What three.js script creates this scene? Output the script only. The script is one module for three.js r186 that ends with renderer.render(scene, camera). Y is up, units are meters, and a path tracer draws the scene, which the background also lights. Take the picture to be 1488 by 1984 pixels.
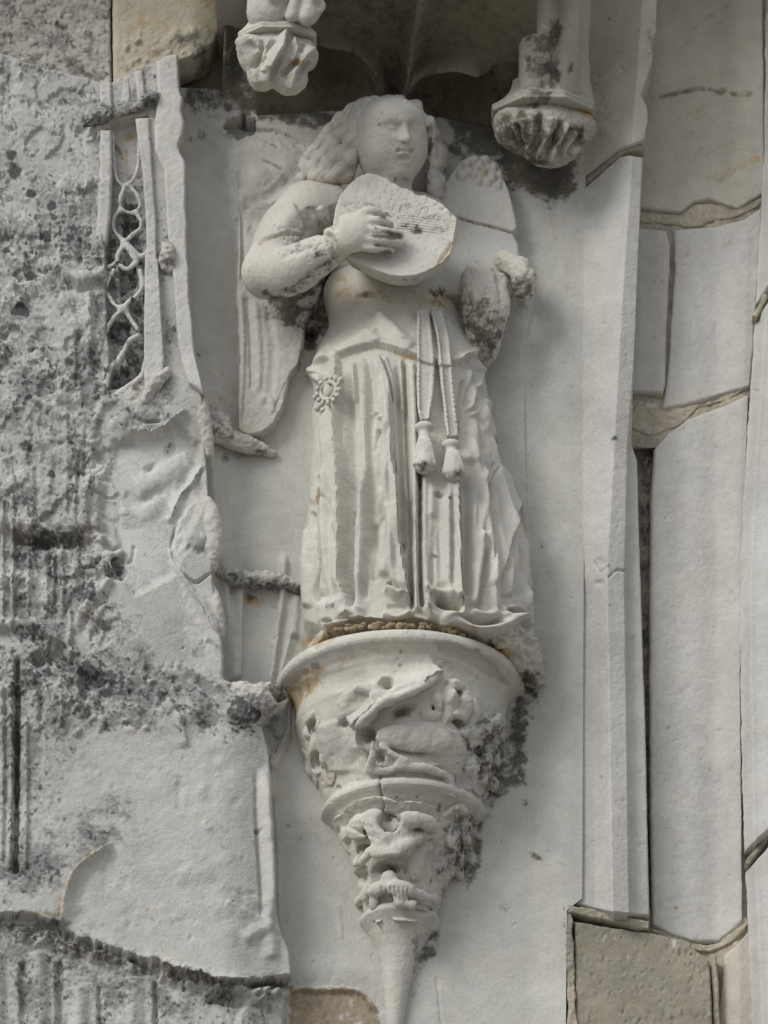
import * as THREE from 'three';
import { mergeGeometries } from 'three/addons/utils/BufferGeometryUtils.js';

// ---------------------------------------------------------------- camera, sky, sun, exposure
const scene = new THREE.Scene();
const TILT = 26 * Math.PI / 180, DIST = 12, HEIGHT = 6.8;       // the photographer stands below and looks up
const SN = Math.sin(TILT), CS = Math.cos(TILT);
const camera = new THREE.PerspectiveCamera(2 * Math.atan(0.992 / DIST) * 180 / Math.PI, 0.75, 0.1, 300);
camera.position.set(0, HEIGHT - DIST * SN, DIST * CS);
camera.lookAt(0, HEIGHT, 0);
camera.updateMatrixWorld();

const SUN = new THREE.Vector3(-0.66, 0.60, 0.62).normalize();
{
  const w = 256, h = 128, d = new Float32Array(w * h * 4);
  for (let y = 0; y < h; y++) for (let x = 0; x < w; x++) {
    const el = ((y + 0.5) / h - 0.5) * Math.PI, az = ((x + 0.5) / w - 0.5) * 2 * Math.PI;
    const dir = new THREE.Vector3(Math.cos(el) * Math.cos(az), Math.sin(el), Math.cos(el) * Math.sin(az));
    const s = Math.max(0, Math.sin(el));
    const glow = Math.pow(Math.max(0, dir.dot(SUN)), 3);
    const L = 0.52 * (0.55 + 0.75 * s) + 0.75 * glow;
    const k = 4 * (y * w + x);
    d[k] = L * 0.95; d[k + 1] = L * 0.995; d[k + 2] = L * 1.075; d[k + 3] = 1;
  }
  const t = new THREE.DataTexture(d, w, h, THREE.RGBAFormat, THREE.FloatType);
  t.mapping = THREE.EquirectangularReflectionMapping; t.magFilter = t.minFilter = THREE.LinearFilter; t.needsUpdate = true;
  scene.background = t; scene.environment = t;
}
const sun = new THREE.DirectionalLight(new THREE.Color().setRGB(1, 0.97, 0.915), 1.6);
sun.position.copy(SUN).multiplyScalar(12).add(new THREE.Vector3(0, HEIGHT, 0));
sun.target.position.set(0, HEIGHT, 0);
sun.castShadow = true; sun.shadow.radius = 48; sun.shadow.mapSize.set(2048, 2048);
Object.assign(sun.shadow.camera, { left: -3, right: 3, top: 3, bottom: -3, near: 0.5, far: 40 });
scene.add(sun, sun.target);
const EXPOSURE = 1.13;

// ---------------------------------------------------------------- helpers: places, noise, brushes
// Plan of the wall: (u, v) are millimetres on the drawing of the elevation, z metres out from the niche's back.
const TX = 1 / 1000 / DIST;
function at(u, v, z) {
  const a = (u - 744) * TX, b = -(v - 992) * TX;
  const dy = SN + b * CS, dz = -CS + b * SN;
  const t = (z - camera.position.z) / dz;
  return [a * t, camera.position.y + dy * t, z];
}
const PM = new Uint8Array(1024), GX = new Float32Array(256), GY = new Float32Array(256), GZ = new Float32Array(256);
{
  let s = 20241; const r = () => (s = (Math.imul(s, 1103515245) + 12345) & 0x7fffffff) / 0x7fffffff;
  const p = []; for (let i = 0; i < 256; i++) p.push(i);
  for (let i = 255; i > 0; i--) { const j = Math.floor(r() * (i + 0.999)); const t = p[i]; p[i] = p[j]; p[j] = t; }
  for (let i = 0; i < 1024; i++) PM[i] = p[i & 255];
  for (let i = 0; i < 256; i++) { const z = 2 * (i + 0.5) / 256 - 1, a = i * 2.39996, q = Math.sqrt(1 - z * z); GX[i] = 1.35 * q * Math.cos(a); GY[i] = 1.35 * q * Math.sin(a); GZ[i] = 1.35 * z; }
}
function noise(x, y, z) {                                          // gradient noise
  const xf = Math.floor(x), yf = Math.floor(y), zf = Math.floor(z), X = xf & 255, Y = yf & 255, Z = zf & 255;
  x -= xf; y -= yf; z -= zf;
  const u = x * x * x * (x * (x * 6 - 15) + 10), v = y * y * y * (y * (y * 6 - 15) + 10), w = z * z * z * (z * (z * 6 - 15) + 10);
  const A = PM[X] + Y, B = PM[X + 1] + Y, AA = PM[A] + Z, AB = PM[A + 1] + Z, BA = PM[B] + Z, BB = PM[B + 1] + Z;
  const x1 = x - 1, y1 = y - 1, z1 = z - 1;
  let g = PM[AA]; const a0 = GX[g] * x + GY[g] * y + GZ[g] * z; g = PM[BA]; const b0 = GX[g] * x1 + GY[g] * y + GZ[g] * z;
  g = PM[AB]; const c0 = GX[g] * x + GY[g] * y1 + GZ[g] * z; g = PM[BB]; const d0 = GX[g] * x1 + GY[g] * y1 + GZ[g] * z;
  g = PM[AA + 1]; const a1 = GX[g] * x + GY[g] * y + GZ[g] * z1; g = PM[BA + 1]; const b1 = GX[g] * x1 + GY[g] * y + GZ[g] * z1;
  g = PM[AB + 1]; const c1 = GX[g] * x + GY[g] * y1 + GZ[g] * z1; g = PM[BB + 1]; const d1 = GX[g] * x1 + GY[g] * y1 + GZ[g] * z1;
  const p0 = a0 + (b0 - a0) * u, q0 = c0 + (d0 - c0) * u, p1 = a1 + (b1 - a1) * u, q1 = c1 + (d1 - c1) * u;
  const s0 = p0 + (q0 - p0) * v, s1 = p1 + (q1 - p1) * v;
  return s0 + (s1 - s0) * w;
}
function fbm(x, y, z, o = 4) { let s = 0, a = 0.5, f = 1; for (let i = 0; i < o; i++) { s += a * noise(x * f + 7.1 * i, y * f + 3.3 * i, z * f + 5.7 * i); a *= 0.5; f *= 2.03; } return s; }
const clamp = (x, a = 0, b = 1) => x < a ? a : x > b ? b : x;
const sstep = (a, b, x) => { const t = clamp((x - a) / (b - a)); return t * t * (3 - 2 * t); };
const mix = (a, b, t) => a + (b - a) * t;
function rng(seed) { let s = seed >>> 0; return () => { s = (s + 0x6D2B79F5) >>> 0; let t = s; t = Math.imul(t ^ t >>> 15, t | 1); t ^= t + Math.imul(t ^ t >>> 7, t | 61); return ((t ^ t >>> 14) >>> 0) / 4294967296; }; }
function curve(pts, step = 3, smooth = true) {                    // resampled Catmull-Rom polyline
  const out = [];
  const n = pts.length, D = pts[0].length;
  for (let i = 0; i < n - 1; i++) {
    const p0 = pts[Math.max(0, i - 1)], p1 = pts[i], p2 = pts[i + 1], p3 = pts[Math.min(n - 1, i + 2)];
    const len = Math.hypot(p2[0] - p1[0], p2[1] - p1[1], D > 2 ? p2[2] - p1[2] : 0), m = Math.max(1, Math.ceil(len / step));
    for (let k = 0; k < m; k++) {
      const t = k / m, q = [];
      for (let c = 0; c < D; c++) q.push(smooth ? 0.5 * (2 * p1[c] + (p2[c] - p0[c]) * t + (2 * p0[c] - 5 * p1[c] + 4 * p2[c] - p3[c]) * t * t + (3 * p1[c] - p0[c] - 3 * p2[c] + p3[c]) * t * t * t) : mix(p1[c], p2[c], t));
      out.push(q);
    }
  }
  out.push(pts[n - 1].slice());
  return out;
}
function lut(pairs) { return y => { if (y <= pairs[0][0]) return pairs[0][1]; for (let i = 1; i < pairs.length; i++) if (y <= pairs[i][0]) return mix(pairs[i - 1][1], pairs[i][1], (y - pairs[i - 1][0]) / (pairs[i][0] - pairs[i - 1][0])); return pairs[pairs.length - 1][1]; }; }
function slut(pairs) { const f = lut(pairs); return y => (f(y - 12) + 2 * f(y) + f(y + 12)) / 4; }

class Ras {                                                        // a clay board over the elevation: brushes raise and cut it (mm), or lay stain on it (0..1)
  constructor(x0, y0, x1, y1, res = 1) { Object.assign(this, { x0, y0, res }); this.w = Math.ceil((x1 - x0) / res) + 1; this.h = Math.ceil((y1 - y0) / res) + 1; this.d = new Float32Array(this.w * this.h); }
  get(u, v) {
    const x = clamp((u - this.x0) / this.res, 0, this.w - 1.001), y = clamp((v - this.y0) / this.res, 0, this.h - 1.001);
    const i = x | 0, j = y | 0, fx = x - i, fy = y - j, k = j * this.w + i, d = this.d;
    return (d[k] * (1 - fx) + d[k + 1] * fx) * (1 - fy) + (d[k + this.w] * (1 - fx) + d[k + this.w + 1] * fx) * fy;
  }
  put(k, val, mode) { if (mode === 'max') { if (val > this.d[k]) this.d[k] = val; } else if (mode === 'min') { if (val < this.d[k]) this.d[k] = val; } else this.d[k] += val; }
  // profile p: ridge (round), sharp, flat, step (raised beside the line on one side: +1 is left of a line drawn downwards)
  line(pts, { w = 10, h = 5, p = 'ridge', side = 1, taper = 0.12, wob = 1.5, mode = 'add', soft = 2, smooth = true } = {}) {
    const c = curve(pts, 4 * this.res, smooth), W = w + 2 * soft + wob + 1;
    let ax = 1e9, ay = 1e9, bx = -1e9, by = -1e9;
    for (const q of c) { ax = Math.min(ax, q[0]); ay = Math.min(ay, q[1]); bx = Math.max(bx, q[0]); by = Math.max(by, q[1]); }
    const i0 = Math.max(0, Math.floor((ax - W - this.x0) / this.res)), i1 = Math.min(this.w - 1, Math.ceil((bx + W - this.x0) / this.res));
    const j0 = Math.max(0, Math.floor((ay - W - this.y0) / this.res)), j1 = Math.min(this.h - 1, Math.ceil((by + W - this.y0) / this.res));
    if (i1 < i0 || j1 < j0) return this;
    const bw = i1 - i0 + 1, n = bw * (j1 - j0 + 1), D = new Float32Array(n).fill(1e9), S = new Float32Array(n), T = new Float32Array(n);
    for (let s = 0; s < c.length - 1; s++) {
      const [x1, y1] = c[s], [x2, y2] = c[s + 1], dx = x2 - x1, dy = y2 - y1, L2 = dx * dx + dy * dy || 1e-6;
      const a0 = Math.max(i0, Math.floor((Math.min(x1, x2) - W - this.x0) / this.res)), a1 = Math.min(i1, Math.ceil((Math.max(x1, x2) + W - this.x0) / this.res));
      const b0 = Math.max(j0, Math.floor((Math.min(y1, y2) - W - this.y0) / this.res)), b1 = Math.min(j1, Math.ceil((Math.max(y1, y2) + W - this.y0) / this.res));
      for (let j = b0; j <= b1; j++) for (let i = a0; i <= a1; i++) {
        const px = this.x0 + i * this.res, py = this.y0 + j * this.res;
        const t = clamp(((px - x1) * dx + (py - y1) * dy) / L2), ex = px - x1 - dx * t, ey = py - y1 - dy * t, dd = ex * ex + ey * ey, k = (j - j0) * bw + i - i0;
        if (dd < D[k]) { D[k] = dd; S[k] = dx * (py - y1) - dy * (px - x1); T[k] = (s + t) / (c.length - 1); }
      }
    }
    for (let j = j0; j <= j1; j++) for (let i = i0; i <= i1; i++) {
      const k = (j - j0) * bw + i - i0; if (D[k] > W * W) continue;
      const px = this.x0 + i * this.res, py = this.y0 + j * this.res;
      let d = Math.sqrt(D[k]); const t = T[k];
      if (wob) d += wob * noise(px * 0.07, py * 0.07, w + h);
      let tp = 1; if (taper > 0) tp = sstep(0, taper, t) * sstep(0, taper, 1 - t);
      let val = 0;
      if (p === 'ridge') { const q = d / w; if (q < 1) { const e = 1 - q * q; val = h * e * e; } }
      else if (p === 'round') { const q = d / w; if (q < 1) val = h * Math.sqrt(1 - q * q); }
      else if (p === 'sharp') { const q = d / w; if (q < 1) val = h * (1 - q); }
      else if (p === 'flat') val = h * (1 - sstep(w - soft, w + soft, d));
      else { const sd = (S[k] * side >= 0 ? 1 : -1) * d, q = sd / w; if (q < 1) { const dec = q > 0 ? (1 - q) * (1 - q) * (1 + 0.6 * q) : 1; val = h * dec * sstep(-soft, soft * 0.6, sd); } }
      if (val !== 0) this.put(j * this.w + i, val * tp, mode);
    }
    return this;
  }
  blob(x, y, rx, ry, h, { rot = 0, p = 'ridge', wob = 0.12, mode = 'add' } = {}) {
    const R = Math.max(rx, ry) * 1.4, c = Math.cos(rot), s = Math.sin(rot);
    const i0 = Math.max(0, Math.floor((x - R - this.x0) / this.res)), i1 = Math.min(this.w - 1, Math.ceil((x + R - this.x0) / this.res));
    const j0 = Math.max(0, Math.floor((y - R - this.y0) / this.res)), j1 = Math.min(this.h - 1, Math.ceil((y + R - this.y0) / this.res));
    for (let j = j0; j <= j1; j++) for (let i = i0; i <= i1; i++) {
      const px = this.x0 + i * this.res - x, py = this.y0 + j * this.res - y;
      let q = Math.hypot((px * c + py * s) / rx, (-px * s + py * c) / ry);
      if (wob) q += wob * (noise((px + x) * 1.7 / (rx + ry) * 2, (py + y) * 1.7 / (rx + ry) * 2, x * 0.013) + 0.5 * noise((px + x) * 0.2, (py + y) * 0.2, 3));
      if (q >= 1) continue;
      let val; if (p === 'ridge') { const e = 1 - q * q; val = h * e * e; } else if (p === 'round') val = h * Math.sqrt(Math.max(0, 1 - q * q)); else val = h * (1 - sstep(0.72, 1, q));
      this.put(j * this.w + i, val, mode);
    }
    return this;
  }
  poly(pts, h, { soft = 4, wob = 3, mode = 'add', fr = 0.05 } = {}) {
    let ax = 1e9, ay = 1e9, bx = -1e9, by = -1e9;
    for (const q of pts) { ax = Math.min(ax, q[0]); ay = Math.min(ay, q[1]); bx = Math.max(bx, q[0]); by = Math.max(by, q[1]); }
    const W = soft + wob + 1;
    const i0 = Math.max(0, Math.floor((ax - W - this.x0) / this.res)), i1 = Math.min(this.w - 1, Math.ceil((bx + W - this.x0) / this.res));
    const j0 = Math.max(0, Math.floor((ay - W - this.y0) / this.res)), j1 = Math.min(this.h - 1, Math.ceil((by + W - this.y0) / this.res));
    for (let j = j0; j <= j1; j++) for (let i = i0; i <= i1; i++) {
      const px = this.x0 + i * this.res, py = this.y0 + j * this.res;
      let d = -sdPoly(pts, px, py);
      if (wob) d += wob * 2 * fbm(px * fr, py * fr, h * 0.1, 3);
      const val = h * sstep(-soft, soft, d);
      if (val !== 0) this.put(j * this.w + i, val, mode);
    }
    return this;
  }
}
function sdPoly(P, x, y) {
  let d = 1e18, s = 1;
  for (let i = 0, j = P.length - 1; i < P.length; j = i++) {
    const ex = P[j][0] - P[i][0], ey = P[j][1] - P[i][1], wx = x - P[i][0], wy = y - P[i][1];
    const t = clamp((wx * ex + wy * ey) / (ex * ex + ey * ey)), bx = wx - ex * t, by = wy - ey * t;
    d = Math.min(d, bx * bx + by * by);
    const c1 = y >= P[i][1], c2 = y < P[j][1], c3 = ex * wy > ey * wx;
    if ((c1 && c2 && c3) || (!c1 && !c2 && !c3)) s = -s;
  }
  return s * Math.sqrt(d);
}

// ---------------------------------------------------------------- stone
function grainMaps() {                                             // fine limestone grain, 0.30 m a tile
  const n = 512, b = new Uint8Array(n * n * 4), rr = rng(5);
  const lat = (P, seed) => { const a = new Float32Array(P * P), r = rng(seed); for (let i = 0; i < P * P; i++) a[i] = r(); return (x, y) => { const fx = x * P, fy = y * P, i = Math.floor(fx), j = Math.floor(fy), u = fx - i, v = fy - j, s = t => t * t * (3 - 2 * t), g = (p, q) => a[((q % P + P) % P) * P + (p % P + P) % P]; return mix(mix(g(i, j), g(i + 1, j), s(u)), mix(g(i, j + 1), g(i + 1, j + 1), s(u)), s(v)); }; };
  const l1 = lat(24, 1), l2 = lat(64, 2), l3 = lat(160, 3), l4 = lat(256, 4), lp = lat(90, 9);
  for (let y = 0; y < n; y++) for (let x = 0; x < n; x++) {
    const X = x / n, Y = y / n;
    let v = 0.2 * l1(X, Y) + 0.27 * l2(X, Y) + 0.3 * l3(X, Y) + 0.23 * l4(X, Y);
    if (lp(X, Y) > 0.86) v -= (lp(X, Y) - 0.86) * 2.6;
    const k = 4 * (y * n + x); b[k] = b[k + 1] = b[k + 2] = clamp(v) * 255; b[k + 3] = 255;
  }
  const t = new THREE.DataTexture(b, n, n); t.wrapS = t.wrapT = THREE.RepeatWrapping; t.magFilter = THREE.LinearFilter; t.minFilter = THREE.LinearMipmapLinearFilter; t.generateMipmaps = true; t.repeat.set(1 / 0.3, 1 / 0.3); t.needsUpdate = true;
  return t;
}
const grain = grainMaps();
const stoneMat = new THREE.MeshStandardMaterial({ vertexColors: true, roughness: 0.93, metalness: 0, bumpMap: grain, bumpScale: 0.0011 });
const roughMat = new THREE.MeshStandardMaterial({ vertexColors: true, roughness: 0.97, metalness: 0, bumpMap: grain, bumpScale: 0.0014 });
stoneMat.name = 'limestone'; roughMat.name = 'weathered_limestone';

const CREAM = [0.505, 0.487, 0.436], OCHRE = [0.40, 0.275, 0.115], SOOT_SHADE = [0.092, 0.082, 0.058], LICHEN_SHADE = [0.20, 0.20, 0.197], BLACK = [0.055, 0.055, 0.055], BROWN = [0.27, 0.205, 0.135], WHITE = [0.62, 0.605, 0.57], GREEN = [0.26, 0.245, 0.165];
class Stain { constructor(x0, y0, x1, y1) { for (const k of ['sootShade', 'lichShade', 'ochre', 'white', 'brown']) this[k] = new Ras(x0, y0, x1, y1, 2); } }
// colour of the stone itself at a point: bedding tone, patina, specks, and the stains and painted shade laid on it with ragged outlines
function tint(base = CREAM, S = null, { lichShade = 0, speck = 1, warm = 0.0, ochre = 0, vary = 1, coarse = 0 } = {}) {
  return (p, u, v) => {
    const x = p[0], y = p[1], z = p[2];
    const lo = fbm(x * 6, y * 6, z * 6, 3), md = fbm(x * 32 + 9, y * 32, z * 32, 3), fi = fbm(x * 190, y * 190, z * 190, 2);
    const k = 1 + vary * (0.26 * lo + 0.17 * md + 0.17 * fi);
    let r = base[0] * k, g = base[1] * k, b = base[2] * k;
    const w = clamp(warm + ochre + 0.9 * fbm(x * 11 + 3, y * 11, z * 11 + 8, 3)) * 0.35; r *= 1 + 0.02 * w; g *= 1 - 0.06 * w; b *= 1 - 0.24 * w;
    const put = (c, a) => { r = mix(r, c[0], a); g = mix(g, c[1], a); b = mix(b, c[2], a); };
    const ms = S ? S.sootShade.get(u, v) : 0, mw = S ? S.white.get(u, v) : 0, mo = S ? S.ochre.get(u, v) : 0, mb = S ? S.brown.get(u, v) : 0, ml = lichShade + (S ? S.lichShade.get(u, v) : 0);
    if (ms + mw + mo + mb + ml > 0.02) {
      const n1 = coarse ? 0.75 * fbm(x * 16, y * 16, z * 16 + 4, 3) + 0.55 * fbm(x * 55, y * 55, z * 55 + 4, 3) : fbm(x * 45, y * 45, z * 45 + 4, 3), n2 = fbm(x * 150, y * 150 + 6, z * 150, 2);
      if (mw > 0.01) put(WHITE, sstep(0.35, 0.75, mw + 0.7 * n1 + 0.4 * n2) * 0.8);
      if (mo > 0.01) put([OCHRE[0] * k, OCHRE[1] * k, OCHRE[2] * k], sstep(0.2, 0.95, mo + 0.8 * n1 + 0.5 * n2) * 0.85);
      if (mb > 0.01) put([BROWN[0] * (k + n2), BROWN[1] * (k + n2), BROWN[2] * (k + n2)], sstep(0.3, 0.7, mb + 0.8 * n1 + 0.5 * n2) * 0.9);
      if (ml > 0.01) {
        put([LICHEN_SHADE[0] * (1 + 0.8 * md), LICHEN_SHADE[1] * (1 + 0.8 * md), LICHEN_SHADE[2] * (1 + 0.8 * md)], sstep(0.36, 0.76, ml + 1.0 * n1 + 0.6 * n2) * 0.80);
        put(BLACK, sstep(0.72, 0.98, ml + 1.0 * fbm(x * 70 + 3, y * 70, z * 70, 3) + 0.85 * n2) * 0.85);
      }
      if (ms > 0.01) put([SOOT_SHADE[0] * (1 + lo + md + fi), SOOT_SHADE[1] * (1 + lo + md + fi), SOOT_SHADE[2] * (1 + lo + md + fi)], sstep(0.16, 0.74, ms + 0.9 * n1 + 0.5 * n2) * 0.92);
    }
    if (speck) { const s = noise(x * 240 + 5, y * 240, z * 240); const q = noise(x * 60, y * 60 + 20, z * 60); if (s > 0.50) put([0.16, 0.14, 0.11], sstep(0.50, 0.64, s) * 0.55 * speck * sstep(-0.2, 0.25, q)); }
    return [Math.max(r, 0.02), Math.max(g, 0.02), Math.max(b, 0.02)];
  };
}

// ---------------------------------------------------------------- surfaces
// A carved surface: a base sheet (u, v, z) at every grid point, pushed out along its own normal by h millimetres; skirt gives it thickness.
function carve({ nr, nc, uvz, h = null, col, skirt = 0, rough = 0.5, edge = 0, edges = [1, 1, 1, 1], seed = 0 }) {
  const N = nr * nc, B = new Float32Array(N * 3), UV = new Float32Array(N * 2);
  for (let i = 0; i < nr; i++) for (let j = 0; j < nc; j++) {
    const k = i * nc + j, q = uvz(i, j), p = at(q[0], q[1], q[2]);
    B[3 * k] = p[0]; B[3 * k + 1] = p[1]; B[3 * k + 2] = p[2]; UV[2 * k] = q[0]; UV[2 * k + 1] = q[1];
  }
  const extra = skirt ? Math.max(2, Math.min(14, Math.round(skirt / 6))) : 0, ring = 2 * (nr + nc) - 4;
  const pos = new Float32Array((N + extra * ring) * 3), colr = new Float32Array((N + extra * ring) * 3), uv = new Float32Array((N + extra * ring) * 2);
  for (let i = 0; i < nr; i++) for (let j = 0; j < nc; j++) {
    const k = i * nc + j, iu = Math.max(0, i - 1), id = Math.min(nr - 1, i + 1), jl = Math.max(0, j - 1), jr = Math.min(nc - 1, j + 1);
    const a = (id * nc + j) * 3, b = (iu * nc + j) * 3, c = (i * nc + jr) * 3, d = (i * nc + jl) * 3;
    const ax = B[a] - B[b], ay = B[a + 1] - B[b + 1], az = B[a + 2] - B[b + 2], bx = B[c] - B[d], by = B[c + 1] - B[d + 1], bz = B[c + 2] - B[d + 2];
    let nx = ay * bz - az * by, ny = az * bx - ax * bz, nz = ax * by - ay * bx; const L = Math.hypot(nx, ny, nz) || 1; nx /= L; ny /= L; nz /= L;
    const u = UV[2 * k], v = UV[2 * k + 1], x = B[3 * k], y = B[3 * k + 1], z = B[3 * k + 2];
    let e = h ? h(u, v, i, j) : 0;
    const rg = typeof rough === 'function' ? rough(u, v) : rough;
    if (rg) e += rg * (2.2 * fbm(x * 22 + seed, y * 22, z * 22, 3) + 1.5 * fbm(x * 95, y * 95 + seed, z * 95, 3));
    if (edge) {
      let m = 1e9; if (edges[0]) m = Math.min(m, i); if (edges[1]) m = Math.min(m, nc - 1 - j); if (edges[2]) m = Math.min(m, nr - 1 - i); if (edges[3]) m = Math.min(m, j);
      const dd = m * 2.4 * (1 + 0.8 * noise(x * 50, y * 50, seed)); if (dd < edge) e -= edge - Math.sqrt(Math.max(0, edge * edge - (edge - dd) * (edge - dd)));
    }
    e *= 0.001;
    pos[3 * k] = x + nx * e; pos[3 * k + 1] = y + ny * e; pos[3 * k + 2] = z + nz * e;
    const c3 = col([pos[3 * k], pos[3 * k + 1], pos[3 * k + 2]], u, v);
    colr[3 * k] = c3[0]; colr[3 * k + 1] = c3[1]; colr[3 * k + 2] = c3[2];
  }
  const idx = [];
  for (let i = 0; i < nr - 1; i++) for (let j = 0; j < nc - 1; j++) { const k = i * nc + j; if ((i + j) & 1) idx.push(k, k + nc, k + 1, k + 1, k + nc, k + nc + 1); else idx.push(k, k + nc, k + nc + 1, k, k + nc + 1, k + 1); }
  if (extra) {
    const R = []; for (let j = 0; j < nc; j++) R.push(j); for (let i = 1; i < nr; i++) R.push(i * nc + nc - 1); for (let j = nc - 2; j >= 0; j--) R.push((nr - 1) * nc + j); for (let i = nr - 2; i > 0; i--) R.push(i * nc);
    for (let s = 1; s <= extra; s++) for (let q = 0; q < R.length; q++) {
      const k = R[q], n = N + (s - 1) * R.length + q, f = s / extra;
      const x = pos[3 * k], y = pos[3 * k + 1], z = pos[3 * k + 2] - skirt * 0.001 * f, w = 0.0012 * Math.min(1, rough === 0 ? 0 : 1);
      pos[3 * n] = x + w * noise(x * 120, y * 120, z * 120); pos[3 * n + 1] = y + w * noise(y * 120, z * 120, x * 120); pos[3 * n + 2] = z;
      const c3 = col([x, y, z], UV[2 * k], UV[2 * k + 1]); colr[3 * n] = c3[0]; colr[3 * n + 1] = c3[1]; colr[3 * n + 2] = c3[2];
    }
    const ringAt = (s, q) => s === 0 ? R[q % R.length] : N + (s - 1) * R.length + q % R.length;
    for (let s = 0; s < extra; s++) for (let q = 0; q < R.length; q++) { const a = ringAt(s, q), b = ringAt(s, q + 1), c = ringAt(s + 1, q), d = ringAt(s + 1, q + 1); idx.push(a, b, c, b, d, c); }
  }
  return geom(pos, colr, idx);
}
function geom(pos, colr, idx) {
  const n = pos.length / 3, uv = new Float32Array(n * 2);
  for (let k = 0; k < n; k++) { uv[2 * k] = pos[3 * k] + 0.35 * pos[3 * k + 2]; uv[2 * k + 1] = pos[3 * k + 1] + 0.5 * pos[3 * k + 2]; }
  const g = new THREE.BufferGeometry();
  g.setAttribute('position', new THREE.BufferAttribute(pos, 3)); g.setAttribute('color', new THREE.BufferAttribute(colr, 3)); g.setAttribute('uv', new THREE.BufferAttribute(uv, 2));
  g.setIndex(idx); g.computeVertexNormals();
  return g;
}
function resample(pts, n, smooth = false, wob = 0) {
  const c = curve(pts, 2, smooth), L = [0];
  for (let i = 1; i < c.length; i++) L.push(L[i - 1] + Math.hypot(c[i][0] - c[i - 1][0], c[i][1] - c[i - 1][1]));
  const out = []; let s = 0;
  for (let k = 0; k < n; k++) {
    const d = L[L.length - 1] * k / (n - 1); while (s < L.length - 2 && L[s + 1] < d) s++;
    const t = clamp((d - L[s]) / ((L[s + 1] - L[s]) || 1)); const x = mix(c[s][0], c[s + 1][0], t), y = mix(c[s][1], c[s + 1][1], t);
    const f = wob * Math.min(1, 4 * Math.min(k, n - 1 - k) / n * 3);
    out.push([x + f * 2 * fbm(x * 0.03, y * 0.03, 2.5, 4), y + f * 2 * fbm(x * 0.03, y * 0.03, 9.5, 4)]);
  }
  return out;
}
// a stone whose face is bounded by four drawn lines (top and bottom left to right, left and right top to bottom)
function slab({ top, bottom, left, right, z = 0, step = 2.4, wob = 1.2, smooth = false, ...o }) {
  const len = p => { let s = 0; for (let i = 1; i < p.length; i++) s += Math.hypot(p[i][0] - p[i - 1][0], p[i][1] - p[i - 1][1]); return s; };
  const nc = Math.max(4, Math.ceil(Math.max(len(top), len(bottom)) / step)), nr = Math.max(4, Math.ceil(Math.max(len(left), len(right)) / step));
  const T = resample(top, nc, smooth, wob), Bt = resample(bottom, nc, smooth, wob), L = resample(left, nr, smooth, wob), R = resample(right, nr, smooth, wob);
  const zf = typeof z === 'function' ? z : () => z;
  return carve({
    nr, nc, ...o, uvz: (i, j) => {
      const s = j / (nc - 1), t = i / (nr - 1), q = [0, 0];
      for (let c = 0; c < 2; c++) q[c] = (1 - t) * T[j][c] + t * Bt[j][c] + (1 - s) * L[i][c] + s * R[i][c] - (1 - s) * (1 - t) * T[0][c] - s * (1 - t) * T[nc - 1][c] - (1 - s) * t * Bt[0][c] - s * t * Bt[nc - 1][c];
      return [q[0], q[1], zf(q[0], q[1])];
    }
  });
}
const quad = (tl, tr, bl, br) => ({ top: [tl, tr], bottom: [bl, br], left: [tl, bl], right: [tr, br] });

// solids as distance fields, meshed by surface nets
const V = { sub: (a, b) => [a[0] - b[0], a[1] - b[1], a[2] - b[2]], dot: (a, b) => a[0] * b[0] + a[1] * b[1] + a[2] * b[2] };
function cap(a, b, ra, rb, k = 0.012) {
  const d = V.sub(b, a), L2 = V.dot(d, d) || 1e-9;
  return { k, c: [(a[0] + b[0]) / 2, (a[1] + b[1]) / 2, (a[2] + b[2]) / 2], r: Math.sqrt(L2) / 2 + Math.max(ra, rb), f: (x, y, z) => { const px = x - a[0], py = y - a[1], pz = z - a[2], t = clamp((px * d[0] + py * d[1] + pz * d[2]) / L2); return Math.hypot(px - d[0] * t, py - d[1] * t, pz - d[2] * t) - mix(ra, rb, t); } };
}
function ell(c, r, k = 0.012, ax = null) {
  return { k, c, r: Math.max(...r), f: (x, y, z) => {
    let px = x - c[0], py = y - c[1], pz = z - c[2];
    if (ax) { const q = [px, py, pz]; px = V.dot(q, ax[0]); py = V.dot(q, ax[1]); pz = V.dot(q, ax[2]); }
    const a = Math.hypot(px / r[0], py / r[1], pz / r[2]), b = Math.hypot(px / (r[0] * r[0]), py / (r[1] * r[1]), pz / (r[2] * r[2]));
    return b > 1e-9 ? a * (a - 1) / b : -Math.min(...r);
  } };
}
const cut = q => ({ ...q, cut: true });
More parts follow.
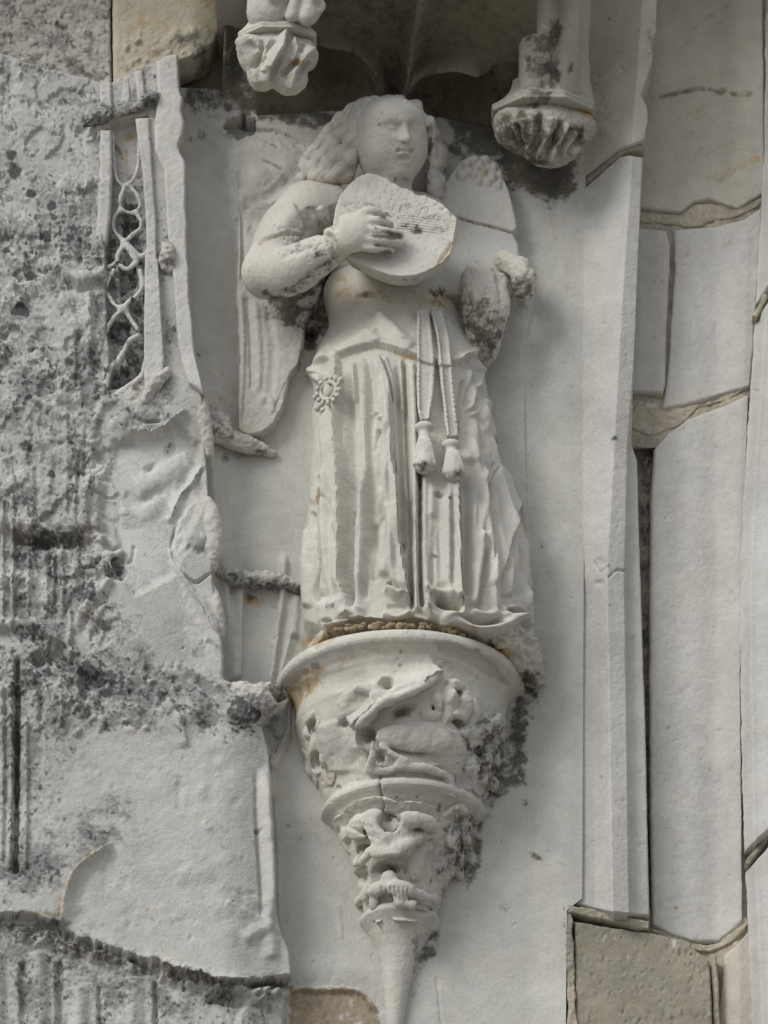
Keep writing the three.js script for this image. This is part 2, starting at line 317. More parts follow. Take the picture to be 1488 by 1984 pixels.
function chain(pts, rads, k = 0.01, step = 8) {                    // a limb or lock along a drawn curve (u, v, z in mm)
  const c = curve(pts.map((p, i) => [p[0], p[1], p[2] * 1000, rads[i] * 1000]), step), out = [];
  for (let i = 0; i < c.length - 1; i++) out.push(cap(at(c[i][0], c[i][1], c[i][2] / 1000), at(c[i + 1][0], c[i + 1][1], c[i + 1][2] / 1000), c[i][3] / 1000, c[i + 1][3] / 1000, k));
  const m = Math.max(...rads), lo = [0, 1, 2].map(q => Math.min(...c.map(p => at(p[0], p[1], p[2] / 1000)[q])) - m), hi = [0, 1, 2].map(q => Math.max(...c.map(p => at(p[0], p[1], p[2] / 1000)[q])) + m);
  return { k, c: [0, 1, 2].map(q => (lo[q] + hi[q]) / 2), r: Math.hypot(hi[0] - lo[0], hi[1] - lo[1], hi[2] - lo[2]) / 2, f: (x, y, z) => { const bx = Math.max(lo[0] - x, x - hi[0], 0), by = Math.max(lo[1] - y, y - hi[1], 0), bz = Math.max(lo[2] - z, z - hi[2], 0), bd = bx * bx + by * by + bz * bz; if (bd > 0.0009) return Math.sqrt(bd) + 0.004; let d = 1e9; for (const q of out) { const e = q.f(x, y, z); if (e < d) d = e; } return d; } };
}
function field(list) {
  return (x, y, z) => {
    let d = 1e9;
    for (const q of list) {
      const k = q.k;
      if (q.c) { const bx = x - q.c[0], by = y - q.c[1], bz = z - q.c[2], far = Math.sqrt(bx * bx + by * by + bz * bz) - q.r; if (q.cut ? far > k - d && far > 0.01 : d < 1e8 && far > d + k) continue; }
      const e = q.f(x, y, z);
      if (q.cut) { const h = clamp(0.5 - 0.5 * (d + e) / k); d = mix(d, -e, h) + k * h * (1 - h); }
      else if (d > 1e8) d = e; else { const h = clamp(0.5 + 0.5 * (e - d) / k); d = mix(e, d, h) - k * h * (1 - h); }
    }
    return d;
  };
}
function solid({ list, f = null, lo, hi, cell = 0.003, col, rough = 0.5, relief = null, seed = 0 }) {
  f = f || field(list);
  const n = [0, 1, 2].map(c => Math.ceil((hi[c] - lo[c]) / cell) + 1), [nx, ny, nz] = n, G = new Float32Array(nx * ny * nz).fill(NaN), Bk = 8;
  const act = [];
  for (let bz = 0; bz < nz - 1; bz += Bk) for (let by = 0; by < ny - 1; by += Bk) for (let bx = 0; bx < nx - 1; bx += Bk) {
    const c = f(lo[0] + (bx + Bk / 2) * cell, lo[1] + (by + Bk / 2) * cell, lo[2] + (bz + Bk / 2) * cell);
    if (Math.abs(c) > Bk * cell * 1.15 + 0.004) continue;
    act.push([bx, by, bz]);
    for (let k = bz; k <= Math.min(nz - 1, bz + Bk); k++) for (let j = by; j <= Math.min(ny - 1, by + Bk); j++) for (let i = bx; i <= Math.min(nx - 1, bx + Bk); i++) {
      const q = (k * ny + j) * nx + i; if (G[q] !== G[q]) G[q] = f(lo[0] + i * cell, lo[1] + j * cell, lo[2] + k * cell);
    }
  }
  const id = new Int32Array(nx * ny * nz).fill(-1), P = [];
  const sx = 1, sy = nx, sz = nx * ny, co = [0, sx, sy, sx + sy, sz, sx + sz, sy + sz, sx + sy + sz];
  const E = [[0, 1], [2, 3], [4, 5], [6, 7], [0, 2], [1, 3], [4, 6], [5, 7], [0, 4], [1, 5], [2, 6], [3, 7]];
  for (const [bx, by, bz] of act) for (let k = bz; k < Math.min(nz - 1, bz + Bk); k++) for (let j = by; j < Math.min(ny - 1, by + Bk); j++) for (let i = bx; i < Math.min(nx - 1, bx + Bk); i++) {
    const q = (k * ny + j) * nx + i; let m = 0, bad = false; for (let c = 0; c < 8; c++) { const g = G[q + co[c]]; if (g !== g) bad = true; if (g < 0) m |= 1 << c; }
    if (bad || m === 0 || m === 255) continue;
    let X = 0, Y = 0, Z = 0, w = 0;
    for (const [a, b] of E) { const ga = G[q + co[a]], gb = G[q + co[b]]; if ((ga < 0) === (gb < 0)) continue; const t = ga / (ga - gb); X += mix(a & 1, b & 1, t); Y += mix(a >> 1 & 1, b >> 1 & 1, t); Z += mix(a >> 2 & 1, b >> 2 & 1, t); w++; }
    id[q] = P.length / 3; P.push(lo[0] + (i + X / w) * cell, lo[1] + (j + Y / w) * cell, lo[2] + (k + Z / w) * cell);
  }
  const idx = [];
  for (const [bx, by, bz] of act) for (let k = bz; k < Math.min(nz - 1, bz + Bk); k++) for (let j = by; j < Math.min(ny - 1, by + Bk); j++) for (let i = bx; i < Math.min(nx - 1, bx + Bk); i++) {
    const q = (k * ny + j) * nx + i, g0 = G[q]; if (g0 !== g0) continue;
    for (let ax = 0; ax < 3; ax++) {
      const s1 = [sx, sy, sz][ax], g1 = G[q + s1]; if (g1 !== g1 || (g0 < 0) === (g1 < 0)) continue;
      const u = [sx, sy, sz][(ax + 1) % 3], v = [sx, sy, sz][(ax + 2) % 3];
      if (q - u - v < 0) continue;
      const a = id[q], b = id[q - u], c = id[q - u - v], d = id[q - v]; if (a < 0 || b < 0 || c < 0 || d < 0) continue;
      if (g0 < 0) idx.push(a, b, c, a, c, d); else idx.push(a, c, b, a, d, c);
    }
  }
  const pos = new Float32Array(P), g = new THREE.BufferGeometry(); g.setAttribute('position', new THREE.BufferAttribute(pos, 3)); g.setIndex(idx); g.computeVertexNormals();
  const N = g.attributes.normal.array, colr = new Float32Array(pos.length);
  for (let k = 0; k < pos.length; k += 3) {
    const x = pos[k], y = pos[k + 1], z = pos[k + 2], uv = back(x, y, z);
    let e = (typeof rough === 'function' ? rough(uv[0], uv[1], x, y, z) : rough) * (2.2 * fbm(x * 22 + seed, y * 22, z * 22, 3) + 1.5 * fbm(x * 95, y * 95 + seed, z * 95, 3));
    if (relief) e += relief(uv[0], uv[1], N[k], N[k + 1], N[k + 2]);
    e *= 0.001; pos[k] += N[k] * e; pos[k + 1] += N[k + 1] * e; pos[k + 2] += N[k + 2] * e;
    const c = col([pos[k], pos[k + 1], pos[k + 2]], uv[0], uv[1]); colr[k] = c[0]; colr[k + 1] = c[1]; colr[k + 2] = c[2];
  }
  return geom(pos, colr, idx);
}
function back(x, y, z) {                                           // place on the drawing of a point in space
  const dx = x, dy = y - HEIGHT, dz = z, f = dy * SN - dz * CS + DIST, up = dy * CS + dz * SN;
  return [744 + dx * DIST / f * 1000, 992 - up * DIST / f * 1000];
}

const crag = (amp, f = 38) => (u, v) => { const a = u * 0.001 * f, b = v * 0.001 * f; return amp * (1 - 2.2 * Math.abs(fbm(a, b, 1.7, 3)) + 0.7 * fbm(a * 2.6, b * 2.6, 6, 2) - 0.5); };
function flare(loc, U, T, b0, b1, r0, r1, s, pw = 2, sq = 0.86) {     // a moulded collar: eight sided, swelling downwards to a sharp lip
  const c = loc(0, 0, 0);
  return { k: 0.004, f: (x, y, z) => { const px = x - c[0], py = y - c[1], pz = z - c[2], a = Math.abs(px), b = py * U[1] + pz * U[2], d = Math.abs(py * T[1] + pz * T[2]) / sq, o = Math.max(a, d, (a + d) * 0.7071), t = clamp((b1 * s - b) / ((b1 - b0) * s)); return 0.75 * Math.max(o - s * (r0 + (r1 - r0) * Math.pow(t, pw)), b - b1 * s, b0 * s - b); } };
}
// ---------------------------------------------------------------- naming
const used = {};
const numbered = n => { const k = used[n] = (used[n] ?? -1) + 1; return k ? `${n}_${String(k).padStart(3, '0')}` : n; };
function thing(name, label, category, pos = [0, 0, 0]) { const o = new THREE.Group(); o.name = numbered(name); o.userData = { label, category }; scene.add(o); o.position.set(...pos); o.updateMatrixWorld(); return o; }
const partCount = new Map();
function part(name, g, parent, m = stoneMat, label = null) {
  const w = new THREE.Vector3(); parent.getWorldPosition(w);
  g.translate(-w.x, -w.y, -w.z);
  const o = new THREE.Mesh(g, m); o.castShadow = o.receiveShadow = true;
  const key = parent.uuid + name, c = partCount.get(key) ?? 0; partCount.set(key, c + 1);
  o.name = c ? `${name}_${String(c).padStart(3, '0')}` : name;
  if (label) o.userData.label = label;
  parent.add(o); o.updateMatrixWorld();
  return o;
}
// ---------------------------------------------------------------- the setting
{
  const g = new THREE.Mesh(new THREE.PlaneGeometry(120, 120).rotateX(-Math.PI / 2), new THREE.MeshStandardMaterial({ color: new THREE.Color().setRGB(0.24, 0.225, 0.20), roughness: 0.95 }));
  g.name = 'ground'; g.userData.kind = 'structure'; g.receiveShadow = true; scene.add(g);
}
{ // the mass of masonry that carries all the carving
  const t = thing('church_wall', 'plain masonry mass of the old church behind the carved niche', 'wall', [0, 0, 0]);
  const m = new THREE.MeshStandardMaterial({ color: new THREE.Color().setRGB(0.36, 0.34, 0.30), roughness: 0.95, bumpMap: grain, bumpScale: 0.002 });
  for (const [x0, x1, y0, y1, z0, z1] of [[-6, 6, 0, 12, -1.2, -0.14], [-6, 6, at(744, -255, 0)[1], 12.002, -0.139, 0.46]]) {
    const b = new THREE.Mesh(new THREE.BoxGeometry(x1 - x0, y1 - y0, z1 - z0).translate((x0 + x1) / 2, (y0 + y1) / 2, (z0 + z1) / 2), m);
    b.name = z1 > 0 ? 'added_hood' : 'wall'; b.castShadow = b.receiveShadow = true; t.add(b);  // the hood is an unseen box, added to shade the top of the wall
  }
}

// ---- niche wall
const SW = new Stain(330, -60, 1300, 2060);
const HN = new Ras(330, 150, 1180, 2060);
{
  // stains on the niche and its hood
  SW.sootShade.poly([[420, 60], [440, 205], [500, 236], [560, 236], [620, 246], [690, 212], [820, 200], [845, 262], [870, 300], [905, 312], [960, 312], [990, 358], [1060, 385], [1110, 372], [1120, 250], [1000, 200], [1000, -60], [420, -60]], 0.74, { soft: 18, wob: 16, fr: 0.035 });
  SW.sootShade.poly([[620, 215], [720, 190], [840, 190], [960, 300], [1000, 380], [1110, 400], [1115, 300], [990, 200]], 0.22, { soft: 20, wob: 12 });
  SW.white.blob(690, 205, 30, 16, -0.4, {}); SW.sootShade.blob(640, 210, 60, 20, -0.55, { rot: 0.2 });
  SW.sootShade.blob(862, 252, 20, 44, -0.85, { rot: -0.5 }); SW.sootShade.blob(890, 285, 20, 14, -0.5); SW.sootShade.blob(700, 195, 44, 16, -0.5); SW.sootShade.blob(1005, 398, 22, 10, 0.5); SW.sootShade.blob(1060, 405, 26, 10, 0.4);
  SW.sootShade.poly([[340, 90], [430, 90], [440, 215], [400, 225], [352, 205]], 0.6, { soft: 14, wob: 10 });  // darkens the recess between pilaster and niche
  SW.sootShade.poly([[505, 585], [560, 580], [640, 590], [640, 650], [600, 690], [575, 660], [520, 640]], 0.55, { soft: 18, wob: 9 });
  SW.brown.poly([[600, 560], [660, 580], [645, 660], [590, 690], [570, 640]], 0.5, { soft: 18, wob: 10 });
  SW.sootShade.poly([[1000, 1290], [1040, 1285], [1045, 1340], [1025, 1420], [1020, 1520], [985, 1530], [950, 1580], [935, 1500], [985, 1400]], 0.6, { soft: 14, wob: 8 });
  SW.sootShade.poly([[915, 1560], [940, 1580], [930, 1690], [905, 1720], [870, 1690], [900, 1640]], 0.6, { soft: 12, wob: 8 });
  SW.sootShade.poly([[835, 1790], [850, 1800], [848, 1850], [820, 1870], [805, 1900], [798, 1880]], 0.5, { soft: 8, wob: 5 });
  SW.sootShade.blob(1035, 1660, 24, 12, 0.5, { rot: 0.6 }); SW.brown.blob(1035, 1660, 26, 14, 0.4, { rot: 0.6 });
  for (const [x, y, a, b] of [[1018, 1555, 11, 9], [975, 1760, 15, 10], [560, 1600, 7, 5], [580, 1625, 6, 5], [1010, 1580, 6, 5], [920, 760, 8, 6], [900, 1450, 7, 5]]) SW.lichShade.blob(x, y, a, b, 0.55, { p: 'flat' });
  SW.ochre.poly([[395, 700], [440, 735], [480, 800], [470, 830], [400, 850]], 0.35, { soft: 24, wob: 12 });
  SW.sootShade.blob(405, 820, 26, 60, 0.34); SW.sootShade.blob(430, 845, 40, 22, 0.45);
  SW.lichShade.blob(440, 885, 56, 16, 0.6); SW.lichShade.blob(505, 875, 26, 14, 0.45); SW.lichShade.blob(395, 735, 12, 30, 0.5);
  SW.lichShade.poly([[440, 1108], [585, 1135], [580, 1150], [500, 1148], [440, 1128]], 0.5, { soft: 8 });
  SW.ochre.blob(492, 1165, 42, 18, 0.9); SW.ochre.blob(560, 1140, 26, 12, 0.7); SW.sootShade.blob(485, 1158, 26, 12, 0.35);
  SW.ochre.poly([[590, 1215], [640, 1225], [600, 1290], [560, 1320], [575, 1250]], 0.6, { soft: 12, wob: 6 });
  SW.lichShade.poly([[430, 1350], [545, 1330], [545, 1440], [440, 1440]], 0.5, { soft: 18, wob: 12 });
  SW.brown.poly([[560, 1912], [700, 1912], [735, 1960], [745, 2050], [560, 2050]], 0.75, { soft: 8, wob: 6 });
  SW.ochre.blob(1075, 430, 34, 26, 0.42); SW.ochre.blob(1100, 520, 16, 90, 0.35); SW.brown.blob(1104, 470, 14, 80, 0.3);
  SW.sootShade.blob(630, 620, 20, 10, 0.5); SW.ochre.blob(700, 560, 30, 14, 0.4);
  for (const [x, y] of [[527, 283], [534, 288]]) SW.brown.blob(x, y, 9, 5, 1.0, { rot: 0.5 }); SW.brown.line([[505, 312], [530, 325], [548, 336]], { w: 4, h: 0.8 });
  SW.sootShade.blob(380, 270, 22, 30, 0.34, { rot: 0.7 });
  SW.lichShade.blob(1190, 850, 14, 12, 0.75);
  // relief of the niche
  HN.poly([[446, 300], [500, 275], [600, 290], [660, 360], [560, 400], [470, 405], [452, 360]], 9, { soft: 9, wob: 8 }); HN.blob(500, 345, 34, 30, 8); HN.blob(545, 330, 40, 26, 6); HN.line([[452, 330], [458, 400], [460, 430]], { w: 12, h: 6, wob: 3 }); HN.line([[470, 400], [520, 385], [565, 350]], { w: 16, h: -7, wob: 4 });
  HN.line([[400, 225], [440, 262], [500, 250], [560, 262], [610, 300], [700, 300]], { w: 40, h: -7, p: 'step', side: 1, wob: 5, taper: 0.1 });
  HN.blob(466, 244, 30, 20, -42, { p: 'flat', wob: 0.35, rot: -0.15 });
  HN.blob(603, 648, 13, 15, -34, { p: 'flat' }); HN.blob(560, 620, 50, 34, -7); HN.blob(580, 600, 26, 16, 6); HN.blob(620, 660, 18, 22, 7);
  HN.line([[1026, 520], [1027, 600], [1022, 650], [1012, 690], [1016, 760], [1018, 900], [1022, 1030], [1030, 1200]], { w: 90, h: 7, p: 'step', side: 1, wob: 3, taper: 0.08 });
  HN.line([[1010, 560], [1020, 600]], { w: 14, h: 6 });
  HN.line([[463, 1110], [458, 1200], [455, 1330]], { w: 17, h: 20, p: 'ridge', wob: 2 }); HN.line([[433, 1110], [440, 1200], [444, 1330]], { w: 12, h: 12 });
  HN.line([[403, 870], [413, 980], [424, 1100]], { w: 13, h: 15, wob: 2 });
  HN.line([[550, 1070], [549, 1140], [540, 1210], [528, 1300], [520, 1340]], { w: 12, h: 12, wob: 2 }); HN.line([[575, 1150], [568, 1240]], { w: 12, h: 6 });
  HN.line([[565, 1220], [546, 1290], [535, 1330]], { w: 22, h: 10, p: 'step', side: -1 });
  HN.line([[563, 1345], [562, 1400], [560, 1430], [535, 1470], [520, 1500]], { w: 16, h: 16, p: 'step', side: 1, wob: 2 });
  HN.line([[500, 1400], [515, 1450], [525, 1490], [530, 1560]], { w: 15, h: 18 }); HN.line([[560, 1420], [540, 1470], [528, 1500]], { w: 13, h: 15 }); HN.line([[425, 1450], [460, 1470], [500, 1475]], { w: 10, h: 8 });
  HN.line([[534, 1540], [541, 1640], [545, 1800]], { w: 26, h: 8, p: 'step', side: 1 });
  HN.line([[655, 1750], [662, 1820]], { w: 7, h: 2 }); HN.line([[562, 1910], [690, 1915], [735, 1965]], { w: 40, h: -9, p: 'step', side: -1, wob: 4, taper: 0.02 });
  HN.poly([[555, 1918], [690, 1920], [735, 1968], [740, 2060], [555, 2060]], -10, { soft: 3, wob: 5 });
  HN.line([[845, 1890], [850, 1930], [856, 1990]], { w: 5, h: -2 });
  HN.line([[1150, 1100], [1170, 1115], [1200, 1105]], { w: 12, h: -5 });
  const r = rng(77); for (let i = 0; i < 130; i++) { const x = 350 + r() * 780, y = 260 + r() * 1760, s = 2.5 + r() * 5; HN.blob(x, y, s * (1 + r()), s, -0.8 - 2.4 * r() * r(), { rot: r() * 3 }); if (r() < 0.35) SW.brown.blob(x, y, s * 1.4, s, 0.5); else if (r() < 0.4) SW.lichShade.blob(x, y, s, s, 0.6); }
}
const zNiche = (u, v) => {
  let z = 0;
  const l = mix(452, 470, sstep(300, 1100, v));
  if (u < l) z += 0.060 * Math.pow((l - u) / 100, 1.1);
  if (u > 1020) z += 0.022 * sstep(1020, 1110, u);
  if (v < 260) z -= 0.0;
  return z;
};
const niche = thing('niche_wall', 'smooth pale limestone back of the niche behind the carved angel, with broken ledges and dark mould', 'niche wall', at(744, 2040, 0));
part('back_panel', slab({ top: [[350, 170], [492, 175], [498, 224], [560, 220], [700, 212], [800, 214], [900, 238], [1000, 260], [1045, 262], [1050, 230], [1135, 230]], bottom: [[350, 2050], [1096, 2050]], left: [[350, 170], [350, 2050]], right: [[1135, 230], [1128, 1740], [1098, 1764], [1096, 2050]], z: zNiche, wob: 0, h: (u, v) => HN.get(u, v), col: tint([0.485, 0.476, 0.434], SW, { speck: 0.8 }), rough: (u, v) => 0.55 + 1.2 * clamp(SW.lichShade.get(u, v) + SW.sootShade.get(u, v) * (v > 400 ? 1.5 : 0.6)), seed: 3 }), niche);
// remains of mouldings that were knocked off the niche: rough stubs
const stub = (name, parent, pts, rads, label, o = {}) => {
  const c = curve(pts, 10), P = c.map(q => at(q[0], q[1], q[2])), m = Math.max(...rads) * 1.6 + 0.02;
  const lo = [0, 1, 2].map(k => Math.min(...P.map(p => p[k])) - m), hi = [0, 1, 2].map(k => Math.max(...P.map(p => p[k])) + m);
  return part(name, solid({ list: [chain(pts, rads, 0.008, 6), ...(o.more || [])], lo, hi, cell: o.cell || 0.0026, col: o.col || tint(CREAM, SW, { lichShade: o.lichShade ?? 0.3 }), rough: o.rough ?? 2.2, seed: pts[0][0], relief: o.relief || crag(o.crag ?? 5) }), parent, o.mat || roughMat, label);
};
stub('broken_ledge', niche, [[392, 850, 0.045], [415, 838, 0.05], [440, 850, 0.035], [480, 862, 0.022], [528, 878, 0.006]], [0.016, 0.019, 0.017, 0.016, 0.008], 'knocked off ledge beside the foot of the broken wing', { lichShade: 0.28 });
stub('broken_ledge', niche, [[425, 1108, 0.02], [450, 1118, 0.03], [490, 1122, 0.025], [530, 1122, 0.02], [585, 1142, 0.006]], [0.012, 0.016, 0.016, 0.014, 0.008], 'knocked off ledge above an ochre patch', { lichShade: 0.3 });
stub('broken_boss', niche, [[425, 1395, 0.05], [455, 1400, 0.075], [480, 1365, 0.075], [520, 1345, 0.05], [545, 1345, 0.03]], [0.022, 0.034, 0.03, 0.022, 0.012], 'dark rough boss left of the corbel', { lichShade: 0.48, rough: 3.2 });
stub('broken_boss', niche, [[412, 815, 0.05], [432, 812, 0.055], [436, 835, 0.05]], [0.013, 0.014, 0.012], null, { lichShade: 0.5, rough: 2.6 });

// ---- canopy above the statue
const HC = new Ras(400, -80, 1180, 330);
{
  HC.blob(662, 136, 84, 92, -62, { rot: -0.3, p: 'ridge', wob: 0.05 });
  HC.blob(884, 172, 92, 74, -60, { rot: 0.08, p: 'ridge', wob: 0.05 });
  HC.line([[590, 70], [650, 56], [712, 88], [745, 140], [757, 205]], { w: 70, h: 62, p: 'step', side: 1, wob: 2, taper: 0.22, soft: 5 });
  HC.line([[797, 160], [812, 124], [850, 106], [910, 100], [965, 122]], { w: 70, h: 62, p: 'step', side: 1, wob: 2, taper: 0.18, soft: 5 });
  HC.line([[842, -60], [815, 40], [800, 110], [786, 205]], { w: 30, h: 44, wob: 4, taper: 0.03 });
  HC.line([[600, 60], [668, 58], [730, 110], [748, 180]], { w: 9, h: 7, wob: 3 });
  HC.line([[800, 150], [840, 118], [900, 100], [965, 130]], { w: 8, h: 5, wob: 3 });
}
const canopy = thing('niche_canopy', 'carved canopy, dark with stain and painted shade, with hollow vaults and two hanging bosses above the angel', 'canopy', at(744, 180, 0));
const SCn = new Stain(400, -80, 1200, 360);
SCn.sootShade.poly([[480, -80], [1045, -80], [1045, 275], [480, 240]], 0.36, { soft: 12, wob: 10 }); SCn.ochre.blob(915, 185, 70, 44, 0.42); SCn.white.line([[800, 60], [796, 120], [782, 190]], { w: 9, h: 0.25, wob: 5 }); SCn.brown.poly([[640, -80], [1010, -80], [1000, 210], [930, 230], [800, 140], [700, 60]], 0.22, { soft: 40, wob: 14 });  // darkening over the soffit: staining and painted shade together
SCn.white.line([[842, -40], [818, 30], [806, 80], [795, 130], [772, 180]], { w: 15, h: 0.40, wob: 8 }); SCn.white.blob(958, 135, 18, 20, 0.45);
SCn.white.blob(690, 205, 50, 14, 0.45); SCn.lichShade.blob(560, 200, 130, 30, 0.3); SCn.white.blob(480, 225, 60, 20, 0.5);
const vaultFoot = slut([[425, 232], [560, 222], [700, 214], [800, 216], [900, 240], [1000, 262], [1120, 272]]);
part('vault', slab({ top: [[492, -75], [1040, -75]], bottom: [[496, 226], [560, 222], [700, 214], [800, 216], [900, 240], [1000, 262], [1040, 266]], left: [[492, -75], [496, 226]], right: [[1040, -75], [1040, 266]], z: (u, v) => { const b = vaultFoot(u); return -0.006 + 0.36 * Math.pow(clamp((b - v) / 290), 1.15); }, wob: 0.5, h: (u, v) => HC.get(u, v), col: tint([0.165, 0.142, 0.098], SCn, { speck: 0.3, vary: 1.0 }), rough: 0.9, seed: 11 }), canopy, roughMat, 'brown hollow soffit with stain and painted shade in its colour');  // dark base colour holds part of the shade under the vault, besides staining
{ // the block of the canopy above the picture
  const a = at(425, -75, 0), b = at(1120, -75, 0), z1 = 0.36, y0 = at(744, -75, z1)[1];
  const g = new THREE.BoxGeometry(b[0] - a[0], 0.5, z1 + 0.14, 4, 4, 4).translate((a[0] + b[0]) / 2, y0 + 0.256, (z1 - 0.14) / 2);
  const n = g.attributes.position.count, c = new Float32Array(n * 3); for (let i = 0; i < n; i++) { c[3 * i] = 0.4; c[3 * i + 1] = 0.38; c[3 * i + 2] = 0.33; } g.setAttribute('color', new THREE.BufferAttribute(c, 3));
  part('canopy_block', g, canopy);
}
// pale upright of the niche beside the hanging boss
part('shaft', slab({ top: [[430, -75], [512, -75]], bottom: [[432, 226], [520, 232]], left: [[430, -75], [436, 60], [430, 150], [432, 226]], right: [[512, -75], [510, 40], [512, 150], [520, 232]], z: (u, v) => -0.008 + 0.14 * Math.pow(clamp((226 - v) / 240), 1.0) + 0.012 * sstep(470, 430, u) * sstep(225, 150, v), h: (u, v) => 0, edge: 3, skirt: 120, col: tint([0.40, 0.39, 0.355], SW, {}), rough: 0.5, seed: 21 }), canopy);
// hanging bosses: a stem, a moulded collar and a drooping bunch of leaves
function boss(cu, cv, z, s, o) {
  const c = at(cu, cv, z), U = [0, CS, SN], T = [0, -SN, CS], loc = (a, b, d) => [c[0] + a * s, c[1] + (b * U[1] + d * T[1]) * s, c[2] + (b * U[2] + d * T[2]) * s];
  const L = o.body.map(([a, b, d, x, y, z]) => ell(loc(a, b, d), [x * s, y * s, z * s], 0.010));
  for (const [a, b, d, a2, b2, d2, r] of o.lobes) L.push(cap(loc(a, b, d - 0.004), loc(a2, b2, d2 - 0.002), r * s * 0.95, r * s * 0.8, 0.009));
  for (const [a, b, d, a2, b2, d2, r] of o.cuts) L.push(cut(cap(loc(a, b, d - 0.006), loc(a2, b2, d2 - 0.006), r * s * 0.9, r * s * 0.4, 0.003)));
  const leaf = part('leaf_boss', solid({ list: L, lo: loc(0, 0, 0).map(x => x - 0.125 * s), hi: loc(0, 0, 0).map(x => x + 0.125 * s), cell: 0.0022, col: o.col, rough: 0.9, relief: (u, v, nx, ny, nz) => o.ras.get(u, v) * sstep(-0.1, 0.35, nz) + crag(2.0, 50)(u, v), seed: cu }), canopy, stoneMat, o.label);
  const list = [flare(loc, [0, 1, 0], [0, 0, 1], o.lip[0], o.lip[1], o.lip[2], o.lip[3], s, 2.2), flare(loc, [0, 1, 0], [0, 0, 1], o.lip[0] - 0.009, o.lip[0] + 0.001, o.lip[3] * 0.95, o.lip[3] * 0.97, s, 1)];
  part('collar', solid({ list, lo: loc(0, 0.05, 0).map(x => x - 0.14 * s), hi: loc(0, 0.05, 0).map(x => x + 0.14 * s), cell: 0.0024, col: o.col2, rough: 0.7, seed: cv }), leaf);
  return { loc, leaf };
}
{
  const SB = new Stain(430, -80, 700, 240);
  SB.ochre.line([[570, 130], [590, 115]], { w: 9, h: 0.9 }); SB.ochre.blob(560, 150, 18, 14, 0.5); SB.ochre.line([[480, 68], [540, 55]], { w: 6, h: 0.6 }); SB.ochre.line([[560, 60], [600, 85]], { w: 7, h: 0.6 }); SB.brown.line([[505, 85], [505, 115], [495, 140]], { w: 4, h: 0.8 });
  const col = tint([0.50, 0.48, 0.42], SB, { speck: 0.3 });
  const { loc, leaf } = boss(537, 112, 0.30, 1, {
    col, col2: col, label: 'clean pale leaf boss hanging from the canopy',
    ras: new Ras(440, 30, 640, 200).line([[549, 46], [554, 62], [547, 92], [530, 118], [520, 140], [517, 166]], { w: 15, h: 17, p: 'sharp', taper: 0.05 }).line([[560, 62], [556, 90], [540, 118], [526, 142], [522, 168]], { w: 9, h: -17, p: 'sharp', taper: 0.15 })
      .line([[507, 74], [507, 92], [501, 114], [494, 138]], { w: 7, h: -15, p: 'sharp', taper: 0.2 }).line([[480, 80], [494, 92], [506, 96]], { w: 9, h: -9, p: 'sharp', taper: 0.2 }).line([[534, 78], [522, 92], [512, 106]], { w: 8, h: -8, p: 'sharp' }).line([[466, 74], [480, 104], [496, 136], [502, 160]], { w: 15, h: 13, p: 'sharp', taper: 0.08 })
      .line([[578, 112], [572, 124], [556, 138], [540, 150]], { w: 8, h: -17, p: 'sharp', taper: 0.2 }).line([[606, 92], [588, 112], [570, 140], [564, 172]], { w: 14, h: 14, p: 'sharp', taper: 0.08 }).line([[566, 74], [575, 96], [562, 118]], { w: 9, h: 9, p: 'sharp' }).line([[590, 84], [584, 104]], { w: 7, h: -8, p: 'sharp' }).line([[600, 118], [585, 134], [576, 160]], { w: 9, h: -10, p: 'sharp' }).line([[520, 118], [508, 140]], { w: 7, h: 7, p: 'sharp' }),
    body: [[-0.006, 0.004, 0, 0.070, 0.05, 0.052], [-0.028, -0.036, 0.012, 0.030, 0.030, 0.032], [0.024, -0.042, 0.014, 0.036, 0.032, 0.034], [-0.052, 0.022, 0.01, 0.028, 0.022, 0.03], [0.05, 0.004, 0.006, 0.030, 0.034, 0.034]], lobes: [], cuts: [],
    lip: [0.040, 0.115, 0.046, 0.078]
  });
  // the stem above, with a leaf spray on its face
  const S = [cap(loc(-0.014, 0.09, 0.0), loc(0.012, 0.28, -0.02), 0.046, 0.044, 0.02)];
  for (const [a, b, d, a2, b2, d2, r] of [[0.028, 0.078, 0.046, 0.058, 0.19, 0.026, 0.012], [0.058, 0.075, 0.042, 0.086, 0.19, 0.02, 0.016], [0.066, 0.082, 0.034, 0.082, 0.10, 0.024, 0.017], [-0.005, 0.12, 0.046, 0.012, 0.20, 0.036, 0.012]]) S.push(cap(loc(a, b, d), loc(a2, b2, d2), r, r * 0.8, 0.012));
  S.push(cut(cap(loc(0.022, 0.10, 0.068), loc(0.042, 0.19, 0.055), 0.010, 0.008, 0.008)), cut(cap(loc(0.062, 0.105, 0.064), loc(0.072, 0.15, 0.055), 0.008, 0.007, 0.006)), cut(ell(loc(0.082, 0.105, 0.048), [0.009, 0.012, 0.016], 0.006)));
  part('stem', solid({ list: S, lo: loc(0, 0.15, 0).map((x, i) => x - [0.12, 0.13, 0.16][i]), hi: loc(0, 0.15, 0).map((x, i) => x + [0.13, 0.18, 0.16][i]), cell: 0.0026, col, rough: 1.0, seed: 8 }), leaf);
}
